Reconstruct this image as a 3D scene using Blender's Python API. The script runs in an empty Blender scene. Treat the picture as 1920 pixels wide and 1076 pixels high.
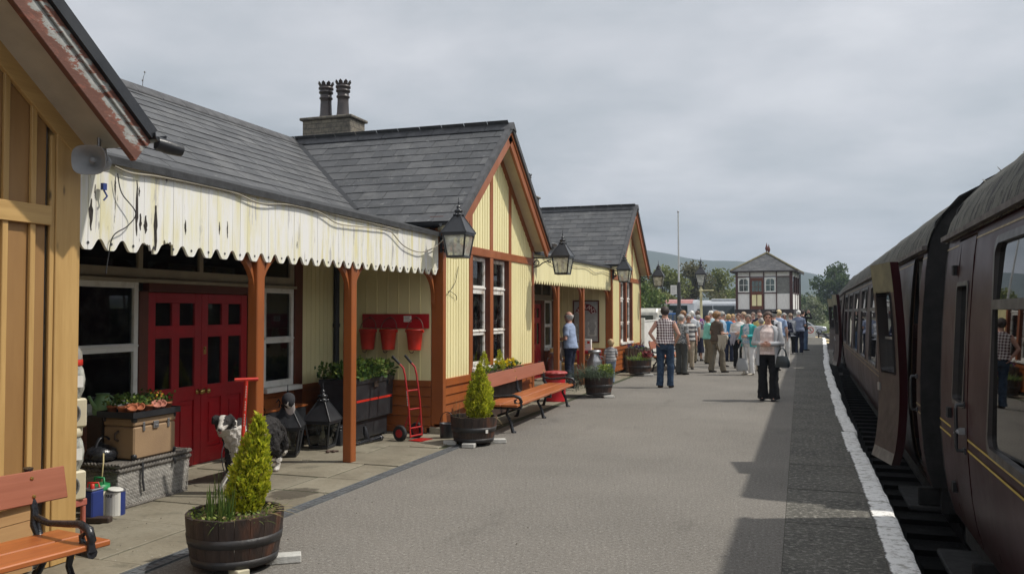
import bpy, math, random
from math import sin, cos, pi, radians as RD, atan2, sqrt, hypot
from mathutils import Vector as V, Matrix as MX, noise
SC = bpy.context.scene
COL = SC.collection
rnd = random.Random(7)
# ------------------------------------------------------------------ mesh builder
class MB:
    def __init__(s): s.v=[]; s.f=[]; s.m=[]; s.s=[]
    def add(s, vs, fs, m=0, sm=False, T=None):
        b=len(s.v)
        for p in vs:
            p=V(p); s.v.append(T@p if T is not None else p)
        for f in fs: s.f.append([b+i for i in f]); s.m.append(m); s.s.append(sm)
        return s
    def box(s,x0,x1,y0,y1,z0,z1,m=0,T=None):
        vs=[(x,y,z) for x in(x0,x1) for y in(y0,y1) for z in(z0,z1)]
        return s.add(vs,[(0,1,3,2),(4,6,7,5),(0,4,5,1),(2,3,7,6),(0,2,6,4),(1,5,7,3)],m,False,T)
    def bar(s,a,b,w,h,m=0,up=(0,0,1)):
        a=V(a); b=V(b); d=(b-a); L=d.length; d.normalize(); u=V(up)
        if abs(d.dot(u))>.98: u=V((1,0,0))
        r=d.cross(u).normalized(); u=r.cross(d)
        T=MX((( r.x,d.x,u.x,a.x),(r.y,d.y,u.y,a.y),(r.z,d.z,u.z,a.z),(0,0,0,1)))
        return s.box(-w/2,w/2,0,L,-h/2,h/2,m,T)
    def loft(s,rings,m=0,sm=True,cap=True,close=True):
        n=len(rings[0]); vs=[p for r in rings for p in r]; fs=[]
        for i in range(len(rings)-1):
            for j in range(n if close else n-1):
                k=(j+1)%n; fs.append((i*n+j,i*n+k,(i+1)*n+k,(i+1)*n+j))
        s.add(vs,fs,m,sm)
        if cap and close:
            s.add(rings[0],[tuple(range(n))[::-1]],m); s.add(rings[-1],[tuple(range(n))],m)
        return s
    def tube(s,pts,rad,n=8,m=0,sm=True,cap=True,flat=1.0):
        pts=[V(p) for p in pts]; k=len(pts)
        if not isinstance(rad,(list,tuple)): rad=[rad]*k
        rings=[]; prev=None
        for i,p in enumerate(pts):
            t=(pts[min(i+1,k-1)]-pts[max(i-1,0)]).normalized()
            if prev is None:
                u=V((0,0,1)) if abs(t.z)<.9 else V((0,1,0))
            else: u=prev
            r=t.cross(u).normalized(); u=r.cross(t).normalized(); prev=u
            rings.append([p+(r*cos(2*pi*j/n)+u*sin(2*pi*j/n)*flat)*rad[i] for j in range(n)])
        return s.loft(rings,m,sm,cap)
    def lathe(s,prof,c=(0,0,0),n=20,m=0,sm=True,T=None,cap=True,ex=1.0,ey=1.0):
        c=V(c); rings=[]
        for r,z in prof:
            ring=[c+V((r*ex*cos(2*pi*j/n),r*ey*sin(2*pi*j/n),z)) for j in range(n)]
            if T is not None: ring=[T@p for p in ring]
            rings.append(ring)
        return s.loft(rings,m,sm,cap)
    def ell(s,c,r,n=12,k=8,m=0,T=None,sm=True):
        prof=[]
        rings=[]
        c=V(c)
        for i in range(k+1):
            a=-pi/2+pi*i/k; q=max(cos(a),.02)
            ring=[V((r[0]*q*cos(2*pi*j/n),r[1]*q*sin(2*pi*j/n),r[2]*sin(a))) for j in range(n)]
            rings.append([(T@p if T is not None else p)+c for p in ring])
        return s.loft(rings,m,sm,True)
    def prism(s,poly,h,m=0,T=None,sm=False):
        """poly in local xy, extruded 0..h in z, mapped by T"""
        n=len(poly)
        vs=[(p[0],p[1],0) for p in poly]+[(p[0],p[1],h) for p in poly]
        fs=[tuple(range(n))[::-1],tuple(range(n,2*n))]
        s.add(vs,fs,m,False,T); b=len(s.v)-2*n
        for i in range(n):
            j=(i+1)%n; s.f.append([b+i,b+j,b+n+j,b+n+i]); s.m.append(m); s.s.append(sm)
        return s
    def sheet(s,fn,nu,nv,m=0,sm=True):
        vs=[fn(i/nu,j/nv) for i in range(nu+1) for j in range(nv+1)]
        fs=[(i*(nv+1)+j,(i+1)*(nv+1)+j,(i+1)*(nv+1)+j+1,i*(nv+1)+j+1) for i in range(nu) for j in range(nv)]
        return s.add(vs,fs,m,sm)
    def join(s,o,T=None,m=None):
        b=len(s.v)
        s.v+=[(T@p if T is not None else p.copy()) for p in o.v]
        for f in o.f: s.f.append([b+i for i in f])
        s.m+=o.m if m is None else [m]*len(o.m); s.s+=o.s
        return s
def fr(o,x,y,z):   # frame matrix
    x,y,z=V(x),V(y),V(z)
    return MX(((x.x,y.x,z.x,o[0]),(x.y,y.y,z.y,o[1]),(x.z,y.z,z.z,o[2]),(0,0,0,1)))
def TR(x=0,y=0,z=0,rz=0,rx=0,ry=0,sc=1): return MX.Translation((x,y,z))@MX.Rotation(rz,4,'Z')@MX.Rotation(ry,4,'Y')@MX.Rotation(rx,4,'X')@MX.Diagonal((sc,sc,sc,1))
def wloc(o):
    t=V((0,0,0))
    while o is not None: t=t+V(o.location); o=o.parent
    return t
def meshof(mb,name,mats):
    me=bpy.data.meshes.new(name)
    me.from_pydata([tuple(p) for p in mb.v],[],mb.f)
    me.polygons.foreach_set('material_index',mb.m); me.polygons.foreach_set('use_smooth',mb.s)
    for x in (mats if isinstance(mats,(list,tuple)) else [mats]): me.materials.append(x)
    me.update(); return me
def mk(name,mb,mats,parent=None,loc=None,bev=0,lab=None,kind=None,cat=None,grp=None,world=True,fix=False):
    """one mesh object. world=True: mb holds world coordinates and the parents are unrotated"""
    off=V((0,0,0))
    if world:
        if parent is not None: off=wloc(parent)
        elif loc is not None: off=V(loc)
        if off.length>0:
            mb.v=[p-off for p in mb.v]
    me=meshof(mb,name,mats); o=bpy.data.objects.new(name,me); COL.objects.link(o)
    if parent is not None: o.parent=parent
    elif loc is not None: o.location=loc
    if bev:
        b=o.modifiers.new('bev','BEVEL'); b.width=bev; b.segments=1; b.limit_method='ANGLE'; b.angle_limit=RD(40)
    if lab: o['label']=lab
    if kind: o['kind']=kind
    if cat: o['category']=cat
    if grp: o['group']=grp
    return o
def thing(name,label,cat,loc=(0,0,0),rz=0,grp=None):
    o=bpy.data.objects.new(name,None); COL.objects.link(o); o.location=loc; o.rotation_euler=(0,0,rz)
    o.empty_display_size=.2; o['label']=label; o['category']=cat
    if grp: o['group']=grp
    return o
def kids(o): return [c for c in bpy.data.objects if c.parent==o]
def dup(o,loc=None,rz=None,label=None,parent=None,scale=None):
    c=o.copy(); COL.objects.link(c); c.parent=parent
    if loc is not None: c.location=loc
    if rz is not None: c.rotation_euler=(0,0,rz)
    if scale is not None: c.scale=scale
    if label: c['label']=label
    for k in kids(o): dup(k,parent=c)
    return c
def remesh(mb,vox,it=4,fac=.5):
    me=meshof(mb,'tmp',[]); o=bpy.data.objects.new('tmp',me); COL.objects.link(o)
    r=o.modifiers.new('r','REMESH'); r.mode='VOXEL'; r.voxel_size=vox
    if it:
        k=o.modifiers.new('s','SMOOTH'); k.iterations=it; k.factor=fac
    dg=bpy.context.evaluated_depsgraph_get(); m2=bpy.data.meshes.new_from_object(o.evaluated_get(dg))
    out=MB(); out.v=[v.co.copy() for v in m2.vertices]; out.f=[list(p.vertices) for p in m2.polygons]
    out.m=[0]*len(out.f); out.s=[True]*len(out.f)
    bpy.data.objects.remove(o); bpy.data.meshes.remove(me); bpy.data.meshes.remove(m2)
    return out
def textmb(txt,size,T,depth=.002,m=0,align='CENTER'):
    c=bpy.data.curves.new('t','FONT'); c.body=txt; c.size=size; c.align_x=align; c.align_y='CENTER'; c.extrude=depth; c.resolution_u=2
    o=bpy.data.objects.new('t',c); COL.objects.link(o); dg=bpy.context.evaluated_depsgraph_get()
    m2=bpy.data.meshes.new_from_object(o.evaluated_get(dg)); mb=MB()
    mb.add([v.co for v in m2.vertices],[list(p.vertices) for p in m2.polygons],m,False,T)
    bpy.data.objects.remove(o); bpy.data.curves.remove(c); bpy.data.meshes.remove(m2); return mb
# ------------------------------------------------------------------ materials
class NT:
    def __init__(s,name):
        s.mat=bpy.data.materials.new(name); s.mat.use_nodes=True; s.t=s.mat.node_tree; s.n=s.t.nodes
        s.b=s.n['Principled BSDF']; s.out=s.n['Material Output']
    def a(s,ty,**k):
        n=s.n.new(ty)
        for q,v in k.items(): setattr(n,q,v)
        return n
    def l(s,a,b): s.t.links.new(a,b)
    def co(s,scale=(1,1,1),rot=(0,0,0)):
        tc=s.a('ShaderNodeTexCoord'); mp=s.a('ShaderNodeMapping'); mp.inputs['Scale'].default_value=scale; mp.inputs['Rotation'].default_value=rot
        s.l(tc.outputs['Object'],mp.inputs[0]); return mp.outputs[0]
    def noise(s,vec,sc,det=6,rough=.6):
        n=s.a('ShaderNodeTexNoise'); n.inputs['Scale'].default_value=sc; n.inputs['Detail'].default_value=det; n.inputs['Roughness'].default_value=rough
        s.l(vec,n.inputs['Vector']); return n.outputs[0]
    def ramp(s,fac,stops):
        r=s.a('ShaderNodeValToRGB'); e=r.color_ramp.elements
        while len(e)<len(stops): e.new(.5)
        for q,(p,c) in zip(e,stops):
            q.position=p; q.color=(c,c,c,1) if isinstance(c,(int,float)) else (*c,1)
        s.l(fac,r.inputs[0]); return r.outputs[0]
    def mix(s,f,a,b,ty='MIX'):
        m=s.a('ShaderNodeMix',data_type='RGBA',blend_type=ty)
        for q,v in ((0,f),(6,a),(7,b)):
            if isinstance(v,(int,float)): m.inputs[q].default_value=v if q==0 else (v,v,v,1)
            elif isinstance(v,tuple): m.inputs[q].default_value=(*v,1)
            else: s.l(v,m.inputs[q])
        return m.outputs[2]
    def math(s,op,a,b=0):
        m=s.a('ShaderNodeMath',operation=op)
        for q,v in ((0,a),(1,b)):
            if isinstance(v,(int,float)): m.inputs[q].default_value=v
            else: s.l(v,m.inputs[q])
        return m.outputs[0]
    def bump(s,h,st,d=.01):
        b=s.a('ShaderNodeBump'); b.inputs['Strength'].default_value=st; b.inputs['Distance'].default_value=d
        s.l(h,b.inputs['Height']); s.l(b.outputs[0],s.b.inputs['Normal'])
    def set(s,col=None,rough=None,metal=0,spec=.5):
        if col is not None:
            if isinstance(col,tuple): s.b.inputs['Base Color'].default_value=(*col,1)
            else: s.l(col,s.b.inputs['Base Color'])
        if rough is not None:
            if isinstance(rough,(int,float)): s.b.inputs['Roughness'].default_value=rough
            else: s.l(rough,s.b.inputs['Roughness'])
        s.b.inputs['Metallic'].default_value=metal; s.b.inputs['Specular IOR Level'].default_value=spec
        return s.mat
def sc3(c,k): return tuple(min(1,x*k) for x in c)
def pm(name,c,c2=None,ns=6,rough=.6,bump=0,bs=40,isl=0,st=(1,1,1),metal=0,spec=.5,lo=.35,hi=.65,dist=.01,speck=None):
    """general procedural material: two tones by noise, per-island variation, bump"""
    t=NT(name); co=t.co(st); n=t.noise(co,ns); c2=c2 or sc3(c,.72)
    col=t.ramp(n,[(lo,c2),(hi,c)])
    if isl:
        g=t.a('ShaderNodeNewGeometry'); r=t.ramp(g.outputs['Random Per Island'],[(0,1-isl),(1,1+isl)])
        col=t.mix(1.0,col,r,'MULTIPLY')
    if speck:
        s2=t.noise(co,speck[0],2); col=t.mix(t.ramp(s2,[(speck[1],0),(speck[1]+.06,1)]),col,speck[2])
    if bump: t.bump(t.noise(co,bs,4),bump,dist)
    rr=t.ramp(n,[(.3,min(1,rough+.1)),(.7,max(0,rough-.08))])
    return t.set(col,rr,metal,spec)
def glassmat(name,tint=(.5,.55,.55),refl=1.0,dirt=.06):
    t=NT(name); t.n.remove(t.b)
    f=t.a('ShaderNodeFresnel'); f.inputs[0].default_value=1.5
    fm=t.math('MULTIPLY',f.outputs[0],refl)
    tr=t.a('ShaderNodeBsdfTransparent'); tr.inputs[0].default_value=(*tint,1)
    gl=t.a('ShaderNodeBsdfGlossy'); gl.inputs['Roughness'].default_value=.012
    df=t.a('ShaderNodeBsdfDiffuse'); df.inputs[0].default_value=(.66,.66,.58,1) if dirt>.3 else (.35,.36,.34,1)
    dn=t.ramp(t.noise(t.co(),9),[(.45,max(0,dirt-.12)),(.75,min(1,dirt*2))])
    m0=t.a('ShaderNodeMixShader'); t.l(dn,m0.inputs[0]); t.l(tr.outputs[0],m0.inputs[1]); t.l(df.outputs[0],m0.inputs[2])
    m=t.a('ShaderNodeMixShader'); t.l(fm,m.inputs[0]); t.l(m0.outputs[0],m.inputs[1]); t.l(gl.outputs[0],m.inputs[2]); t.l(m.outputs[0],t.out.inputs[0])
    return t.mat
K={}
def mats():
    K['brown']=pm('brown_paint',(.33,.095,.021),(.25,.070,.016),ns=3,rough=.42,bump=.15,bs=30,st=(1,1,.4))
    K['bdark']=pm('dark_brown_paint',(.13,.03,.010),(.09,.022,.008),ns=3,rough=.45,bump=.15,bs=30)
    K['cream']=pm('cream_paint',(.86,.78,.44),(.78,.70,.38),ns=2.5,rough=.5,bump=.1,bs=25,isl=.05,st=(1,1,.4))
    K['white']=pm('white_paint',(.74,.73,.68),(.55,.53,.47),ns=7,rough=.5,bump=.2,bs=40,isl=.05,lo=.25,hi=.5)
    K['wornwhite']=pm('worn_white_paint',(.72,.70,.65),(.40,.34,.27),ns=9,rough=.6,bump=.3,bs=50,lo=.38,hi=.5)
    K['black']=pm('black_paint',(.016,.017,.02),(.03,.031,.034),ns=5,rough=.34,bump=.15,bs=35)
    K['blackiron']=pm('black_iron',(.012,.013,.016),(.022,.022,.025),ns=9,rough=.26,bump=.35,bs=45)
    K['red']=pm('red_paint',(.42,.018,.014),(.30,.012,.012),ns=4,rough=.38,bump=.1)
    K['doorred']=pm('dark_red_paint',(.43,.011,.017),(.32,.009,.013),ns=3,rough=.36,bump=.12,bs=30)
    K['bucket']=pm('bucket_red',(.62,.032,.014),(.45,.022,.012),ns=6,rough=.42,bump=.15)
    K['steel']=pm('dull_steel',(.42,.43,.44),(.28,.28,.29),ns=8,rough=.42,metal=.85,bump=.15)
    K['brass']=pm('brass',(.55,.38,.12),rough=.3,metal=.9)
    K['glass']=glassmat('window_glass',(.55,.58,.57),1.0,.05)
    K['lampglass']=glassmat('lamp_glass',(.88,.89,.85),.8,.48)
    K['rubber']=pm('rubber',(.02,.02,.021),rough=.75)
    K['soil']=pm('soil',(.05,.032,.02),(.10,.07,.045),ns=40,rough=.95,bump=.8,bs=60)
    K['interior']=pm('interior_plaster',(.32,.31,.28),rough=.8)
    K['paper']=pm('paper',(.78,.77,.72),(.68,.66,.6),ns=5,rough=.6)
    K['ink']=pm('ink',(.05,.05,.055),rough=.6)
    K['cable']=pm('cable_cream',(.40,.36,.28),rough=.5)
    K['concrete']=pm('concrete_block',(.55,.54,.50),(.42,.41,.38),ns=12,rough=.8,bump=.4,bs=60)
    # slates: per-island tone, lichen streaks
    t=NT('slates'); co=t.co(); g=t.a('ShaderNodeNewGeometry')
    base=t.ramp(g.outputs['Random Per Island'],[(0,(.068,.070,.074)),(.6,(.086,.088,.092)),(1,(.108,.109,.111))])
    n=t.noise(co,2.2,8,.7); col=t.mix(t.ramp(n,[(.52,0),(.72,.6)]),base,(.19,.19,.185))
    n3=t.noise(co,14,6,.7); col=t.mix(t.ramp(n3,[(.60,0),(.68,.6)]),col,(.27,.27,.26))
    n2=t.noise(co,5,5); col=t.mix(t.ramp(n2,[(.3,.5),(.55,0)]),col,(.045,.047,.047))
    t.bump(t.noise(co,30,5),.25,.006); K['slate']=t.set(col,.62,0,.4)
    K['felt']=pm('roofing_felt',(.055,.057,.06),(.035,.036,.038),ns=10,rough=.9,bump=.6,bs=120)
    K['ridge']=pm('ridge_tile',(.085,.086,.09),(.05,.05,.053),ns=7,rough=.7,bump=.3)
    # flaking paint on the valance
    t=NT('flaking_cream_paint'); co=t.co((1,1,1)); cs=t.co((9,9,1.1))
    g=t.a('ShaderNodeNewGeometry'); b=t.ramp(g.outputs['Random Per Island'],[(0,(.72,.67,.43)),(.5,(.76,.73,.54)),(1,(.70,.63,.33))])
    w=t.noise(cs,1.3,6,.65); col=t.mix(t.ramp(w,[(.38,0),(.58,.92)]),b,(.78,.77,.75))
    w2=t.noise(t.co((14,14,1.6)),1.0,7,.7); col=t.mix(t.ramp(w2,[(.60,0),(.64,.75)]),col,(.42,.40,.40))
    w3=t.noise(t.co((11,11,1.2)),1.7,5,.6); 
    sy=t.a('ShaderNodeSeparateXYZ'); t.l(co,sy.inputs[0])
    k=t.math('SUBTRACT',.5,t.ramp(t.math('MULTIPLY',t.math('ADD',sy.outputs[1],7.8),.2),[(.0,.42),(.22,.45),(.34,.56),(1,.60)]))
    col=t.mix(t.ramp(t.math('ADD',w3,k),[(.715,0),(.73,1)]),col,(.035,.026,.02))
    t.bump(t.math('ADD',w2,w3),.3,.006); K['flake']=t.set(col,.6)
    # peeling barge board: brown primer, grey and white
    t=NT('peeling_barge_paint'); co=t.co((1,1,1)); n=t.noise(t.co((1,2.2,5.5),(RD(38),0,0)),2.6,8,.68)
    n2=t.noise(t.co((1,3,7),(RD(38),0,0)),3.3,8,.7)
    hz_=t.a('ShaderNodeSeparateXYZ'); t.l(t.co(),hz_.inputs[0]); f_=t.math('SUBTRACT',4.91,t.math('MULTIPLY',t.math('ADD',hz_.outputs[2],t.math('MULTIPLY',t.math('ADD',hz_.outputs[1],12.0),.79)),.785)); bd_=t.math('SUBTRACT',.16,t.math('MULTIPLY',t.math('ABSOLUTE',t.math('SUBTRACT',f_,.115)),3.2)); n=t.math('ADD',n,t.math('MAXIMUM',bd_,-.15))
    col=t.ramp(n,[(.44,(.125,.05,.033)),(.52,(.19,.078,.05)),(.545,(.25,.25,.23)),(.72,(.38,.38,.355)),(.80,(.20,.19,.175))])
    col=t.mix(t.ramp(n2,[(.56,0),(.59,1)]),col,(.20,.07,.045)); t.bump(n,.6,.01); K['peel']=t.set(col,.7)
    K['soffit']=pm('soffit_paint',(.50,.46,.38),(.38,.35,.29),ns=3,rough=.7,bump=.2)
    K['soffitcream']=pm('cream_soffit',(.62,.57,.40),(.50,.46,.33),ns=3,rough=.65,bump=.2)
    def wood(nm,c1,c2,axis,sc=1,knots=True,rough=.55,line=10):
        t=NT(nm); s=[line*1.0,line*1.0,line*1.0]; s[axis]=.7
        co=t.co(tuple(s)); n=t.noise(co,2.2*sc,7,.65); g=t.a('ShaderNodeNewGeometry')
        col=t.ramp(n,[(.3,c2),(.7,c1)]); col=t.mix(1,col,t.ramp(g.outputs['Random Per Island'],[(0,.84),(1,1.1)]),'MULTIPLY')
        if knots:
            s2=[7,7,7]; s2[axis]=2.2; v=t.a('ShaderNodeTexVoronoi'); v.inputs['Scale'].default_value=1; t.l(t.co(tuple(s2)),v.inputs['Vector'])
            col=t.mix(t.ramp(v.outputs['Distance'],[(.03,1),(.10,0)]),col,sc3(c2,.28))
        t.bump(n,.18,.004); return t.set(col,rough)
    K['pinez']=wood('new_pine_upright',(.50,.315,.115),(.39,.23,.075),2)
    K['piney']=wood('new_pine_level',(.51,.325,.12),(.40,.24,.08),1)
    K['ply']=wood('plywood_sheet',(.37,.205,.072),(.31,.165,.056),2,knots=False,line=5)
    K['plyx']=wood('pine_boarding',(.47,.28,.125),(.38,.21,.09),1,knots=False,line=8)
    K['benchback']=wood('bench_back_plank',(.33,.115,.065),(.26,.085,.045),1,knots=False,rough=.42,line=14)
    K['benchseat']=wood('bench_seat_plank',(.42,.13,.035),(.27,.075,.02),1,knots=False,rough=.36,line=9)
    K['barrel']=pm('barrel_oak',(.045,.027,.019),(.020,.013,.011),ns=5,rough=.6,bump=.5,bs=25,isl=.16,st=(3,3,.7),speck=(2.0,.66,(.085,.034,.018)))
    K['hoop']=pm('barrel_hoop',(.018,.019,.021),(.035,.03,.027),ns=10,rough=.5,bump=.3)
    # stone of the chimney
    t=NT('chimney_stone'); tc=t.a('ShaderNodeTexCoord'); sp=t.a('ShaderNodeSeparateXYZ'); t.l(tc.outputs['Object'],sp.inputs[0])
    cb=t.a('ShaderNodeCombineXYZ'); t.l(t.math('ADD',sp.outputs[0],sp.outputs[1]),cb.inputs[0]); t.l(sp.outputs[2],cb.inputs[1])
    br=t.a('ShaderNodeTexBrick'); br.inputs['Scale'].default_value=4.6; br.inputs['Mortar Size'].default_value=.018; br.inputs['Brick Width'].default_value=.9; br.inputs['Row Height'].default_value=.36
    br.inputs['Color1'].default_value=(.30,.26,.195,1); br.inputs['Color2'].default_value=(.20,.175,.135,1); br.inputs['Mortar'].default_value=(.06,.055,.05,1)
    t.l(cb.outputs[0],br.inputs['Vector']); n=t.noise(t.co(),9,7,.7)
    col=t.mix(t.ramp(n,[(.4,.75),(.7,0)]),br.outputs['Color'],(.055,.052,.047)); t.bump(t.math('SUBTRACT',n,br.outputs['Fac']),.7,.02); K['stone']=t.set(col,.85)
    K['pot']=pm('chimney_pot_clay',(.075,.055,.05),(.035,.03,.03),ns=6,rough=.35,bump=.2)
mats()
# ------------------------------------------------------------------ ground and platform
def lerp(a,b,t): return a+(b-a)*t
def interp(tab,x):
    if x<=tab[0][0]: return tab[0][1]
    for (a,b),(c,d) in zip(tab,tab[1:]):
        if x<=c: return lerp(b,d,(x-a)/(c-a))
    return tab[-1][1]
EDGE=[(-10,.69),(14,.69),(18,.73),(24,.78),(29,.87),(36,1.05),(45,1.24),(54,1.43),(60,1.56)]
def edge(y): return interp(EDGE,y)
def asphalt(nm,c1,c2,speck,bs=160,big=.5,crack=False,joints=None):
    t=NT(nm); co=t.co(); n=t.noise(co,big,6,.6); col=t.ramp(n,[(.3,c2),(.7,c1)])
    f=t.noise(co,speck[0],3,.7); col=t.mix(t.ramp(f,[(.50,0),(.72,speck[1])]),col,speck[2])
    f2=t.noise(co,speck[0]*.8+9,3,.7); col=t.mix(t.ramp(f2,[(.30,.8),(.46,0)]),col,sc3(c2,.45))
    gr=t.noise(co,150,2,.5); col=t.mix(1,col,t.ramp(gr,[(.3,.62),(.7,1.34)]),'MULTIPLY')
    st=t.noise(t.co((1.2,.35,1)),1.6,7,.72); col=t.mix(t.ramp(st,[(.57,0),(.70,.45)]),col,sc3(c2,.60))
    h=t.math('ADD',f,f2)
    t.bump(h,.5,.006); return t.set(col,.88,0,.3)
K['asphalt']=asphalt('platform_asphalt',(.194,.178,.156),(.140,.129,.113),(42,.75,(.33,.315,.285)))
K['edgestrip']=asphalt('old_platform_edge',(.135,.128,.110),(.066,.063,.055),(24,.95,(.32,.305,.265)),big=1.6)
def ribbon(x0,x1,y0,y1,z,n=40):
    f0=x0 if callable(x0) else (lambda y:x0); f1=x1 if callable(x1) else (lambda y:x1)
    m=MB(); return m.sheet(lambda u,v:((lerp(f0(lerp(y0,y1,u)),f1(lerp(y0,y1,u)),v)),lerp(y0,y1,u),z),n,4,0,False)
YE=56.5
mk('platform',ribbon(-30,-.125,-10,YE,0.0),K['asphalt'],kind='structure')
# platform core (front wall, dark brick) under the surfaces
core=MB()
core.sheet(lambda u,v:(edge(lerp(-10,YE,u))-.10+0*v,lerp(-10,YE,u),-.02-.98*v),40,1,0,False)
core.sheet(lambda u,v:(lerp(-30,1.45,v),YE,-.012-.98*u),1,1,0,False)
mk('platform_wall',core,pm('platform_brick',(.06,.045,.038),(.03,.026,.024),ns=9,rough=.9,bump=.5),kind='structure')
# older edge strip in slabs, each slightly different
es=MB(); y=-10.
while y<YE:
    L=rnd.choice([1.15,1.3,1.5,1.75]); y2=min(YE,y+L); g=.006
    z=-.02+rnd.uniform(0,.006)+.022
    def f(u,v,y=y,y2=y2,z=z): 
        yy=lerp(y+g,y2-g,u); return (lerp(-.122,edge(yy)-.15,v),yy,z-.002)
    es.sheet(f,1,2,0,False); y=y2
mk('platform_edge_strip',es,K['edgestrip'],kind='structure')
mk('platform_joint_bed',ribbon(-.125,lambda y:edge(y)-.1,-10,YE,-.006),pm('joint_dirt',(.035,.033,.026),(.05,.055,.025),ns=6,rough=.95),kind='structure')
# white-painted coping stones with ragged paint
t=NT('coping_white_paint'); co=t.co(); sx=t.a('ShaderNodeSeparateXYZ'); uv=t.a('ShaderNodeUVMap')
a=t.a('ShaderNodeAttribute',attribute_name='across'); n=t.noise(co,16,6,.75); n2=t.noise(co,60,4)
k=t.math('ADD',a.outputs['Fac'],t.math('MULTIPLY',t.math('SUBTRACT',n,.5),.45))
col=t.mix(t.ramp(n,[(.37,0),(.50,1)]),(.42,.40,.36),(.86,.85,.82))
col=t.mix(t.ramp(n2,[(.62,0),(.75,.7)]),col,(.30,.28,.25))
col=t.mix(t.ramp(k,[(.03,0),(.09,1)]),(.10,.095,.082),col)
t.bump(t.math('ADD',n,n2),.5,.006); K['coping']=t.set(col,.75)
cp=MB(); across=[]; y=-10.
while y<YE:
    L=rnd.uniform(.78,1.0); y2=min(YE,y+L); dx=rnd.uniform(-.020,.016); zt=.012+rnd.uniform(-.005,.006)
    N=6
    prof=[(-.185,-.02,0.),(-.183,zt,0.),(-.11,zt+.001,.4),(-.03,zt,.85),(-.006,zt-.008,1.),(0,zt-.03,1.),(.0,-.16,1.),(-.1,-.17,1.)]
    rows=[]
    for i in range(N+1):
        yy=lerp(y+.013,y2-.013,i/N)
        w=rnd.uniform(-.006,.006) if 0<i<N else 0
        rows.append([(edge(yy)+dx+px+(w if px>-.02 else 0),yy,pz) for px,pz,_ in prof])
    b=len(cp.v); cp.loft(rows,0,False,False,False); 
    cp.add(rows[0],[tuple(range(len(prof)))]); cp.add(rows[-1],[tuple(range(len(prof)))[::-1]])
    across+= [q for _ in range(N+1) for *_,q in prof]+[q for *_,q in prof]*2
    y=y2
o=mk('platform_coping',cp,K['coping'],kind='structure')
at=o.data.attributes.new('across','FLOAT','POINT'); at.data.foreach_set('value',across)
# faint painted line across the platform
m=MB(); m.box(-.85,-.13,21.9,22.0,.003,.006); m.box(-2.5,-.9,22.05,22.13,.003,.006)
mk('platform_line_marking',m,pm('faded_line',(.30,.28,.25),(.16,.145,.125),ns=14,rough=.9),kind='structure')
# veranda paving: stone flags with gaps
t=NT('flagstone'); co=t.co(); n=t.noise(co,1.4,7,.65); n2=t.noise(co,22,5); g=t.a('ShaderNodeNewGeometry')
col=t.ramp(n,[(.3,(.15,.13,.092)),(.5,(.215,.19,.138)),(.72,(.27,.245,.185))])
col=t.mix(1,col,t.ramp(g.outputs['Random Per Island'],[(0,.82),(1,1.12)]),'MULTIPLY')
col=t.mix(t.ramp(n2,[(.55,0),(.75,.5)]),col,(.09,.08,.06)); n4=t.noise(co,7,4); col=t.mix(t.ramp(n4,[(.66,0),(.74,.35)]),col,(.32,.30,.25))

vd=t.a('ShaderNodeVectorMath',operation='SUBTRACT'); t.l(co,vd.inputs[0]); vd.inputs[1].default_value=(-4.24,6.48,0); vs=t.a('ShaderNodeVectorMath',operation='MULTIPLY'); t.l(vd.outputs[0],vs.inputs[0]); vs.inputs[1].default_value=(4.4,3.2,0)
ln=t.a('ShaderNodeVectorMath',operation='LENGTH'); t.l(vs.outputs[0],ln.inputs[0]); nd=t.noise(co,5.5,5,.65); dm=t.math('ADD',ln.outputs['Value'],t.math('MULTIPLY',t.math('SUBTRACT',nd,.5),1.5))
col=t.mix(t.ramp(dm,[(.72,.72),(.86,0)]),col,(.040,.032,.022))
n5=t.noise(co,2.6,6,.7); col=t.mix(t.ramp(n5,[(.56,0),(.70,.6)]),col,(.085,.080,.055))
t.bump(t.math('ADD',n,n2),.5,.012); K['flag']=t.set(col,.75)
fl=MB(); y=-3.
def flagrow(y,d,x0,x1):
    x=x0
    while x<x1-.05:
        w=min(rnd.uniform(.55,1.0),x1-x); z=.012+rnd.uniform(-.006,.006); gp=.007
        if x1-(x+w)<.3: w=x1-x
        fl.box(x+gp,x+w-gp,y+gp,y+d-gp,-.02,z); x+=w
while y<27.5:
    d=rnd.choice([.6,.75,.9]); flagrow(y,d,-5.97,-3.93 if y<9 else -4.02); y+=d
mk('veranda_paving',fl,K['flag'],kind='structure',bev=.004)
mk('paving_bed',MB().box(-6.1,-3.925,-3,27.6,-.02,.006),pm('paving_dirt',(.05,.047,.033),(.045,.06,.02),ns=5,rough=.95,bump=.6),kind='structure')
# steel drain channel between paving and asphalt
dr=MB(); y=-3.
while y<9.25:
    L=1.0; dr.box(-3.925,-3.905,y,y+L-.004,-.02,.016); dr.box(-3.905,-3.835,y,y+L-.004,-.02,.009); dr.box(-3.835,-3.82,y,y+L-.004,-.02,.014)
    for k in range(16): dr.box(-3.895,-3.845,y+.03+k*.06,y+.042+k*.06,.0092,.0098,1)
    y+=L
mk('drain_channel',dr,[pm('galvanised_channel',(.20,.215,.225),(.13,.135,.14),ns=7,rough=.55,metal=.5,bump=.2),K['ink']],kind='structure')
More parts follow.
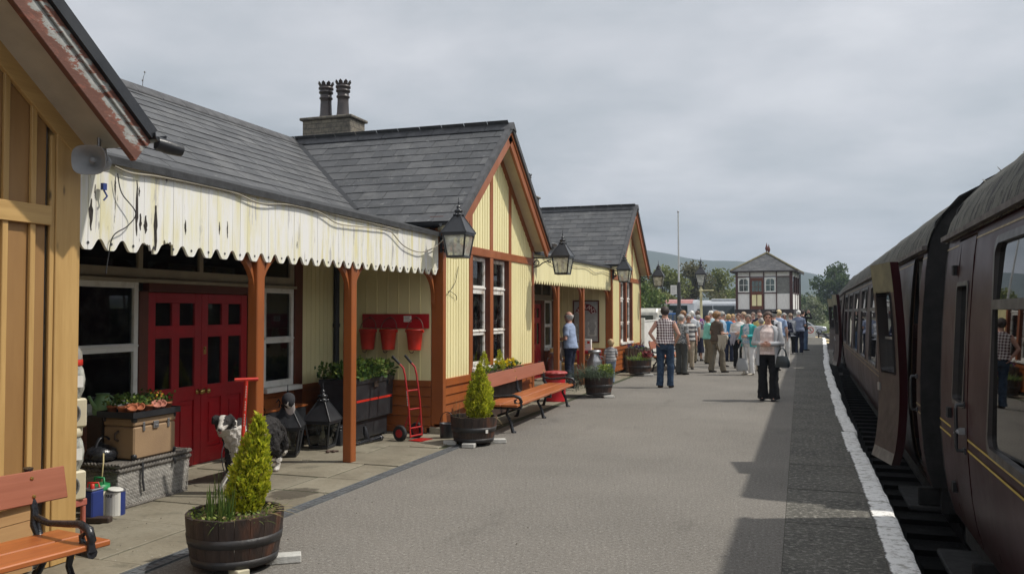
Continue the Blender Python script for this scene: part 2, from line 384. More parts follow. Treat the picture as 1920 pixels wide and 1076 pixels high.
# damp patch on the paving
def blob(cx,cy,rx,ry,z,n=26,sd=1,T=None):
    r2=random.Random(sd); ph=[r2.uniform(0,6.28) for _ in range(4)]
    return [(cx+rx*cos(2*pi*i/n)*(1+.14*sin(3*2*pi*i/n+ph[0])+.08*sin(7*2*pi*i/n+ph[1])),cy+ry*sin(2*pi*i/n)*(1+.14*sin(2*2*pi*i/n+ph[2])+.08*sin(5*2*pi*i/n+ph[3])),z) for i in range(n)]
m=MB(); r_=random.Random(19)
for i in range(120):
    x,y=(r_.uniform(-4.9,-3.4),r_.uniform(4.3,6.6)) if i<70 else (r_.uniform(-5.2,-1.0),r_.uniform(4.2,14)); s_=r_.uniform(.003,.010); a=r_.uniform(0,6.28)
    if r_.random()<.5: m.add([(x+s_*cos(a+k*1.57)*(1 if k%2 else .5),y+s_*sin(a+k*1.57)*(1 if k%2 else .5),.0205 if x<-3.9 else .004) for k in range(4)],[(0,1,2,3)],0)
    else: m.ell((x,y,.02 if x<-3.9 else .003),(s_*.6,s_*.5,s_*.4),6,4,1)
mk('litter',m,[pm('paper_scrap',(.55,.53,.48),rough=.8),pm('grit',(.16,.14,.11),rough=.9)],kind='stuff')
# trackbed
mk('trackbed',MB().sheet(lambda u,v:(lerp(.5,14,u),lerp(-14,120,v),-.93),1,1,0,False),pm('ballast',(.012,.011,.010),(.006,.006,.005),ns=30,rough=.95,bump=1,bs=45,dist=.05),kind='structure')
def trackx(y): return edge(y)+1.62
rl=MB()
for s in(-.65,.65):
    pts=[(trackx(y)+s,y,-.8) for y in range(-14,110,4)]
    for a,b in zip(pts,pts[1:]): rl.bar(a,b,.065,.14)
t_=thing('railway_track','rusty running rails on sleepers below the platform edge beneath the maroon train','track',(2.3,0,-.93))
mk('rail',rl,pm('rusty_rail',(.015,.011,.009),rough=.6),t_)
sl=MB()
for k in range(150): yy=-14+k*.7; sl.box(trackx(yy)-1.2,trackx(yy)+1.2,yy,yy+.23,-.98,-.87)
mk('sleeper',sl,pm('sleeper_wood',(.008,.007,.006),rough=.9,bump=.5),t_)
# land beyond
def landz(x,y):
    if y<62 and x>-34: return -.94
    d=max(0,y-110)
    return -.94+noise.noise(V((x*.01,y*.01,0)))*min(1,d/80)*2.2+max(0,y-150)*.018
t=NT('meadow_grass'); co=t.co(); n=t.noise(co,.05,6,.6); n2=t.noise(co,1.5,6,.7)
col=t.ramp(n,[(.35,(.085,.115,.032)),(.55,(.12,.14,.05)),(.7,(.15,.15,.065))]); col=t.mix(t.ramp(n2,[(.4,.5),(.65,0)]),col,(.06,.085,.025))
t.bump(n2,.6,.1); K['meadow']=t.set(col,.9,0,.2)
m=MB(); xs=[-1200,-700,-400,-250,-160,-110,-80,-60,-45,-35,-25,-15,-8,-3,.4]; 
def grid(xs,ys,fz):
    m=MB(); vs=[(x,y,fz(x,y)) for x in xs for y in ys]; n=len(ys)
    return m.add(vs,[(i*n+j,(i+1)*n+j,(i+1)*n+j+1,i*n+j+1) for i in range(len(xs)-1) for j in range(n-1)],0,True)
ys=[-300,-60,-20,0,20,40,56,58,62,70,80,90,100,110,120,135,150,170,200,240,300,380,480,650,900,1200]
mk('ground',grid([-1200,-700,-400,-250,-160,-110,-80,-60,-45,-35,-25,-15,-8,-3,0,3,8,14,20,30,45,70,110,160,250,400,700,1200],ys,lambda x,y:landz(x,y)-.04),K['meadow'],kind='structure')
# car park and lane behind the platform end
K['tarmac']=asphalt('car_park_tarmac',(.15,.145,.135),(.11,.105,.10),(50,.5,(.22,.21,.2)))
mk('car_park',MB().sheet(lambda u,v:(lerp(-34,.3,u),lerp(YE,104,v),-.93),1,1,0,False),K['tarmac'],kind='structure')
mk('lane',MB().sheet(lambda u,v:(lerp(-40,60,u),lerp(96,112,v),-.915),1,1,0,False),K['tarmac'],kind='structure')
mk('platform_ramp',MB().sheet(lambda u,v:(lerp(-2.4,1.5,v),lerp(YE,63,u),lerp(-.004,-.9,u)),1,1,0,False),K['asphalt'],kind='structure')
# hills: long ridge, highest at left
def hill(name,y0,prof,depth,col,sd):
    def fz(x,y):
        d=y-y0; h=interp(prof,x); w=sin(min(1,max(0,d/depth))*pi/2)
        nz=noise.fractal(V((x*.004,y*.004,sd)),1,2.1,6)*h*.10+noise.fractal(V((x*.02,y*.02,sd)),1,2.1,4)*1.6
        return -2+(h+nz)*w*(1 if d<depth else max(0,1-(d-depth)/depth))
    xs=[lerp(-1300,900,i/110) for i in range(111)]; ys=[y0+depth*2*j/26 for j in range(27)]
    mk(name,grid(xs,ys,fz),col,kind='structure')
t=NT('hill_pasture'); co=t.co(); n=t.noise(co,.012,7,.65); v=t.a('ShaderNodeTexVoronoi',feature='F1'); v.inputs['Scale'].default_value=.010; t.l(t.co((1,.7,1)),v.inputs['Vector'])
col=t.ramp(v.outputs['Color'],[(.2,(.035,.05,.025)),(.5,(.05,.068,.033)),(.8,(.065,.076,.04))]); col=t.mix(t.ramp(n,[(.48,0),(.62,.75)]),col,(.03,.045,.022)); K['hill']=t.set(col,.95,0,.1)
hill('hills',1000,[(-1300,120),(-260,96),(-190,93),(-150,82),(-90,75),(-30,70),(0,62),(25,56),(60,50),(120,45),(900,60)],260,K['hill'],3)
hill('lower_hills',640,[(-1300,10),(-200,16),(-60,19),(0,20),(40,18),(900,20)],140,K['hill'],8)
# ------------------------------------------------------------------ station building
XG,XV=-4.45,-5.9
ST=thing('station_building','long timber station building in cream and brown with slate gables and canopies','building',(-6,12,0))
ZR=4.45; XR=-8.0
def clip(poly,inside):
    """clip polygon (2d) by list of half planes (a,b,c): a*x+b*y+c>=0"""
    for a,b,c in inside:
        out=[]
        for i in range(len(poly)):
            p,q=poly[i],poly[(i+1)%len(poly)]; dp=a*p[0]+b*p[1]+c; dq=a*q[0]+b*q[1]+c
            if dp>=0: out.append(p)
            if (dp>=0)!=(dq>=0):
                s=dp/(dp-dq); out.append((p[0]+(q[0]-p[0])*s,p[1]+(q[1]-p[1])*s))
        poly=out
        if len(poly)<3: return []
    return poly
def slates(T,u0,u1,L,planes,row=.215,w=.38,sd=1):
    """T: frame u along eave, v up slope, n normal. L: slope length"""
    r=random.Random(sd); m=MB(); k=0; v=0
    while v<L:
        u=u0-(w*.5 if k%2 else 0)-r.uniform(0,.05)
        while u<u1:
            ww=w+r.uniform(-.012,.012); g=.0035; dv=r.uniform(-.004,.004)
            if r.random()<.012: dv-=.03
            P=clip([(u+g,v+dv),(u+ww-g,v+dv),(u+ww-g,v+row+.03),(u+g,v+row+.03)],planes)
            if P:
                lift=r.uniform(0,.003)
                z=lambda q:.010+lift-.009*(q[1]-v)/(row+.03)
                n=len(P); vs=[(q[0],q[1],z(q)) for q in P]+[(q[0],q[1],z(q)-.005) for q in P]
                fs=[tuple(range(n))]+[(i,n+i,n+(i+1)%n,(i+1)%n) for i in range(n)]
                m.add(vs,fs,0,False,T)
            u+=ww
        v+=row; k+=1
    return m
# --- main roof front slope: ridge at XR,ZR down to X=-5.9, Z=3.05
E0=V((-5.82,0,2.995)); up=(V((XR,0,ZR))-E0); LM=up.length; up.normalize()
MSL=up.z/abs(up.x)
TM=fr(E0,(0,1,0),up,V((0,1,0)).cross(up))    # u=Y
GH=2.07; ME=.79
def gz(yc,y): return ZR-ME*abs(y-yc)
def valley(yc,side):
    # main plane height at (u,v): E0.z+v*up.z ; gable plane height ZR-ME*|u-yc|. keep main >= gable
    # E0.z+v*up.z-ZR+ME*side*(u-yc) >=0, side=+1 for u>yc
    return (ME*side,up.z,E0.z-ZR-ME*side*yc)
GY=[(.27,4.30),(10.24,14.27),(20.80,24.83)]
GC=[(a+b)/2 for a,b in GY]
back=MB()
for i,(ya,yb) in enumerate([(GC[0],GC[1]),(GC[1],GC[2])]):
    r=slates(TM,ya,yb,LM-.05,[valley(ya,1),valley(yb,-1)],sd=10+i)
    mk('roof',r,K['slate'],ST,lab='main slate roof slope between two gables')
# under-slab and back slope (solid)
rb=MB()
for i,(ya,yb) in enumerate([(GC[0],GC[1]),(GC[1],GC[2])]):
    P=clip([(ya,0),(yb,0),(yb,LM),(ya,LM)],[valley(ya,1),valley(yb,-1)]); n=len(P)
    mk('roof',MB().prism(P,.05,0,TM@MX.Translation((0,0,-.06))),K['ridge'],ST,lab='boarding under a main slate slope')
rb.add([(XR,.2,ZR-.02),(XR,24.9,ZR-.02),(-10.4,24.9,2.75),(-10.4,.2,2.75)],[(0,1,2,3)])
rb.add([(XR,.2,ZR-.07),(XR,24.9,ZR-.07),(-10.4,24.9,2.70),(-10.4,.2,2.70)],[(3,2,1,0)])
mk('roof',rb,K['ridge'],ST,lab='rear roof slope')
# --- gable cross roofs
XFS=[-4.0,-4.2,-4.2]
for gi,(y0,y1) in enumerate(GY):
    XF=XFS[gi]; yc=GC[gi]; Ls=GH*sqrt(1+ME*ME)+.06
    for side in(-1,1):
        n=V((0,side*ME,1)).normalized(); upv=V((0,-side,ME)).normalized()
        e=V((XF,yc+side*(GH+.05),ZR-ME*(GH+.05)))
        # u axis towards -X (back); clip by main plane: keep gable height >= main plane height
        u=V((-1,0,0)); T=fr(e,u,upv,n if u.cross(upv).dot(n)>0 else -u.cross(upv))
        # height gable: e.z+v*upv.z ; main plane: ZR-MSL*(X-XR), X=XF-u
        pl=[(-MSL,upv.z,e.z-ZR+MSL*(XF-XR)),(1,0,0)]
        s=slates(T,0,-XR+XF,Ls-.03,pl,sd=40+gi*2+side)
        if side==1:
            for kk in range(len(s.f)): pass
        mk('roof',s,K['slate'],ST,lab='slate slope of a front gable')
        P=clip([(0.0,0),(-XR+XF,0),(-XR+XF,Ls),(0.0,Ls)],pl)
        m=MB().prism(P,.04,0,T@MX.Translation((0,0,-.055)))
        mk('roof',m,K['ridge'],ST,lab='boarding under a front gable roof')
        # verge edge (dark slate ends), barge board, soffit
        a=V((XF,yc,ZR)); d=(e-a).normalized(); L=(e-a).length
        def off(x0,x1,h0,h1,ext=0,m=0,mbx=None):
            nn=n
            Tb=fr(a,(1,0,0),d,nn if V((1,0,0)).cross(d).dot(nn)>0 else nn)
            return mbx.box(x0,x1,-.0,L+ext,h0,h1,m,Tb)
        vb=MB(); off(-.03,.055,-.045,.03,.03,0,vb); 
        mk('verge',vb,K['ridge'] if gi else K['black'],ST)
        bb=MB(); off(-.03,.012,-.23,-.047,.06,0,bb); off(.0125,.028,-.10,-.047,.06,0,bb)
        mk('barge_board',bb,K['peel'] if gi==0 else K['brown'],ST,bev=.004,lab='barge board with badly flaking paint' if gi==0 else None)
        sf=MB(); off(XG-XF-.03,-.031,-.085,-.06,.0,0,sf); off(XG-XF-.03,-.031,-.12,-.0855,.03,0,sf)
        mk('soffit',sf,K['soffit'] if gi==0 else K['soffitcream'],ST)
        # gutter along the eave
        gt=MB(); 
        x1=XF+.07 if side==1 else -4.40
        for q in range(9):
            pass
        ring=[]
        for X in (x1,-5.6):
            ring.append([V((X,e.y+side*(.06+.055*cos(pi+pi*q/8)),e.z-.02+.055*sin(pi+pi*q/8))) for q in range(9)]+[V((X,e.y+side*(.06+.047*cos(2*pi-pi*q/8)),e.z-.02+.047*sin(2*pi-pi*q/8))) for q in range(9)])
        gt.loft(ring,0,False,True); mk('gutter',gt,K['black'],ST)
    # ridge tiles
    rt=MB(); x=XF+.07
    while x>XR+.05:
        L=.44; rt.loft([[V((xx,yc+s*.13,ZR-.075+h)) for s,h in((-1,0),(-.95,.02),(-.25,.112),(0,.135),(.25,.112),(.95,.02),(1,0),(.0,.03))] for xx in(x,x-L+.006)],0,False,True); x-=L
    mk('ridge_tile',rt,K['ridge'],ST)
rt=MB(); y=GC[0]
while y<GC[2]-.1:
    rt.loft([[V((XR+s*.14,yy,ZR-.075+h)) for s,h in((-1,0),(-.95,.02),(-.25,.112),(0,.135),(.25,.112),(.95,.02),(1,0),(.0,.03))] for yy in(y,y+.44)],0,False,True); y+=.446
mk('ridge_tile',rt,K['ridge'],ST)
K['lead']=pm('lead',(.03,.031,.034),rough=.55)
for gi in(1,2):
    yc=GC[gi]; zb=3.0; xb=XR+(ZR-zb)/MSL
    for sgn in((-1,1) if gi==1 else (-1,)):
        mk('valley_flashing',MB().bar((XR,yc,ZR+.02),(xb,yc+sgn*(ZR-zb)/ME,zb+.02),.085,.02,0,(0,.4*sgn,1)),K['lead'],ST)
# --- boarded panels (boards with round cover beads)
def boards(X,y0,y1,zf0,zf1,pitch=.101,mat='cream',axis='y',sgn=1,parent=None,lab=None,name='wall_panel'):
    m=MB(); n=max(1,int(round((y1-y0)/pitch))); p=(y1-y0)/n
    for i in range(n):
        a=y0+i*p; b=a+p; g=.0012
        za,zb=(zf1(a+g),zf1(b-g)) if callable(zf1) else (zf1,zf1)
        if axis=='y':
            vs=[(X-.02,a+g,zf0),(X-.02,b-g,zf0),(X-.02,b-g,zb),(X-.02,a+g,za),(X,a+g,zf0),(X,b-g,zf0),(X,b-g,zb),(X,a+g,za)]
            m.add(vs,[(4,5,6,7),(0,4,7,3),(1,2,6,5),(7,6,2,3),(0,1,5,4)])
            if i: m.box(X+.0005,X+.007,a-.006,a+.006,zf0,min(za,zb if i else za)-.002)
        else:
            vs=[(a+g,X+.02,zf0),(b-g,X+.02,zf0),(b-g,X+.02,zb),(a+g,X+.02,za),(a+g,X,zf0),(b-g,X,zf0),(b-g,X,zb),(a+g,X,za)]
            m.add(vs,[(4,7,6,5),(0,3,7,4),(1,5,6,2),(7,3,2,6),(0,4,5,1)])
            if i: m.box(a-.008,a+.008,X-.010,X-.0005,zf0,min(za,zb)-.002)
    return mk(name,m,K[mat],ST,lab=lab)
def plinth(X,y0,y1,z0,z1,axis='y',mat='brown',n=4):
    m=MB(); h=(z1-z0)/n
    for i in range(n):
        a=z0+i*h; b=a+h
        if axis=='y':
            vs=[(X,y0,a+.004),(X,y1,a+.004),(X-.016,y1,b-.002),(X-.016,y0,b-.002),(X-.04,y0,a+.004),(X-.04,y1,a+.004),(X-.04,y1,b-.002),(X-.04,y0,b-.002)]
        else:
            vs=[(y1,X,a+.004),(y0,X,a+.004),(y0,X+.016,b-.002),(y1,X+.016,b-.002),(y1,X+.04,a+.004),(y0,X+.04,a+.004),(y0,X+.04,b-.002),(y1,X+.04,b-.002)]
        m.add(vs,[(0,1,2,3),(0,4,5,1),(3,2,6,7),(0,3,7,4),(1,5,6,2)])
    return mk('plinth',m,K[mat],ST)
def frames(bs,mat='brown',bev=.005,name='timber_frame',lab=None):
    for b in bs:
        m=MB(); m.box(*b); d=(b[1]-b[0],b[3]-b[2],b[5]-b[4]); nm=name
        if name=='timber_frame': nm='timber_post' if d[2]>max(d[1],d[0]) else 'timber_rail'
        o=mk(nm,m,K[mat],ST,bev=bev,lab=lab)
    return o
def sash(y0,y1,z0,z1,X,rails,mat='white',curt=None,th=.05,w=.055,lab=None,muntins=()):
    """window facing +X at plane X; rails: list of z centres and heights"""
    m=MB(); 
    m.box(X-th,X,y0,y0+w,z0,z1); m.box(X-th,X,y1-w,y1,z0,z1); m.box(X-th,X,y0+w,y1-w,z1-w,z1); m.box(X-th,X,y0+w,y1-w,z0,z0+w*1.3)
    zs=[z0+w*1.3]
    for zc,h in rails:
        m.box(X-th,X+.004,y0+w,y1-w,zc-h/2,zc+h/2); m.box(X-.02,X+.018,y0+.01,y1-.01,zc+h*.1,zc+h*.32); zs+= [zc-h/2,zc+h/2]
    for yc in muntins: m.box(X-th,X-.003,yc-.03,yc+.03,z0+w*1.3,z1-w)
    zs.append(z1-w)
    W=mk('window',m,K[mat],ST,bev=.003,lab=lab)
    g=MB()
    for k in range(0,len(zs),2):
        g.box(X-.032,X-.028,y0+w,y1-w,zs[k],zs[k+1])
    mk('pane',g,K['glass'],W)
    if curt:
        c=MB()
        for a,b in curt: c.sheet(lambda u,v:(X-.16+.03*sin(u*22)+.012*sin(u*61+v*3),lerp(a,b,u),lerp(z0+.04,z1-.05,v)),24,2)
        mk('curtain',c,K['curtain'],W)
    return W
K['curtain']=pm('net_curtain',(.50,.49,.45),(.42,.41,.38),ns=5,rough=.9)
def gable(gi,wide):
    y0,y1=GY[gi]; yc=GC[gi]; o=y0-10.24
    rz=lambda y:gz(yc,y)-.10
    zc=gz(yc,y0)-.10
    frames([(-4.60,XG+.02,y0,y0+.10,.10,rz(y0)),(-4.60,XG+.02,y1-.10,y1,.10,rz(y1)-.0),(-4.53,XG+.012,o+11.20,o+11.32,.72,rz(o+11.2)),(-4.53,XG+.012,o+12.05,o+12.18,.72,rz(o+12.05)),
      (-4.53,XG+.012,o+12.93,o+13.05,.72,rz(o+13.05)),(-4.54,XG+.018,y0+.10,y1-.10,2.42,2.54),(-4.54,XG+.022,y0+.10,y1-.10,.62,.722),(-4.56,XG+.03,y0-.0,y1,.09,.14)])
    for s in(-1,1):
        yb=yc+s*GH*.985
        mk('raking_rail',MB().bar((XG-.03,yc,ZR-.215),(XG-.03,yb,gz(yc,yb)-.215),.09,.13,0,(0,s*ME,1)),K['brown'],ST)
    for a,b in((y0+.10,o+11.20),(o+13.05,y1-.10)): boards(XG,a,b,.722,2.42)
    for a,b in((y0+.10,o+11.20),(o+11.32,o+12.05),(o+12.18,o+12.93),(o+13.05,y1-.10)):
        boards(XG,a,b,2.54,lambda y:max(2.545,rz(y)-.07))
    plinth(XG+.012,y0+.10,y1-.10,.14,.62)
    for k,(a,b) in enumerate(((o+11.325,o+12.045),(o+12.185,o+12.925))):
        frames([(-4.56,-4.44,a-.004,a+.012,.74,2.419),(-4.56,-4.44,b-.012,b+.004,.74,2.419)],'bdark',0,'reveal')
        sash(a+.012,b-.012,.80,2.41,-4.515,[(1.30,.085),(1.93,.12)],'wornwhite',[(a+.03,a+.3),(b-.28,b-.03)],lab='tall sash window with flaking white paint' )
        frames([(-4.56,XG+.05,a-.03,b+.03,.745,.80)],'wornwhite',.004,'window_sill')
    # side wall facing -Y
    return
for gi in(1,2): gable(gi,1)
# side walls facing -Y under the canopies
for gi in(1,2):
    y0=GY[gi][0]
    boards(y0,-5.88,-4.605,.70,2.80,pitch=.155,axis='x')
    frames([(-5.88,-4.605,y0-.012,y0+.05,.62,.70),(-5.88,-4.605,y0-.03,y0+.05,.02,.10)])
    plinth(y0-.006,-5.88,-4.605,.10,.62,axis='x',n=4)
    s=MB().box(-4.66,-4.40,y0-.03,y0+.16,-.01,.098)
    mk('pad_stone',s,K['flag'],ST,bev=.012)
    frames([(-4.62,-4.42,y0-.02,y0+.18,2.62,2.86)],'bdark')
# --- first gable: unpainted new timber
y0,y1=GY[0]; yc=GC[0]
rz=lambda y:gz(yc,y)-.10
w=MB(); w.box(-4.60,XG+.03,y1-.19,y1,.02,rz(y1)); 
mk('corner_post',w,K['pinez'],ST,bev=.004,lab='raw pine corner post')
w=MB()
for yb in[3.95-.19*k_ for k_ in range(19)]: w.box(XG-.0,XG+.022,yb-.019,yb+.019,.56,2.14); w.box(XG,XG+.022,yb-.019,yb+.019,2.26,rz(yb)-.17)
w.box(XG,XG+.02,y1-.225,y1-.192,.02,rz(y1)-.05)
mk('batten',w,K['pinez'],ST,bev=.003,lab='raw pine upright battens')
w=MB(); w.box(XG,XG+.036,.3,y1-.228,2.14,2.26); w.box(XG,XG+.034,.3,y1-.228,.44,.56)
mk('rail',w,K['piney'],ST,bev=.003,lab='raw pine cross rails')
rk=MB()
for s in(-1,1): rk.bar((XG+.018,yc,ZR-.2),(XG+.018,yc+s*GH*.99,gz(yc,yc+s*GH*.99)-.2),.036,.14,0,(0,s*ME,1))
mk('rail',rk,K['piney'],ST,bev=.003,lab='raw pine raking rail')
w=MB(); yy=.3
while yy<y1-.25:
    a,b=yy,min(yy+.42,y1-.24); w.add([(XG-.02,a+.003,.44),(XG-.02,b-.003,.44),(XG-.02,b-.003,max(.5,rz(b)-.1)),(XG-.02,a+.003,rz(a)-.1),(XG-.004,a+.003,.44),(XG-.004,b-.003,.44),(XG-.004,b-.003,rz(b)-.1),(XG-.004,a+.003,rz(a)-.1)],[(4,5,6,7),(0,4,7,3),(1,2,6,5)]); yy+=.42
mk('wall_panel',w,K['ply'],ST,lab='unpainted plywood sheets on the nearest gable')
w=MB()
for k in range(4): w.box(XG-.03,XG+.004-.003*(k%2),.3,y1-.302,.03+k*.103,.03+k*.103+.098)
mk('plinth',w,K['plyx'],ST,lab='unpainted boarding under the panels')
# side wall of gable 1 facing +Y
boards(y1-.03,-5.9,-4.605,.02,2.8,pitch=.155,axis='x',mat='cream')
# --- solid cores so that nothing leaks light
cr=MB()
for gi,(a,b) in enumerate(GY):
    cr.box(-4.70,-4.66,a+.02,b-.02,2.43,2.8); cr.add([(-4.66,a+.05,2.8),(-4.66,b-.05,2.8),(-4.66,GC[gi],ZR-.2)],[(0,1,2)])
    cr.box(-5.9,-4.62,a+.03,a+.06,.0,2.85); cr.box(-5.9,-4.62,b-.06,b-.035,.0,2.85); cr.box(-6.0,-4.5,a+.06,b-.06,.02,.05)
    cr.box(-5.92,-5.9,a+.06,b-.06,.05,2.9)
    if gi==0: cr.box(-4.62,-4.5,a+.06,b-.06,.05,2.9)
    else:
        o=a-10.24
        cr.box(-4.60,-4.55,a+.06,o+11.3,.05,2.45); cr.box(-4.60,-4.55,o+12.95,b-.06,.05,2.45); cr.box(-4.60,-4.55,o+11.3,o+12.95,.05,.76); cr.box(-5.9,-4.55,a+.06,b-.06,2.43,2.46)
cr.box(-10.2,-10.1,.3,24.8,0,2.85); cr.box(-10.1,-5.98,.3,.4,0,3.5); cr.box(-10.1,-5.98,24.7,24.8,0,3.5); cr.box(-10.1,-6.02,.4,24.7,0,.02); cr.box(-7.6,-7.5,.4,24.7,.02,3.2)
mk('inner_wall',cr,K['interior'],ST)
# end wall of gable 3 toward +Y and rear gable end
boards(24.84,-10.1,-4.6,.1,2.75,pitch=.2,axis='x')
# --- recess walls
def recess(o,yA,yB):
    """o: offset in Y relative to the first recess"""
    Y=lambda a:a+o
    # structure: wall pieces
    frames([(-5.98,XV+.0,Y(6.45),Y(6.57),.02,1.80),(-5.98,XV,Y(8.12),Y(8.40),.02,1.88),(-5.98,XV,Y(6.57),Y(8.12),1.795,1.88),(-5.98,XV+.01,Y(9.04),Y(9.21),.02,2.75),(-5.98,XV+.01,yA+.0,Y(4.55),.02,2.75)],'bdark' if o==0 else 'bdark')
    frames([(-5.98,XV+.012,Y(4.55),Y(6.44),.60,.66),(-5.98,XV+.012,Y(8.41),Y(9.03),.60,.66)])
    plinth(XV,Y(4.55),Y(6.44),.05,.60); plinth(XV,Y(8.41),Y(9.03),.05,.60); plinth(XV,Y(9.22),yB-.03,.05,.62)
    frames([(-5.98,XV+.01,Y(9.22),yB-.03,.62,.70)])
    boards(XV,Y(9.21),yB-.02,.70,2.9)
    sash(Y(4.56),Y(6.44),.72,1.88,-5.905,[(1.27,.075)],'white',None,lab='wide white sash window left of the red doors')
    sash(Y(8.41),Y(9.03),.72,1.88,-5.905,[(1.27,.075)],'white',None,lab='narrow white sash window right of the red doors')
    frames([(-5.98,XV+.09,Y(4.5),Y(6.5),.66,.715)],'white',.004,'window_sill'); frames([(-5.98,XV+.09,Y(8.36),Y(9.09),.66,.715)],'white',.004,'window_sill')
    sash(Y(4.56),Y(9.03),1.905,2.62,-5.9,[],'beige',None,w=.085,lab='row of beige transom lights',muntins=(Y(5.5),Y(6.46),Y(7.32),Y(8.2)))
    frames([(-5.98,XV+.035,Y(4.55),Y(9.04),1.881,1.915)],'beige',.003)
    frames([(-5.98,XV-.005,Y(4.55),Y(9.04),2.62,3.0),(-5.98,XV-.005,Y(9.04),yB,2.75,3.0)],'bdark')
K['beige']=pm('beige_paint',(.40,.35,.25),(.33,.29,.21),ns=5,rough=.55)
def doors(o,y0=6.575,y1=8.115):
    h=(y1-y0)/2
    for k in(0,1):
        a=y0+o+k*h+.003; b=a+h-.006; X=-5.915
        m=MB(); st=.10; mid=(a+b)/2
        zs=[(.03,.19),(.70,.84),(1.34,1.465),(1.69,1.79)]
        m.box(X-.04,X,a,a+st,.03,1.79); m.box(X-.04,X,b-st,b,.03,1.79); m.box(X-.04,X,mid-.055,mid+.055,.19,1.69)
        for z0,z1 in zs: m.box(X-.04,X-.0005,a+st,b-st,z0,z1)
        for p0,p1 in((a+st,mid-.055),(mid+.055,b-st)):
            m.box(X-.03,X-.018,p0,p1,.19,.70); m.box(X-.02,X-.006,p0+.035,p1-.035,.235,.655)
        D=mk('door',m,K['doorred'],ST,bev=.004,lab='dark red panelled door leaf with small panes')
        g=MB()
        for p0,p1 in((a+st,mid-.055),(mid+.055,b-st)):
            g.box(X-.024,X-.02,p0,p1,.84,1.34); g.box(X-.024,X-.02,p0,p1,1.465,1.69)
        mk('pane',g,K['glass'],D)
        hb=MB(); yk=(b-.05) if k==0 else (a+.05)
        TK=fr((X,yk,.78),(0,1,0),(0,0,1),(1,0,0))
        hb.lathe([(.028,0),(.028,.006),(.012,.01),(.012,.035),(.026,.045),(.028,.058),(.018,.07),(.002,.073)],(0,0,0),14,0,True,TK)
        if k==1: hb.box(X,X+.004,yk-.02,yk+.02,1.16,1.24)
        mk('handle',hb,K['brass'],D)
    ts=MB().box(-5.98,-5.84,y0+o-.05,y1+o+.05,-.01,.03); mk('threshold',ts,K['flag'],ST,bev=.006)
recess(0,4.30,10.24); doors(0)
recess(11.45,14.27,20.80); doors(11.45)
# remaining piece of wall in recess 2 between gable 2 and its window
boards(XV,14.27,15.99,.7,2.9); plinth(XV,14.27,15.99,.05,.7)
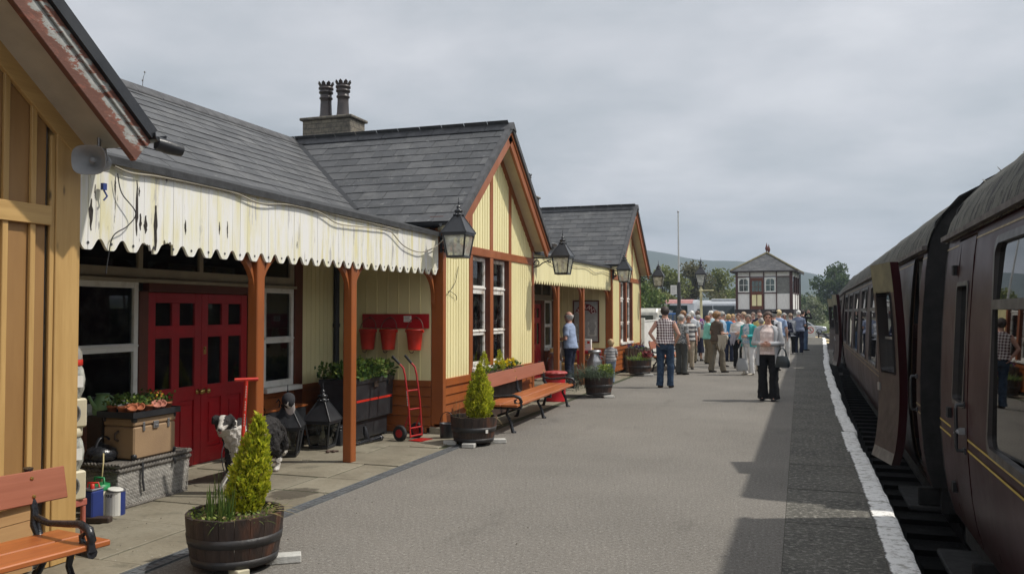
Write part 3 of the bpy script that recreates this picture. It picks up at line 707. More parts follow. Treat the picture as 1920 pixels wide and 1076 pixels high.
# --- canopies
K['rot']=pm('rotten_wood',(.040,.030,.024),(.015,.012,.011),ns=30,rough=.9,bump=.6)
def canopy(yA,yB,zt0,zt1,zb0,zb1,pitch,pointed,posts,flake,nm):
    X=-4.47; T=MB(); ph=pitch
    n=int(round((yB-yA)/ph)); ph=(yB-yA)/n; r=random.Random(5)
    amp=.075 if not pointed else .085
    for i in range(n):
        a=yA+i*ph; b=a+ph; zb=lerp(zb0,zb1,(i+.5)/n)
        if flake and abs(a-5.0)<.11: zb+=.0
        for h in(0,1):
            p=a+h*ph/2+.0012; q=a+(h+1)*ph/2-.0012; P=[]
            S=8
            for k in range(S+1):
                yy=lerp(p,q,k/S); tt=abs((yy-(a+b)/2)/(ph/2))
                z=zb+amp*((tt**1.7) if pointed else (.5-.5*cos(pi*min(1,max(0,(tt-.22)/.72)))) + (0 if pointed else .10*max(0,1-abs(tt)/.22)*0))
                if flake and i in(3,) and h==0: z=max(z,zb+.02+.05*r.random())
                if flake and i==4 and h==0 : z=max(z,zb+.075+.04*r.random())
                P.append((yy,z))
            zt=lerp(zt0,zt1,(i+.5)/n)
            P=P+[(q,zt),(p,zt)]
            TT=fr((X-.02,0,0),(0,1,0),(0,0,1),(1,0,0)); T.prism(P,.02+.0015*((i+h)%2),0,TT)
    va=mk('canopy_valance',T,K['flake'] if flake else K['cream'],ST,lab='scalloped valance with weathered flaking paint' if flake else 'clean cream saw-toothed valance')
    if not pointed:
        hm=MB()
        for i in range(n):
            c=yA+(i+.5)*ph; zb=lerp(zb0,zb1,(i+.5)/n)
            hm.lathe([(.0105,0),(.0105,.0015)],(0,0,0),10,0,True,fr((X+.0022,c,zb+.045),(0,1,0),(0,0,1),(1,0,0)))
        mk('peg_hole',hm,K['ink'],va)
    if flake:
        rs=random.Random(8)
        def vp(px,py):
            d=px-960.; rt_=(-.32168*1590+.94685*d)/(.94685*1590+.32168*d); Yv=(X+.0)/rt_; dep=-.32168*X+.94685*Yv; return Yv,1.6-(py-585)/1590*dep
        for (px,py0,py1,w) in((168,372,432,.020),(254,338,442,.016),(261,400,432,.014),(271,404,438,.020),(290,385,470,.024),(346,412,440,.010),(410,416,440,.010),(425,415,446,.007),(556,452,466,.007),(175,345,372,.006),(213,330,366,.006),(258,350,368,.008)):
            n=9; L_=[]; R_=[]
            for k in range(n+1):
                yv,zv=vp(px,lerp(py0,py1,k/n)); ww=1.9*w*sin(pi*min(.96,max(.06,k/n)))**.6*rs.uniform(.6,1.15); o_=rs.uniform(-.003,.003); L_.append((X+.0026,yv-ww/2+o_,zv)); R_.append((X+.0026,yv+ww/2+o_,zv))
            mk('rot_streak',MB().add(L_+R_[::-1],[tuple(range(2*n+2))]),K['rot'],va)
    # roof: felt sheet from slates down to valance
    rf=MB(); z1=3.03
    def f(u,v): 
        y=lerp(yA,yB,u); return (lerp(X+.045,-5.86,v),y,lerp(lerp(zt0,zt1,u)+.035,z1,v)+.006*noise.noise(V((y*2,v*3,1))))
    rf.sheet(f,30,5); rf.sheet(lambda u,v:(X+.045-.004*v,lerp(yA,yB,u),lerp(zt0,zt1,u)+.035-.055*v+.006*noise.noise(V((lerp(yA,yB,u)*2,0,1)))*(1-v)),30,1)
    mk('canopy_roof',rf,K['felt'],ST)
    ce=MB(); 
    for k in range(10): ce.add([(lerp(X-.03,-5.88,(k+.02)/10),yA+.01,lerp(lerp(zt0,zt1,0)-.02,z1-.08,(k+.02)/10)),(lerp(X-.03,-5.88,(k+.98)/10),yA+.01,lerp(zt0-.02,z1-.08,(k+.98)/10)),(lerp(X-.03,-5.88,(k+.98)/10),yB-.01,lerp(zt1-.02,z1-.08,(k+.98)/10)),(lerp(X-.03,-5.88,(k+.02)/10),yB-.01,lerp(zt1-.02,z1-.08,(k+.02)/10))],[(0,1,2,3)])
    mk('canopy_ceiling',ce,K['bdark'],ST)
    bm=MB().box(X-.125,X-.03,yA,yB,2.20,2.36); mk('canopy_beam',bm,K['bdark'],ST,bev=.005)
    for (py,sides) in posts:
        p=MB().box(X-.125,X-.022,py-.055,py+.055,.012,2.2); P=mk('canopy_post',p,K['brown'],ST,bev=.008)
        b=MB()
        for s in sides:
            q=[]
            for k in range(9):
                a=k/8*pi/2; q.append((py+s*(.058+.27*(1-cos(a))),1.80+.40*sin(a)))
            q2=[]
            for k in range(9):
                a=k/8*pi/2; q2.append((py+s*(.058+.36*(1-cos(a))*1.0+.0),1.80+.40*sin(a)-.085*sin(a)-.04*(1-sin(a))))
            poly=q+[(py+s*.42,2.2)]+q2[::-1][:-1]+[(py+s*.058,1.70)]
            b.prism(poly,.05,0,fr((X-.10,0,0),(0,1,0),(0,0,1),(1,0,0)))
        mk('bracket',b,K['brown'],P,bev=.004)
    for yy,s in((yB,-1),):
        b=MB(); q=[]
        for k in range(9):
            a=k/8*pi/2; q.append((yy+s*(.0+.27*(1-cos(a))),1.80+.40*sin(a)))
        q2=[(yy+s*(.36*(1-cos(k/8*pi/2))),1.80+.315*sin(k/8*pi/2)-.04*(1-sin(k/8*pi/2))) for k in range(9)]
        b.prism(q+[(yy+s*.38,2.2)]+q2[::-1][:-1]+[(yy,1.70)],.05,0,fr((X-.10,0,0),(0,1,0),(0,0,1),(1,0,0)))
        mk('bracket',b,K['brown'],ST,bev=.004)
canopy(4.31,10.16,2.63,2.60,2.015,2.085,.2,False,[(6.36,(-1,1)),(8.01,(-1,1))],True,'a')
canopy(14.30,20.80,2.64,2.70,2.10,2.13,.165,True,[(16.10,(-1,)),(18.15,(-1,))],False,'b')
# --- downpipes
dp=MB(); dp.tube([(-5.86,9.97,.1),(-5.86,9.97,2.9)],.04,10); 
for z in(.5,1.4,2.3): dp.lathe([(.05,0),(.05,.05)],(-5.86,9.97,z),10)
mk('downpipe',dp,K['black'],ST)
dp=MB(); dp.tube([(-5.86,19.0+2.2,.1),(-5.86,21.2,2.9)],.04,8)
sp=MB(); sp.tube([(-3.96,4.46,2.70),(-3.93,4.53,2.685),(-3.90,4.62,2.675)],[.045,.05,.042],8)
mk('gutter',sp,K['black'],ST,lab='black gutter end with outlet')
# --- chimneys
def chimney(cx,cy,zt,w,d,zb,pots):
    c=MB(); c.box(cx-w/2,cx+w/2,cy-d/2,cy+d/2,zb,zt-.05)
    C=mk('chimney',c,K['stone'],ST,bev=.012)
    cap=MB().box(cx-w/2-.04,cx+w/2+.04,cy-d/2-.04,cy+d/2+.04,zt-.05,zt); mk('cap',cap,K['stone'],C,bev=.01)
    for px in pots:
        p=MB(); prof=[(.135,0),(.13,.03),(.115,.10),(.105,.30),(.105,.36),(.125,.37),(.125,.395),(.106,.40),(.11,.46),(.135,.47),(.135,.50),(.118,.505),(.12,.53),(.142,.54),(.142,.57),(.122,.575),(.12,.60)]
        prof=[(r_*.92,z_*1.0) for r_,z_ in prof]
        p.lathe(prof,(px,cy,zt),20,0,True,None,False)
        # crown of little leaves
        for k in range(9):
            a=2*pi*k/9; Tc=MX.Translation((px,cy,zt+.585))@MX.Rotation(a,4,'Z')
            p.add([(.108,-.038,0),(.108,.038,0),(.135,.034,.05),(.145,0,.085),(.135,-.034,.05)],[(0,1,2,3,4)],0,False,Tc)
            p.add([(.100,-.038,0),(.100,.038,0),(.127,.034,.05),(.137,0,.085),(.127,-.034,.05)],[(4,3,2,1,0)],0,False,Tc)
        p.lathe([(.105,.58),(.08,.5),(.08,.3)],(px,cy,zt),16,0,True,None,False)
        mk('chimney_pot',p,K['pot'],C)
chimney(-7.71,12.99,4.97,.94,.52,4.0,(-7.87,-7.53))
chimney(-7.71,23.55,4.97,.94,.52,4.0,(-7.87,-7.53))
# ------------------------------------------------------------------ foliage helpers
def leafmat(nm,c1,c2,c3=None,tr=.3,rough=.55):
    t=NT(nm); g=t.a('ShaderNodeNewGeometry'); st=[(0,c2),(.55,c1)]+([(1,c3)] if c3 else [])
    col=t.ramp(g.outputs['Random Per Island'],st); n=t.noise(t.co(),3,3); col=t.mix(1,col,t.ramp(n,[(.3,.75),(.7,1.15)]),'MULTIPLY')
    t.set(col,rough,0,.25); tb=t.a('ShaderNodeBsdfTranslucent'); t.l(col,tb.inputs[0]); m=t.a('ShaderNodeMixShader'); m.inputs[0].default_value=tr
    t.l(t.b.outputs[0],m.inputs[1]); t.l(tb.outputs[0],m.inputs[2]); t.l(m.outputs[0],t.out.inputs[0]); return t.mat
K['gold']=leafmat('golden_cypress',(.56,.58,.035),(.26,.34,.03),(.74,.70,.08),.42)
K['leaf']=leafmat('green_leaf',(.085,.16,.035),(.04,.085,.022),(.14,.22,.05))
K['lime']=leafmat('lime_leaf',(.22,.30,.06),(.11,.17,.035),(.33,.38,.09))
K['grassleaf']=leafmat('bulb_leaf',(.11,.19,.04),(.06,.11,.025),(.22,.26,.07))
K['straw']=leafmat('dry_leaf',(.38,.30,.14),(.22,.17,.07),(.48,.42,.25))
K['lavender']=leafmat('lavender_leaf',(.13,.17,.11),(.07,.10,.065),(.19,.23,.17))
K['yellowpetal']=leafmat('yellow_petal',(.75,.55,.02),(.6,.4,.01),(.8,.65,.05)); K['purplepetal']=leafmat('purple_petal',(.11,.06,.28),(.06,.03,.16)); K['redpetal']=leafmat('dark_red_petal',(.22,.03,.04),(.10,.02,.025),(.35,.08,.08)); K['cordy']=leafmat('bronze_blade',(.12,.05,.035),(.06,.03,.025),(.2,.08,.05))
K['greenpetal']=K['lime']
def leaf(m,p,d,w,L,mi=0,fold=.3,r=rnd,taper=1):
    d=V(d).normalized(); s=d.cross(V((r.uniform(-1,1),r.uniform(-1,1),r.uniform(-1,1)))).normalized(); n=s.cross(d)
    p=V(p); a=p+d*L*.45
    m.add([p,a+s*w*.5-n*w*fold*.3,p+d*L,a-s*w*.5-n*w*fold*.3],[(0,1,2),(0,2,3)],mi)
def blade(m,p,d,L,w,droop=.3,mi=0,seg=3,r=rnd):
    d=V(d).normalized(); s=d.cross(V((0,0,1)));
    if s.length<.05: s=V((1,0,0))
    s.normalize(); q=V(p); vs=[]; 
    for i in range(seg+1):
        t=i/seg; vs+= [q-s*w*.5*(1-t**2*.95),q+s*w*.5*(1-t**2*.95)]; q=q+(d+V((0,0,-droop*t*1.6)))*(L/seg)
    m.add(vs,[(2*i,2*i+1,2*i+3,2*i+2) for i in range(seg)],mi)
def conifer(name,label,x,y,z0,h,rad,n,mat='gold',sd=1,grp=None,tips=5,lean=(0,0)):
    r=random.Random(sd); t=thing(name,label,'conifer',(x,y,z0),0,grp)
    m=MB(); lead=[(r.uniform(-.35,.35)*rad,r.uniform(-.35,.35)*rad,r.uniform(.72,.97)) for _ in range(tips)]+[(0,0,1)]
    for i in range(n):
        lx,ly,lh=r.choice(lead); u=r.random()**1.0; z=u*h*lh
        pr=rad*(.72+.28*sin(min(1,u*3.2)*pi/2))*max(.05,(1-u**2.6))
        a=r.uniform(0,2*pi); q=sqrt(r.uniform(.35,1)); 
        k=1+.30*noise.noise(V((cos(a)*2.2,sin(a)*2.2,z*11/h+sd)))
        if noise.noise(V((cos(a)*3+7,sin(a)*3,z*14/h+sd)))<-.28 and u>.1: continue
        px,py=lx*u+cos(a)*pr*q*k+lean[0]*u,ly*u+sin(a)*pr*q*k+lean[1]*u
        d=V((cos(a)*.62,sin(a)*.62,1)); L=h*r.choice([.030,.036,.042,.05,.085])
        for f in range(5):
            dd=d+V((r.uniform(-.8,.8),r.uniform(-.8,.8),r.uniform(-.3,.3))); leaf(m,(px,py,z+f*L*.14),dd,L*.38,L*r.uniform(.5,1),0 if r.random()<.985 else 1,.2,r)
    mk('foliage',m,[K[mat],K['straw']],t,world=False)
    tr=MB().tube([(0,0,-.03),(0,0,h*.8)],[rad*.09,.004],6); mk('trunk',tr,K['barrel'],t,world=False)
    return t
def barrel(label,x,y,rt,rb,h,sd,grp='half barrel planters along the platform'):
    t=thing('barrel_planter',label,'planter',(x,y,.0),0,grp); r=random.Random(sd); m=MB(); n=20
    def R(z): q=(z-.045)/(h-.045); return lerp(rb,rt,q)+.008*sin(pi*q)
    for i in range(n):
        a0=2*pi*i/n+.004; a1=2*pi*(i+1)/n-.004; dz=r.uniform(-.004,.006); rings=[]
        for k in range(6):
            z=lerp(.045,h+dz,k/5); ro=R(z)+r.uniform(-.002,.002)*0; ri=ro-.03
            rings.append([V((ro*cos(a),ro*sin(a),z)) for a in(a0,(a0+a1)/2,a1)]+[V((ri*cos(a),ri*sin(a),z)) for a in(a1,(a0+a1)/2,a0)])
        m.loft(rings,0,False)
    mk('staves',m,K['barrel'],t,world=False)
    for za,zb in((.05,.095),(h*.50,h*.50+.055),(h-.035,h-.008)):
        hb=MB().lathe([(R(za)-.01,za),(R(za)+.004,za),(R(zb)+.004,zb),(R(zb)-.01,zb)],(0,0,0),40,0,True,None,False); 
        if za!=h-.035: mk('hoop',hb,K['hoop'],t,world=False)
    so=MB(); so.sheet(lambda u,v:((rt-.028)*v*cos(2*pi*u),(rt-.028)*v*sin(2*pi*u),h-.05+.03*(1-v*v)+.012*noise.noise(V((u*9,v*6,sd)))),24,6); mk('soil',so,K['soil'],t,world=False)
    return t
def block(x,y,rz,label,sx=.20,sy=.10,h=.046,mat='concrete'):
    o=mk('support_block',MB().box(-sx/2,sx/2,-sy/2,sy/2,0,h),K[mat],None,(x,y,.002),.005,world=False); o.rotation_euler=(0,0,rz); o['label']=label; o['category']='block'; o['group']='white blocks under the barrels'; return o
def clump(name,label,cat,x,y,z,fn,mats_,grp=None):
    m=MB(); fn(m); o=mk(name,m,mats_,None,(x,y,z),world=False); o['label']=label; o['category']=cat
    if grp: o['group']=grp
    return o
# --- barrel 1 (nearest)
barrel('large dark oak half barrel nearest the camera, holding a golden conifer and ragged leaves',-3.40,4.56,.300,.258,.345,1)
block(-3.15,4.72,.6,'white block under the camera-right edge of the nearest barrel',.22,.10,.05)
block(-3.25,4.40,-.5,'cream wooden wedge under the front of the nearest barrel',.13,.08,.042,'soffitcream')
conifer('conifer','tall golden conifer growing in the nearest half barrel, ragged pointed top',-3.38,4.63,.32,.60,.122,5200,sd=3,tips=6,lean=(.085,.03))
def f1(m):
    r=random.Random(4)
    for i in range(150):
        a=r.uniform(0,6.28); q=.27*sqrt(r.random()); blade(m,(q*cos(a),q*sin(a),0),(cos(a)*.8+r.uniform(-.3,.3),sin(a)*.8+r.uniform(-.3,.3),r.uniform(.3,1.1)),r.uniform(.06,.16),.006,r.uniform(.3,.8),r.choice([0,0,1]),4,r)
    for i in range(55):
        a=r.uniform(0,6.28); q=.06+.05*r.random(); blade(m,(-.03+q*cos(a),-.13+q*sin(a)*.5,0),(r.uniform(-.18,.18),r.uniform(-.18,.18),1),r.uniform(.14,.27),.010,r.uniform(.0,.2),0,5,r)
    for i in range(420):
        a=r.uniform(0,6.28); q=.29*sqrt(r.random()); leaf(m,(q*cos(a),q*sin(a),r.uniform(0,.045)),(r.uniform(-1,1),r.uniform(-1,1),r.uniform(.0,.8)),.016,.028,r.choice([1,1,2,3]),.3,r)
    for i in range(12): a=r.uniform(-.4,.9); blade(m,(.2*cos(a),.2*sin(a),.03),(cos(a),sin(a),.35),r.uniform(.14,.24),.008,.55,2,5,r)
    for i in range(9): blade(m,(-.16+r.uniform(-.03,.03),.05,0),(r.uniform(-.14,.1),r.uniform(-.1,.1),1),r.uniform(.2,.33),.007,.03,0,5,r)
clump('bulb_leaves','tangle of green and withered bulb leaves round the foot of the nearest conifer','plant',-3.40,4.56,.305,f1,[K['grassleaf'],K['lime'],K['straw'],K['leaf']])
# --- barrel 2
barrel('dark half barrel by the near gable corner and long bench, holding a rounded golden conifer',-3.76,9.63,.285,.235,.345,2)
block(-3.52,9.82,.5,'white block under the bench side of the barrel beside the gable corner',.2,.1,.05)
block(-3.72,9.37,.1,'white block at the front of the barrel beside the gable corner',.15,.1,.05)
block(-4.02,9.50,.4,'white block under the wall side of the barrel beside the gable corner',.16,.1,.05)
conifer('conifer','stout rounded golden conifer in the barrel beside the gable corner',-3.70,9.65,.32,.62,.17,4200,sd=8,tips=3)
def f2(m):
    r=random.Random(9)
    for i in range(60):
        a=r.uniform(0,6.28); q=.26*sqrt(r.random()); blade(m,(q*cos(a),q*sin(a),0),(cos(a)*.6,sin(a)*.6,r.uniform(.3,1)),r.uniform(.06,.15),.006,.4,r.choice([0,0,1]),4,r)
    for i in range(8): blade(m,(-.2+r.uniform(-.06,.06),-.05,0),(r.uniform(-.12,.12),0,1),r.uniform(.18,.3),.006,.05,1,4,r)
    blade(m,(.22,.0,.03),(.8,-.4,.3),.22,.012,1.0,1,6,r)
clump('bulb_leaves','thin withered leaves round the conifer in the barrel beside the gable corner','plant',-3.76,9.63,.30,f2,[K['grassleaf'],K['straw']])
tg=MB().box(-.016,.016,-.003,.003,-.02,.02); o=mk('tag',tg,K['paper'],None,(-3.52,9.44,.19),world=False); o.rotation_euler=(0,0,.8); o['label']='small white tag on the side of the barrel beside the gable corner'; o['category']='tag'
# --- barrel 3 with lavender
barrel('brown half barrel beyond the bench, overflowing with grey lavender',-3.62,15.75,.275,.225,.38,3)
block(-3.40,15.62,.5,'white block under the lavender barrel',.2,.1,.045)
def f3(m):
    r=random.Random(12)
    for i in range(3000):
        a=r.uniform(0,6.28); q=.34*sqrt(r.random()); left=r.random()<.68; cx,cy=(-.30,-.10) if left else (-.06,.0)
        k=1-(q/.34)**2; zz=(-.24+.40*k*r.random()+.10*k) if left and cx+q*cos(a)<-.27 else (.02+.20*k*r.random())
        d=(cos(a)*.9+r.uniform(-.5,.3),sin(a)*.9-.2,r.uniform(-.2,1.0)); blade(m,(cx+q*cos(a)*1.1,cy+q*sin(a),zz),d,r.uniform(.08,.18),.0075,r.uniform(.1,.5),0,3,r)
    for i in range(420):
        a=r.uniform(0,6.28); q=.14*sqrt(r.random()); leaf(m,(.14+q*cos(a),.02+q*sin(a),r.uniform(.0,.24)),(r.uniform(-1,1),r.uniform(-1,1),r.uniform(-.2,1)),.032,.055,1,.3,r)
clump('lavender','bushy grey-green lavender spilling over the edge of its half barrel','plant',-3.62,15.75,.36,f3,[K['lavender'],K['lime']])
# --- barrel 4 with mixed flowers
barrel('half barrel of mixed flowers by the far gable, below a rustic box',-3.85,21.35,.30,.25,.40,5)
block(-3.60,21.2,.2,'white block under the barrel of mixed flowers',.24,.12,.05)
def f4(m):
    r=random.Random(15)
    for i in range(260):
        a=r.uniform(0,6.28); q=.3*sqrt(r.random()); blade(m,(q*cos(a),q*sin(a),0),(cos(a)*.7+r.uniform(-.3,.3),sin(a)*.7,r.uniform(.4,1)),r.uniform(.12,.26),.010,.3,r.choice([0,0,1]),3,r)
    for i in range(160):
        a=r.uniform(0,6.28); q=.14*sqrt(r.random()); leaf(m,(.18+q*cos(a),q*sin(a)*1.3,r.uniform(.06,.24)),(r.uniform(-1,1),r.uniform(-1,1),r.uniform(-.3,1)),.05,.06,2,.3,r)
    for i in range(30):
        leaf(m,(r.uniform(-.06,.06),r.uniform(-.1,.1),r.uniform(.1,.2)),(r.uniform(-1,1),r.uniform(-1,1),.6),.04,.06,1,.3,r)
clump('bedding_flowers','dark red and lime bedding flowers in the barrel by the far gable','flowers',-3.85,21.35,.37,f4,[K['leaf'],K['lime'],K['redpetal']])
# rustic box planter on the wall side with cordyline
t=thing('rustic_planter','rough bark-sided planter with purple flowers and a bronze spiky plant','planter',(-4.10,22.55,0))
m=MB(); r=random.Random(3)
for sx,sy,L,ax in((-.25,0,.62,'y'),(.25,0,.62,'y'),(0,-.31,.5,'x'),(0,.31,.5,'x')):
    n=7
    for i in range(n):
        q=(i+.5)/n-.5; c=(sx,q*L) if ax=='y' else (q*L,sy)
        m.tube([(c[0],c[1],.02),(c[0]+r.uniform(-.01,.01),c[1],.64+r.uniform(-.02,.02))],L/n*.55,7)
mk('box',m,pm('bark',(.16,.125,.09),(.07,.05,.035),ns=9,rough=.9,bump=.8),t,world=False); mk('soil',MB().box(-.24,.24,-.3,.3,.5,.58),K['soil'],t,world=False)
m=MB()
for i in range(26): a=r.uniform(0,6.28); blade(m,(.0,.05,.56),(cos(a)*.6,sin(a)*.6,r.uniform(.6,1.5)),r.uniform(.3,.5),.024,.35,0,5,r)
for i in range(240): a=r.uniform(0,6.28); q=.24*sqrt(r.random()); leaf(m,(q*cos(a)-.04,q*sin(a),r.uniform(.56,.70)),(r.uniform(-1,1),r.uniform(-1,1),.4),.05,.055,r.choice([1,2]),.3,r)
mk('plant',m,[K['cordy'],K['purplepetal'],K['leaf']],t,world=False)
# --- trough under the gable window
t=thing('trough_planter','slatted wooden trough of small conifers and yellow pansies under the gable window','planter',(-4.375,12.25,0))
m=MB(); m.box(-.06,.05,-1.0,1.0,.06,.50)
for k in range(40): m.box(.051,.062,-1.0+k*.05,-1.0+k*.05+.04,.50,.735+r.uniform(-.012,.012)); m.box(-.072,-.061,-1.0+k*.05,-1.0+k*.05+.04,.50,.735)
m.box(-.055,.045,-1.,1.,.5,.68); m.box(-.05,.04,-.97,-.9,0,.06); m.box(-.05,.04,.9,.97,0,.06)
mk('trough',m,pm('weathered_wood',(.075,.045,.032),(.04,.025,.02),ns=6,rough=.7,bump=.3,isl=.3),t,world=False)
def fpans(m):
    for i in range(200): leaf(m,(r.uniform(-.05,.06),r.uniform(-.95,.98),r.uniform(.0,.10)),(r.uniform(-1,1),r.uniform(-1,1),r.uniform(0,1)),.04,.06,0,.3,r)
    for i in range(90): leaf(m,(r.uniform(-.05,.06),r.uniform(-.1,.8),r.uniform(.05,.15)),(r.uniform(-1,1),r.uniform(-1,1),.6),.055,.055,1,.2,r)
clump('pansies','yellow pansies flowering in the trough under the gable window','flowers',-4.375,12.25,.69,fpans,[K['leaf'],K['yellowpetal']])
conifer('conifer','small yellow-green conifer at the near end of the window trough',-4.375,11.62,.68,.34,.085,900,sd=21,tips=3)
conifer('conifer','small yellow-green conifer in the middle of the window trough',-4.375,12.28,.68,.34,.09,900,sd=22,tips=3)
conifer('conifer','tiny dark green conifer behind the pansies in the window trough',-4.375,12.80,.68,.20,.08,300,'leaf',sd=23,tips=3)
# ------------------------------------------------------------------ benches
def bench(label,x,y,rz,L,frames_,s=1.0,oh=.03,grp='long platform benches with iron branch frames'):
    t=thing('platform_bench',label,'bench',(x,y,.0),rz,grp)
    seat=MB(); 
    for a,b in((-.20,.055),(.065,.30)): seat.box(a*s,b*s,-L/2,L/2,.365*s,.400*s)
    mk('seat',seat,K['benchseat'],t,bev=.006,world=False)
    bk=MB(); Tb=MX.Translation((-.255*s,0,.57*s))@MX.Rotation(RD(-13),4,'Y'); bk.box(-.016,.016,-L/2-.02,L/2+oh,0,.20*s,0,Tb)
    mk('backrest',bk,K['benchback'],t,bev=.005,world=False)
    b=MB()
    for yy in(-L/2+.12,L/2-.12,0): 
        for z in(.045,.155): b.lathe([(.011,0),(.011,.004),(.006,.009)],(0,0,0),8,0,True,Tb@fr((.016,yy,z*s),(0,1,0),(0,0,1),(1,0,0)))
    mk('bolt',b,K['brass'],t,world=False)
    for i,yy in enumerate(frames_):
        m=MB(); q=lambda *p:[(a*s,yy+.0,c*s) for a,c in p]
        def br(pts,rr): m.tube(q(*pts),[k*s for k in rr],8)
        br([(.20,.0),(.185,.03),(.16,.14),(.10,.25),(.13,.36)],[.034,.026,.021,.019,.024])        # front leg
        br([(.235,.008),(.19,.012)],[.016,.03])
        br([(-.26,.0),(-.235,.03),(-.20,.16),(-.12,.27),(-.16,.36)],[.034,.026,.021,.019,.022])    # rear leg
        br([(-.20,.345),(0,.335),(.26,.345),(.315,.352)],[.024,.018,.024,.034])                       # seat bearer
        br([(-.17,.36),(-.235,.45),(-.24,.54),(-.27,.62),(-.31,.76)],[.024,.028,.022,.02,.022])   # back upright
        br([(-.315,.745),(-.31,.785)],[.02,.03])
        br([(.13,.20),(.155,.185)],[.016,.024]); br([(-.19,.15),(-.225,.17)],[.014,.022])
        if i in(0,len(frames_)-1):
            br([(-.235,.50),(-.10,.475),(.06,.49),(.20,.505),(.285,.48),(.31,.425),(.275,.385),(.225,.40),(.215,.44),(.245,.455)],[.022,.019,.021,.023,.026,.025,.022,.02,.017,.012])
            br([(.30,.41),(.305,.36)],[.022,.026])
        mk('iron_frame',m,K['blackiron'],t,world=False)
    return t
bench('nearest bench, with orange seat and black branch-shaped iron arms, beside the raw timber gable',-3.985,2.86,RD(-10),1.80,[-.78,.78],.92,.08)
bench('long bench with varnished seat and red-brown back under the tall gable windows',-3.87,12.32,RD(2.2),3.55,[-1.62,0.0,1.63],.97)
pl=MB().box(-4.157,-4.152,12.22,12.36,.655,.705)
bench('far bench half hidden behind the man in the checked shirt',-3.55,24.1,RD(1),2.8,[-1.2,0,1.2],1.05)
o=mk('memorial_plaque',MB().box(-.002,.002,-.06,.06,-.022,.022),pm('grey_plaque',(.12,.12,.13),rough=.4,metal=.4),None,(-4.116,12.02,.655),world=False); o.rotation_euler=(0,RD(-13),RD(2.2)); o['label']='small grey plaque on the back of the long bench'; o['category']='plaque'
# ------------------------------------------------------------------ lanterns
K['oldglass']=glassmat('grimy_lantern_glass',(.55,.55,.48),.9,.12)
def lantern_parts(t,glass='lampglass',z0=0):
    a,b,h,rh=.108,.150,.285,.235; fr_=MB()
    for sx in(-1,1):
        for sy in(-1,1): fr_.bar((sx*a,sy*a,z0),(sx*b,sy*b,z0+h),.020,.020)
    for q,z,w in((a,z0,.03),(b,z0+h-.004,.03)):
        for s in(-1,1): fr_.box(-q-.01,q+.01,s*q-.011,s*q+.011,z-w/2,z+w/2); fr_.box(s*q-.011,s*q+.011,-q+.011,q-.011,z-w/2+.001,z+w/2-.001)
    fr_.box(-a,a,-a,a,z0-.012,z0-.006)
    for k in range(1,2): 
        for s in(-1,1): pass
    mk('lantern_frame',fr_,K['black'],t,bev=.003,world=False)
    rf=MB(); B=.170; T_=.045
    rings=[[V((sx*q,sy*q,z)) for sx,sy in((-1,-1),(1,-1),(1,1),(-1,1))] for q,z in((B-.012,z0+h+.004),(B,z0+h+.008),(B,z0+h+.022),(T_,z0+h+rh))]
    rf.loft(rings,0,False)
    for sx,sy in((-1,-1),(1,-1),(1,1),(-1,1)): rf.tube([(sx*B,sy*B,z0+h+.02),(sx*T_,sy*T_,z0+h+rh)],.008,6)
    mk('lantern_roof',rf,K['black'],t,world=False)
    fi=MB(); zt=z0+h+rh
    fi.lathe([(.052,-.012),(.06,.0),(.066,.012),(.05,.02),(.042,.035),(.05,.05),(.058,.062),(.046,.075),(.028,.085),(.022,.10),(.03,.112),(.02,.125),(.009,.135),(.007,.16),(.012,.168),(.006,.176),(.004,.22),(.0005,.245)],(0,0,zt),12)
    for k in range(8): 
        A=pi*2*k/8; fi.ell((.064*cos(A),.064*sin(A),zt+.008),(.012,.012,.018),6,4)
    mk('finial',fi,K['blackiron'],t,world=False)
    if glass:
        g=MB(); e=.004
        for s in(-1,1):
            g.add([(-a+.01,s*(a-e),z0+.012),(a-.01,s*(a-e),z0+.012),(b-.012,s*(b-e),z0+h-.012),(-b+.012,s*(b-e),z0+h-.012)],[(0,1,2,3)])
            g.add([(s*(a-e),-a+.01,z0+.012),(s*(a-e),a-.01,z0+.012),(s*(b-e),b-.012,z0+h-.012),(s*(b-e),-b+.012,z0+h-.012)],[(0,1,2,3)])
        mk('pane',g,K[glass],t,world=False)
        lb=MB(); lb.tube([(0,0,z0+h),(0,0,z0+h*.62)],.018,8); lb.ell((0,0,z0+h*.45),(.032,.032,.055),10,8,1); mk('lamp_bulb',lb,[K['steel'],pm('bulb_glass',(.75,.74,.68),rough=.25)],t,world=False)
def wall_lamp(label,x,y,z,rz,L):
    t=thing('wall_lamp',label,'lamp',(x,y,z),0,'black lanterns on the gable corners'); lantern_parts(t)
    m=MB(); R_=MX.Rotation(rz,4,'Z'); h=.285
    w=MB(); w.box(-L-.012,-L+.012,-.04,.04,h-.20,h+.04); w.box(-L-.01,-.15,-.012,.012,h-.012,h+.012)
    pts=[]
    for k in range(15): a=k/14*2*pi*1.05; rr=.055*(1-.35*k/14); pts.append((-L+.085+rr*cos(pi+a),0,h-.085+rr*sin(pi+a)))
    w.tube(pts,.010,6)
    w.tube([(-L+.01,0,h-.17),(-L+.12,0,h-.15),(-L+.2,0,h-.09),(-.26,0,h-.055),(-.22,0,h-.04),(-.215,0,h-.075),(-.25,0,h-.09),(-.27,0,h-.065)],.011,6)
    m.join(w,R_); mk('bracket',m,K['blackiron'],t,world=False)
    return t
wall_lamp('black lantern on the near corner of the middle gable, ending the flaking valance',-4.08,9.91,2.295,RD(-43),.50)
wall_lamp('black lantern on the far corner of the middle gable, before the clean cream valance',-3.90,14.22,2.265,0,.56)
wall_lamp('black lantern on the near corner of the far gable',-4.06,20.50,2.34,RD(-43),.50)
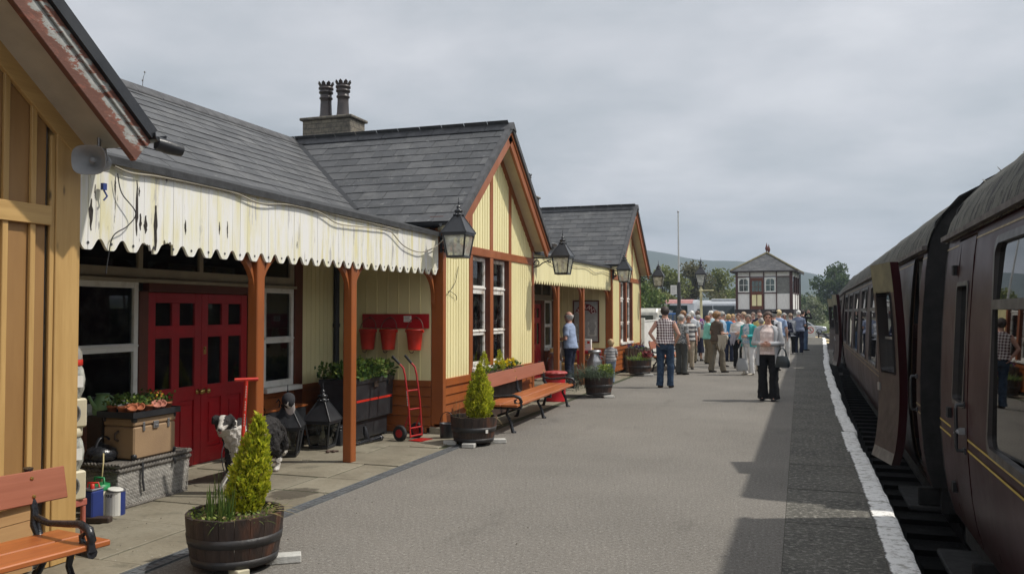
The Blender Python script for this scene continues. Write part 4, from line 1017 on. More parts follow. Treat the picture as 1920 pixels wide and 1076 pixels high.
wall_lamp('black lantern on the far corner of the far gable, in front of trees',-3.90,24.75,2.345,0,.56)
for lb,x,y,rz in(('old lantern head on the paving nearest the dog, a cap hung on its top',-5.38,8.12,RD(24)),('old lantern head on the paving in front of the black chest',-5.30,8.72,RD(6))):
    t=thing('old_lantern',lb,'lantern',(x,y,.04),rz,'old lantern heads on the paving'); lantern_parts(t,'oldglass')
# baseball cap on the first old lantern
t=thing('baseball_cap','black and white baseball cap hanging from the old lantern','cap',(-5.33,8.07,.63))
m=MB(); Tc=MX.Rotation(RD(72),4,'X')@MX.Rotation(RD(20),4,'Z')
rings=[]
for k in range(7):
    a=k/6*pi/2; rings.append([Tc@V((.078*cos(a)*cos(j*pi/8),.09*cos(a)*sin(j*pi/8),.085*sin(a))) for j in range(16)])
m.loft(rings,0,True,True); mk('crown',m,pm('cap_black',(.02,.02,.025),(.03,.03,.035),rough=.85),t,world=False)
m=MB(); m.loft([[Tc@V((.076*cos(a),.088*sin(a)-.0,.004)) for a in [RD(-150+i*12) for i in range(11)]],[Tc@V((.062*cos(a),.088*sin(a)-.075,-.014)) for a in [RD(-150+i*12) for i in range(11)]]],0,True,False,False)
m.loft([[Tc@V((.05*cos(a),.0935*sin(a),.012+.0*a)) for a in [RD(-140+i*10) for i in range(11)]],[Tc@V((.035*cos(a),.062*sin(a),.072)) for a in [RD(-140+i*10) for i in range(11)]]],0,True,False,False)
mk('peak',m,pm('cap_white',(.72,.66,.62),rough=.8),t,world=False)
# ------------------------------------------------------------------ veranda clutter
# hamper (woven geometry)
t=thing('wicker_hamper','grey woven wicker hamper with a leather strap on the paving','hamper',(-5.40,5.86,.0))
K['wicker']=pm('grey_wicker',(.45,.43,.39),(.27,.255,.23),ns=14,rough=.7,bump=.2,isl=.22); K['wickerd']=pm('dark_wicker',(.16,.145,.125),(.09,.08,.07),ns=14,rough=.7,isl=.25)
m=MB(); hx,hy,hz=.225,.42,.37; ti=.035
def woven(p0,p1,z0,z1,nrm,ti=0):
    p0,p1=V(p0),V(p1); L=(p1-p0).length; d=(p1-p0).normalized(); ns=int(L/.024); nr=int((z1-z0)/.0115); nrm=V(nrm)
    for r_ in range(nr):
        z=lerp(z0,z1,(r_+.5)/nr); pts=[]
        sh=ti*(1-(z-z0)/(z1-z0))
        for i in range(ns*2+1):
            pts.append(p0+d*(L*i/(ns*2))*1.0+nrm*((.0040 if (i+r_//2)%2 else -.0030)-sh)+V((0,0,z)))
        m.tube(pts,.0054,5,0,True,False,.75)
woven((hx,-hy,0),(hx,hy,0),.03,hz-.05,(1,0,0),.02); woven((-hx,-hy,0),(hx,-hy,0),.03,hz-.05,(0,-1,0),.02); woven((-hx,hy,0),(hx,hy,0),.03,hz-.05,(0,1,0),.02); woven((-hx,-hy,0),(-hx,hy,0),.03,hz-.05,(-1,0,0),.02)
mk('basket',m,K['wicker'],t,world=False)
m=MB(); m.box(-hx+.02,hx-.022,-hy+.022,hy-.022,.02,hz-.03)
mk('lining',m,K['wickerd'],t,world=False)
m=MB()
def rope(pts,n,rad): 
    for s in(0,1): 
        q=[]
        N=len(pts)
        for i in range(n):
            f=i/(n-1)*(N-1); k=min(int(f),N-2); p=V(pts[k]).lerp(V(pts[k+1]),f-k); a=i*1.1+s*pi; q.append(p+V((0,cos(a)*rad*.5,sin(a)*rad*.5)) if abs(pts[k][0]-pts[k+1][0])>.01 else p+V((cos(a)*rad*.5,0,sin(a)*rad*.5)))
        m.tube(q,rad*.72,5,0,True,False)
for z,e in((.022,-.018),(hz,.006),(hz-.045,.004)):
    P=[(hx+e,-hy-e,z),(hx+e,hy+e,z),(-hx-e,hy+e,z),(-hx-e,-hy-e,z),(hx+e,-hy-e,z)]
    for a,b in zip(P,P[1:]): rope([a,b],int((V(a)-V(b)).length/.012),.017)
m.box(-hx,hx,-hy,hy,hz-.03,hz+.006)
mk('lid',m,K['wickerd'],t,world=False)
m=MB(); m.tube([(hx+.004,-.17,hz+.01),(hx+.022,-.17,hz-.02),(hx+.018,-.165,.22),(hx+.012,-.14,.12)],.013,6,0,True,True,.35); m.box(hx-.1,hx+.02,-.183,-.157,hz+.012,hz+.018)
m.tube([(hx+.015,.20,hz-.03),(hx+.03,.205,hz-.06),(hx+.02,.215,hz-.075)],.012,6)
mk('strap',m,K['black'],t,world=False)
# brown trunk
t=thing('travel_trunk','brown fibre travel trunk with black corners standing on the hamper','trunk',(-5.36,5.885,.385))
K['fibre']=pm('brown_fibreboard',(.34,.225,.125),(.27,.175,.10),ns=3,rough=.65,bump=.15,bs=60); K['lidedge']=pm('trunk_edge',(.07,.045,.03),rough=.6)
m=MB().box(-.16,.16,-.245,.245,.0,.265); mk('body',m,K['fibre'],t,bev=.012,world=False)
m=MB().box(-.163,.163,-.248,.248,.27,.34); mk('lid',m,K['fibre'],t,bev=.012,world=False)
m=MB()
for sx in(-1,1):
    for sy in(-1,1):
        for z in(.022,.32): m.ell((sx*.145,sy*.23,z),(.026,.026,.027),8,6)
    m.box(.16,.168,sx*.244-.008,sx*.244+.008,.01,.26) if 0 else None
mk('corner_cap',m,K['black'],t,world=False)
for yy,nm in((-.14,'latch'),(.15,'latch')):
    mk(nm,MB().box(.160,.170,yy-.012,yy+.012,.225,.30),K['steel'],t,bev=.003,world=False)
mk('lock',MB().box(.160,.175,-.035,.025,.235,.295).box(.17,.182,-.02,.01,.25,.265),K['steel'],t,bev=.003,world=False)
mk('handle',MB().tube([(0,-.25,.15),(0,-.285,.17),(0,-.285,.21),(0,-.25,.23)],.01,6),K['lidedge'],t,world=False)
# tray with flower pots
t=thing('plant_tray','dark plastic tray of potted seedlings on top of the brown trunk','tray',(-5.36,5.87,.727))
m=MB(); m.box(-.19,.19,-.275,.285,0,.018); 
for a in(('x',-.19),('x',.185)): m.box(a[1],a[1]+.005,-.275,.285,.018,.05)
m.box(-.185,.185,-.275,-.27,.018,.05); m.box(-.185,.185,.28,.285,.018,.05)
mk('tray',m,K['black'],t,world=False)
terra=pm('terracotta',(.46,.15,.065),(.36,.11,.05),ns=6,rough=.75); pinkt=pm('pink_clay',(.62,.25,.18),rough=.7)
k=0
for (x,y,tilt) in((.12,-.22,1),(.12,-.14,1),(.04,-.23,0),(.02,-.13,0),(.12,-.03,0),(-.05,-.05,0),(.03,.01,0),(.12,.06,2),(.12,.115,2),(.03,.11,0),(-.1,-.2,0),(-.1,.06,0),(-.1,.16,0),(.05,.2,0),(.12,.20,0)):
    p=MB(); p.lathe([(.028,0),(.038,.055),(.042,.055),(.044,.075),(.040,.075),(.037,.06),(.002,.058)],(0,0,0),14)
    o=mk('flower_pot',p,terra if tilt!=2 else pinkt,None,(-5.36+x,5.87+y,.746),world=False); 
    if tilt: o.rotation_euler=(0,RD(38),RD(-40)); o.location.z=.752+.012
    o['label']=('small pinkish pot tipped forward at the tray edge' if tilt==2 else 'small terracotta pot tipped forward at the near end of the tray' if tilt==1 else 'small upright terracotta pot of seedlings in the dark tray'); o['category']='flower pot'; o['group']='seedling pots on the trunk'
def fseed(m):
    r=random.Random(31)
    for i in range(520):
        y=r.uniform(-.25,.26); x=r.uniform(-.15,.15); hgt=.05+.07*noise.noise(V((x*7,y*9,2)))+.02
        leaf(m,(x,y,r.uniform(.0,max(.02,hgt))),(r.uniform(-1,1),r.uniform(-1,1),r.uniform(.0,1)),.026,.036,0 if r.random()<.62 else (1 if y<.12 else 0),.35,r)
    for i in range(22): leaf(m,(.13,r.uniform(-.02,.14),r.uniform(.04,.1)),(r.uniform(-1,1),r.uniform(-1,1),.6),.022,.022,r.choice([1,2,3]),.2,r)
clump('seedlings','leafy green seedlings in the pots on the dark tray','plant',-5.36,5.87,.815,fseed,[K['leaf'],K['lime'],K['yellowpetal'],pm('orange_petal',(.6,.2,.05))])
# green jug behind the tray
t=thing('green_watering_can','pale green watering can beside the window behind the potted seedlings','watering can',(-5.73,5.84,.715))
m=MB(); m.lathe([(.075,0),(.082,.02),(.08,.10),(.055,.14),(.048,.17),(.06,.18)],(0,0,0),18); m.tube([(0,-.075,.06),(0,-.12,.12),(0,-.15,.17)],[.02,.014,.012],8); 
gm=pm('pale_green_enamel',(.22,.36,.16),(.14,.25,.10),ns=4,rough=.5)
mk('body',m,gm,t,world=False); mk('handle',MB().tube([(0,.07,.04),(0,.125,.07),(0,.13,.13),(0,.06,.165)],.009,6),gm,t,world=False)
mk('crate',MB().box(-5.80,-5.64,5.74,5.94,.013,.713),K['lidedge'],None,(-5.73,5.84,.01),.006,lab='dark wooden crate between the hamper and the window',cat='crate')
# black pot on hamper
t=thing('iron_pot','black domed iron pot with an arched strap handle on the near end of the hamper','pot',(-5.46,5.56,.385))
m=MB(); m.lathe([(.09,0),(.12,.012),(.128,.05),(.11,.09),(.06,.118),(.02,.128),(.014,.145),(.002,.15)],(0,0,0),20); mk('body',m,K['blackiron'],t,world=False)
m=MB(); m.loft([[(sx*1.0+.0,.10*cos(a)+.02,.04+.155*sin(a)) for sx,rr in((-.014,0),(.014,0))]+[(sx,.094*cos(a)+.02,.04+.147*sin(a)) for sx in(.014,-.014)] for a in [pi*i/12 for i in range(13)]],0,True); mk('handle',m,K['black'],t,world=False)
o=mk('cord',MB().tube([(-5.37,5.50,.44),(-5.33,5.45,.46),(-5.30,5.42,.40),(-5.29,5.40,.30),(-5.30,5.40,.2)],.006,6),pm('pale_cord',(.6,.5,.25)),None,(-5.35,5.45,.2),lab='thin pale cord hanging down over the end of the hamper',cat='cord')
# paint tins
blue=pm('blue_tin',(.02,.04,.20),(.015,.03,.14),ns=5,rough=.4); whitet=pm('white_tin',(.72,.71,.66),(.60,.59,.55),ns=5,rough=.45)
t=thing('paint_tin','white and blue paint tin with a battered silver lid beside the hamper','tin',(-5.12,5.36,.013))
m=MB()
for k in range(24):
    a0,a1=2*pi*k/24,2*pi*(k+1)/24; mi=1 if (k in(0,1,2,3,23)) else 0
    m.add([(.075*cos(a0),.075*sin(a0),0),(.075*cos(a1),.075*sin(a1),0),(.075*cos(a1),.075*sin(a1),.185),(.075*cos(a0),.075*sin(a0),.185)],[(0,1,2,3)],mi)
mk('can',m,[whitet,blue],t,world=False)
m=MB(); m.lathe([(.075,.18),(.078,.183),(.078,.19),(.062,.191),(.06,.186),(.002,.186)],(0,0,0),24); mk('rim',m,K['steel'],t,world=False)
m=MB(); m.lathe([(.058,0),(.06,.004),(.05,.008),(.002,.008)],(0,0,0),20,0,True,MX.Translation((.02,-.02,.198))@MX.Rotation(RD(9),4,'Y')); mk('lid',m,whitet,t,world=False)
tx=MB()
for i,ch in enumerate('PAINT'):
    a=-1.95+i*.2; tx.join(textmb(ch,.034,fr((.0755*cos(a),.0755*sin(a),.155),(-sin(a),cos(a),0),(0,0,1),(cos(a),sin(a),0)),.0006))
mk('lettering',tx,K['ink'],t,world=False)
t=thing('oil_can','square blue can with a red spout cap against the corner post','can',(-5.12,5.13,.013))
mk('body',MB().box(-.06,.06,-.06,.06,0,.235),blue,t,bev=.01,world=False); mk('top',MB().box(-.058,.058,-.058,.058,.236,.25),K['steel'],t,bev=.004,world=False); mk('cap',MB().lathe([(.016,.25),(.016,.285),(.002,.287)],(.02,-.02,0),10).tube([(-.045,0,.25),(-.04,0,.285),(.03,.03,.285),(.04,.03,.25)],.007,6),K['bucket'],t,world=False)
t=thing('plastic_jug','cream plastic jug with a green lid and handle behind the paint tin','jug',(-5.22,5.30,.013))
mk('body',MB().lathe([(.07,0),(.075,.02),(.075,.19),(.05,.22)],(0,0,0),16),K['soffitcream'],t,world=False); gr=pm('green_plastic',(.02,.25,.08),rough=.4)
mk('lid',MB().lathe([(.078,.20),(.078,.24),(.06,.245),(.002,.246)],(0,0,0),16),gr,t,world=False); mk('handle',MB().tube([(-.05,0,.24),(-.045,0,.29),(.045,0,.29),(.05,0,.24)],.009,6),gr,t,world=False)
# two sweet dispensers stacked at the corner
creamp=pm('cream_plastic',(.62,.56,.40),(.54,.48,.34),ns=5,rough=.4)
for i,(z,lab) in enumerate(((.30,'lower cream sweet dispenser with clear globe at the timber corner'),(.80,'upper cream sweet dispenser with red band, standing on the lower one'))):
    t=thing('sweet_dispenser',lab,'dispenser',(-4.85,4.62,z),RD(-20),'stacked sweet dispensers')
    mk('base',MB().box(-.10,.10,-.10,.10,0,.20),creamp,t,bev=.012,world=False)
    m=MB(); 
    for q in(1,):
        pts=[(.103,.045*cos(a),.10+.06*sin(a)) for a in [2*pi*j/18 for j in range(19)]]; m.tube(pts,.008,6,0,True,False)
    mk('vend_ring',m,K['steel'],t,world=False); mk('coin_plate',MB().box(.100,.106,-.035,.035,.075,.13),K['ink'],t,bev=.004,world=False)
    m=MB(); m.lathe([(.09,.205),(.112,.26),(.118,.33),(.105,.40),(.09,.43)],(0,0,0),20,0,True,None,False); mk('globe',m,K['lampglass'],t,world=False)
    m=MB(); m.lathe([(.002,.21),(.08,.215),(.10,.26),(.10,.31),(.05,.34),(.002,.345)],(0,0,0),16); mk('sweets',m,pm('sweets',(.35,.30,.27),(.12,.10,.12),ns=45,rough=.3,lo=.45,hi=.55),t,world=False)
    mk('label_card',MB().box(.116,.119,-.06,.06,.28,.36),K['paper'],t,world=False)
    if i:
        mk('band',MB().lathe([(.095,.425),(.10,.43),(.10,.465),(.095,.47)],(0,0,0),20),K['bucket'],t,world=False)
        m=MB().lathe([(.098,.47),(.095,.52),(.07,.56),(.03,.58),(.002,.583)],(0,0,0),20,0,True,None,False); mk('dome',m,K['lampglass'],t,world=False)
    else: mk('band',MB().lathe([(.09,.43),(.104,.44),(.104,.495),(.09,.498)],(0,0,0),20),creamp,t,world=False)
o=mk('stool',MB().box(-.10,.10,-.10,.10,.25,.297).box(-.095,-.065,-.095,-.065,0,.25).box(.065,.095,-.095,-.065,0,.25).box(-.095,-.065,.065,.095,0,.25).box(.065,.095,.065,.095,0,.25),pm('salmon_paint',(.45,.13,.09),rough=.5),None,(-4.85,4.62,.0),.006,world=False); o['label']='salmon-red stool under the sweet dispensers'; o['category']='stool'
o=mk('timber_offcut',MB().box(-.12,.12,-.035,.035,.0,.045),K['barrel'],None,(-5.06,5.10,.012),.006,world=False); o.rotation_euler=(0,0,.3); o['label']='dark timber offcut on the paving at the foot of the corner post'; o['category']='timber'
# red T pole and white plank
o=thing('red_barrow_handle','red T-shaped pole handle with white marks leaning by the nearest canopy post','pole',(-4.57,6.18,.013))
d=V((.03,.045,.995)); mk('pole',MB().tube([(0,0,0),d],.017,8),K['bucket'],o,world=False); mk('grip',MB().tube([d+V((-.07,-.07,.01)),d+V((.07,.07,.01))],.016,8),K['bucket'],o,world=False)
m=MB()
for k in range(16):
    if k in(5,10): continue
    p=d*(.62+.022*k); m.box(p.x+.010,p.x+.0178,p.y-.016,p.y-.0145,p.z-.007,p.z+.007)
mk('lettering',m,K['paper'],o,world=False)
o=mk('plank',MB().bar((-4.90,6.33,.02),(-4.83,6.42,.20),.07,.014),K['white'],None,(-4.90,6.33,.013),.003,lab='short white board leaning behind the golden conifer in the nearest barrel',cat='board')
# low stand with plank behind the lanterns
t=thing('plank_stand','low black stand with a worn plank top behind the old lanterns','stand',(-5.68,8.45,0)); 
mk('top',MB().box(-.09,.09,-.42,.42,.48,.505),K['benchseat'],t,bev=.004,world=False); mk('frame',MB().box(-.085,.085,-.38,.38,.20,.478),K['black'],t,bev=.006,world=False)
for sx in(-1,1):
    for sy in(-1,1): mk('leg',MB().box(sx*.06-.02,sx*.06+.02,sy*.33-.02,sy*.33+.02,.012,.20),K['black'],t,world=False)
mk('hook',MB().tube([(.0,-.33,.505),(0,-.36,.56),(0,-.40,.60),(0,-.42,.56)],.008,6).tube([(.0,-.05,.505),(0,-.03,.56),(0,-.06,.6),(0,-.1,.57)],.008,6),K['blackiron'],t,world=False)
# black chest raised on stand, with plants
t=thing('black_chest','big black wooden chest with a red stripe, used as a planter by the bucket wall','chest',(-5.33,9.60,0))
m=MB(); m.add([(-.25,-.50,.27),(.24,-.50,.27),(.24,.50,.27),(-.25,.50,.27),(-.25,-.5,.76),(.25,-.5,.76),(.25,.5,.76),(-.25,.5,.76)],[(3,2,1,0),(4,5,6,7),(0,1,5,4),(1,2,6,5),(2,3,7,6),(3,0,4,7)])
mk('body',m,K['black'],t,bev=.01,world=False)
mk('rim',MB().box(-.262,.262,-.512,.512,.715,.78),K['black'],t,bev=.008,world=False)
mk('stripe',MB().box(.2455,.2475,-.47,.47,.50,.527),K['bucket'],t,world=False)
mk('lock',MB().box(.255,.268,-.05,.05,.66,.73).box(.255,.268,.34,.38,.66,.73),K['lidedge'],t,bev=.003,world=False)
m=MB().box(-.2,.2,-.42,.42,.04,.268); mk('base',m,K['black'],t,bev=.006,world=False)
for sx in(-1,1):
    for sy in(-1,1): mk('foot',MB().box(sx*.17-.03,sx*.17+.03,sy*.38-.03,sy*.38+.03,.012,.04),K['black'],t,world=False)
def fch(m):
    r=random.Random(41)
    for i in range(1000):
        x=r.uniform(-.27,.27); y=r.uniform(-.52,.50); h=.10+.16*abs(noise.noise(V((x*4,y*3,5))))+.05
        leaf(m,(x*1.08,y,r.uniform(-.02,h)),(r.uniform(-1,1),r.uniform(-1,1),r.uniform(-.1,1)),.055,.065,r.choice([0,0,1]),.35,r)
    for i in range(260): leaf(m,(r.uniform(-.1,.28),r.uniform(.1,.5),r.uniform(.03,.2)),(r.uniform(-1,1),r.uniform(-1,1),r.uniform(0,1)),.03,.05,1,.3,r)
clump('strawberry_plants','leafy green plants growing out of the top of the black chest','plant',-5.33,9.60,.78,fch,[K['leaf'],K['lime']])
# black box and iron castings by the second post
t=thing('black_box','small black deed box on the paving behind the second canopy post','box',(-5.28,9.0-.02,.013),RD(4)); mk('body',MB().box(-.12,.12,-.1,.1,0,.20),K['black'],t,bev=.01,world=False); mk('lid',MB().box(-.125,.125,-.105,.105,.202,.235),K['black'],t,bev=.01,world=False)
t=thing('iron_casting','black curved iron casting with bolt holes lying on the paving beside the chest','casting',(-4.98,9.25,.013)); m=MB(); m.tube([(-.02,-.30,.02),(.0,-.18,.03),(.0,-.02,.025),(.02,.10,.03),(.05,.22,.035)],[.02,.025,.03,.03,.04],8); m.tube([(0,-.02,.03),(-.02,-.04,.12),(-.04,-.03,.2)],[.03,.035,.022],8); m.tube([(0.,-.3,.03),(-.02,-.36,.05),(-.04,-.33,.09),(-.02,-.28,.08)],.016,6)
mk('casting',m,K['blackiron'],t,world=False); m=MB()
for y in(.17,.22): m.lathe([(.012,0),(.012,.004)],(0,0,0),8,0,True,fr((.085,y,.04),(0,1,0),(0,0,1),(1,0,0)))
mk('bolt',m,K['steel'],t,world=False)
o=mk('iron_nuts',MB().ell((0,0,.02),(.025,.03,.02),8,6).ell((.05,.04,.018),(.022,.022,.018),8,6).tube([(-.02,.05,.014),(.08,.1,.014)],.012,6),pm('rusty_iron',(.10,.06,.045),rough=.7),None,(-5.05,8.42,.013),world=False); o['label']='handful of rusty iron nuts beside the old lanterns'; o['category']='scrap iron'
# sack truck
t=thing('sack_truck','red two-wheeled sack truck with black grips leaning at the bucket wall','sack truck',(-4.66,9.66,0))
b0=V((.12,.0,.05)); tp=V((.0,.05,1.0)); w=.10
W_=V((.22,.95,0)).normalized()*.115
m=MB()
for s in(-1,1):
    a=b0+W_*s; c=b0.lerp(tp,.80)+W_*s; e=tp+W_*s*1.05+V((-.09,-.02,.0)); m.tube([a,b0.lerp(tp,.45)+W_*s+V((.014,0,0)),c,b0.lerp(tp,.9)+W_*s+V((-.015,0,0)),e],.0125,8)
for f in(.12,.36,.60,.02): p=b0.lerp(tp,f); m.tube([p-W_,p+W_],.011,8)
ax=b0+V((-.115,.02,.055)); 
for s in(-1,1): m.tube([b0.lerp(tp,.28)+W_*s,ax+W_*s],.010,6)
mk('frame',m,K['red'],t,world=False)
m=MB(); 
for s in(-1,1): e=tp+W_*s*1.05+V((-.09,-.02,.0)); f=b0.lerp(tp,.9)+W_*s+V((-.015,0,0)); m.tube([e.lerp(f,.5),e+(e-f)*.55],.017,8)
mk('grip',m,K['rubber'],t,world=False)
m=MB(); Tt=fr(b0+V((0,0,-.032)),W_.normalized(),V((.95,-.22,0)).normalized(),(0,0,1)); m.box(-.13,.13,-.02,.16,0,.006,0,Tt); mk('toe_plate',m,K['red'],t,world=False)
for s in(-1,1):
    c=ax+W_*s*1.45; Tw=fr(c,(0,0,1),W_.normalized().cross(V((0,0,1))),W_.normalized()); m=MB(); m.lathe([(.055,-.022),(.085,-.026),(.098,-.016),(.102,0),(.098,.016),(.085,.026),(.055,.022)],(0,0,0),20,0,True,Tw)
    Wh=mk('wheel',m,K['rubber'],t,world=False); m=MB().lathe([(.05,-.027),(.054,-.02),(.054,.02),(.05,.027),(.02,.02),(.015,.035),(.002,.036)],(0,0,0),16,0,True,Tw); mk('hub',m,K['red'],Wh,world=False)
m=MB()
for k in range(9): p=b0.lerp(tp,.42+.022*k)+W_*(-1); m.box(p.x+.004,p.x+.012,p.y-.0145,p.y-.0135,p.z-.006,p.z+.006)
mk('lettering',m,K['paper'],t,world=False)
# fire buckets on board
t=thing('bucket_board','dark red board with hooks fixed to the cream wall','board',(-5.1,10.23,1.48)); mk('board',MB().box(-5.60,-4.62,10.20,10.222,1.385,1.575),K['doorred'],t,bev=.004)
m=MB()
for x in(-5.46,-5.155,-4.775): m.tube([(x,10.2,1.52),(x,10.17,1.515),(x,10.15,1.525),(x,10.145,1.54)],.007,6)
mk('hook',m,K['blackiron'],t)
mk('notice',MB().box(-4.98,-4.87,10.196,10.199,1.47,1.55),K['paper'],t); m=MB()
for k in range(4): m.box(-4.97,-4.88-.02*(k%2),10.1952,10.1958,1.538-k*.018,1.543-k*.018)
mk('lettering',m,K['ink'],t)
for x,lab in((-5.46,'red fire bucket nearest the canopy post, partly hidden by it'),(-5.155,'middle red fire bucket hanging on the dark red board'),(-4.775,'red fire bucket at the gable end of the dark red board, below the notice')):
    t=thing('fire_bucket',lab,'bucket',(x,10.10,1.105),0,'red fire buckets on the board'); tilt=MX.Rotation(RD(-3),4,'X')
    m=MB(); m.lathe([(.082,.0),(.085,.012),(.084,.02),(.112,.255),(.119,.258),(.119,.27),(.108,.268),(.08,.02),(.002,.02)],(0,0,0),24); mk('pail',m,K['bucket'],t,world=False)
    m=MB(); m.tube([(.118*cos(a)*1.0,.045*sin(a)*1.0+.0,.255+.165*sin(a)) for a in [pi*i/14 for i in range(15)]],.006,6); m.tube([(.03*cos(a),-.09+.0,-.005-.03*sin(a)) for a in [pi*i/8 for i in range(9)]],.006,6); mk('handle',m,pm('rusty_handle',(.12,.05,.035),rough=.6),t,world=False)
    m=MB()
    for s in(-1,1): m.box(s*.118-.012,s*.118+.012,-.014,.014,.23,.262)
    mk('lug',m,K['bucket'],t,world=False)
# black coal scuttle by the pad stone
t=thing('coal_bucket','black metal bucket with hoop handle at the foot of the gable corner','bucket',(-4.24,9.93,.0)); m=MB(); m.lathe([(.085,0),(.088,.01),(.095,.19),(.099,.2),(.094,.2),(.08,.02)],(0,0,0),20); mk('pail',m,K['black'],t,world=False); mk('handle',MB().tube([(.097*cos(a),.0,.19+.15*sin(a)) for a in [pi*i/12 for i in range(13)]],.005,6),K['blackiron'],t,world=False)
# red drum, churns
t=thing('red_drum','red drum with a wavy red lid standing at the far end of the long bench','drum',(-4.18,14.72,0)); m=MB(); m.lathe([(.19,0),(.195,.02),(.19,.03),(.185,.25),(.19,.26),(.185,.27),(.18,.48)],(0,0,0),28); mk('body',m,K['doorred'],t,world=False)
m=MB(); 
rings=[]
for rr,z in((.17,.485),(.215,.492),(.22,.515),(.19,.535),(.05,.55),(.002,.552)): rings.append([V(((rr+(.008*cos(12*a) if rr>.15 else 0))*cos(a),(rr+(.008*cos(12*a) if rr>.15 else 0))*sin(a),z)) for a in [2*pi*j/72 for j in range(72)]])
m.loft(rings); mk('lid',m,pm('lid_red',(.40,.06,.055),(.30,.045,.04),ns=5,rough=.5),t,world=False)
def churn(lab,x,y,s):
    t=thing('milk_churn',lab,'milk churn',(x,y,.012),0,'silver milk churns in the second veranda'); m=MB(); m.lathe([(.15*s,0),(.155*s,.02*s),(.155*s,.42*s),(.15*s,.45*s),(.10*s,.54*s),(.095*s,.60*s)],(0,0,0),24); mk('body',m,K['steel'],t,world=False)
    m=MB(); m.lathe([(.10*s,.60*s),(.135*s,.605*s),(.14*s,.64*s),(.12*s,.665*s),(.02*s,.675*s),(.002,.675*s)],(0,0,0),24); mk('lid',m,K['steel'],t,world=False)
    m=MB(); 
    for q in(-1,1): m.tube([(q*.14*s,0,.44*s),(q*.19*s,0,.47*s),(q*.18*s,0,.53*s),(q*.10*s,0,.54*s)],.010*s,6)
    mk('handle',m,K['steel'],t,world=False)
churn('silver milk churn beside the dark red doors, behind the red drum',-5.40,19.0,.98); churn('silver milk churn behind the lavender barrel near the toddler',-4.40,18.75,1.1)
# pine settle in the second veranda
t=thing('slatted_settle','varnished pine slatted settle against the cream wall of the far gable','settle',(-5.25,19.95,0)); 
m=MB()
for k in range(5): m.box(-.45,.45,-.22+k*.09,-.22+k*.09+.075,.34,.365)
for k in range(4): m.box(-.45,.45,.24,.262,.02+k*.09+.02,.02+k*.09+.09); m.box(-.45,.45,-.25,-.23,.03+k*.08,.03+k*.08+.07)
mk('seat',m,K['piney'],t,bev=.004,world=False); m=MB()
for k in range(3): m.box(-.45,.45,.25,.275,.45+k*.1,.45+k*.1+.08)
mk('backrest',m,K['piney'],t,bev=.004,world=False); 
for s in(-1,1): mk('leg',MB().box(s*.46-.02,s*.46+.02,-.24,.28,.012,.72),K['piney'],t,world=False)
# red crate with white sign
t=thing('red_trolley','dark red luggage trolley carrying a white notice box, behind the toddler','trolley',(-4.72,19.55,0)); mk('deck',MB().box(-.26,.26,-.2,.2,.62,.70),K['doorred'],t,bev=.006,world=False)
for sx in(-1,1):
    for sy in(-1,1): mk('leg',MB().box(sx*.22-.025,sx*.22+.025,sy*.16-.025,sy*.16+.025,.012,.62),K['doorred'],t,world=False)
t=thing('notice_box','white notice box with a small red mark on top of the trolley','notice',(-4.80,19.50,.70)); mk('box',MB().box(-.15,.15,-.05,.05,0,.26),K['paper'],t,bev=.004,world=False); m=MB(); m.box(.06,.12,-.0525,-.0505,.16,.22); mk('mark',m,K['bucket'],t,world=False); m=MB()
for k in range(5): m.box(-.12,.03-.03*(k%2),-.0525,-.0505,.20-k*.03,.208-k*.03)
mk('lettering',m,K['ink'],t,world=False)
# poster
t=thing('railway_poster','framed grey poster with MIDLAND in red letters on an arch, on the cream wall','poster',(-5.10,20.78,1.36)); x0,x1,z0,z1=-5.40,-4.79,.87,1.86; Yp=20.77
mk('frame',MB().box(x0-.035,x1+.035,Yp,Yp+.03,z0-.035,z0).box(x0-.035,x1+.035,Yp,Yp+.03,z1,z1+.035).box(x0-.035,x0,Yp,Yp+.03,z0,z1).box(x1,x1+.035,Yp,Yp+.03,z0,z1),K['bdark'],t,bev=.004)
mk('sheet',MB().box(x0,x1,Yp+.012,Yp+.018,z0,z1),pm('grey_poster',(.42,.42,.40),(.30,.30,.29),ns=7,rough=.5),t)
cxp=-5.095; cz=1.52; m=MB(); n=20; P=[]
for i in range(n+1): a=lerp(RD(165),RD(15),i/n); P.append((cxp+.285*cos(a),cz+.285*sin(a)))
for i in range(n+1): a=lerp(RD(15),RD(165),i/n); P.append((cxp+.125*cos(a),cz+.125*sin(a)))
for i in range(n):
    q=[P[i],P[i+1],P[2*n-i],P[2*n+1-i]]; m.add([(a,Yp+.0112,b) for a,b in q],[(0,1,2,3)])
mk('arch',m,pm('poster_dark',(.20,.022,.028),rough=.5),t); m=MB()
for i,ch in enumerate('MIDLAND'):
    a=lerp(RD(153),RD(27),i/6); c=(cxp+.205*cos(a),Yp+.0105,cz+.205*sin(a)); th=a-pi/2; m.join(textmb(ch,.15,fr(c,(cos(th),0,sin(th)),(-sin(th),0,cos(th)),(0,-1,0)),.0004))
mk('lettering',m,pm('poster_letter',(.85,.68,.62),rough=.5),t); m=MB()
for cx_ in(-5.25,-4.94):
    m.box(cx_-.115,cx_+.115,Yp+.0105,Yp+.0115,1.00,1.36)
mk('text_panel',m,pm('poster_panel',(.58,.58,.54),(.48,.48,.45),rough=.5),t); m=MB(); r=random.Random(2)
for cx_ in(-5.25,-4.94):
    for k in range(12): wv=r.uniform(.05,.10); m.box(cx_-wv,cx_+wv,Yp+.0095,Yp+.0102,1.335-k*.027,1.345-k*.027)
mk('text_lines',m,K['ink'],t)
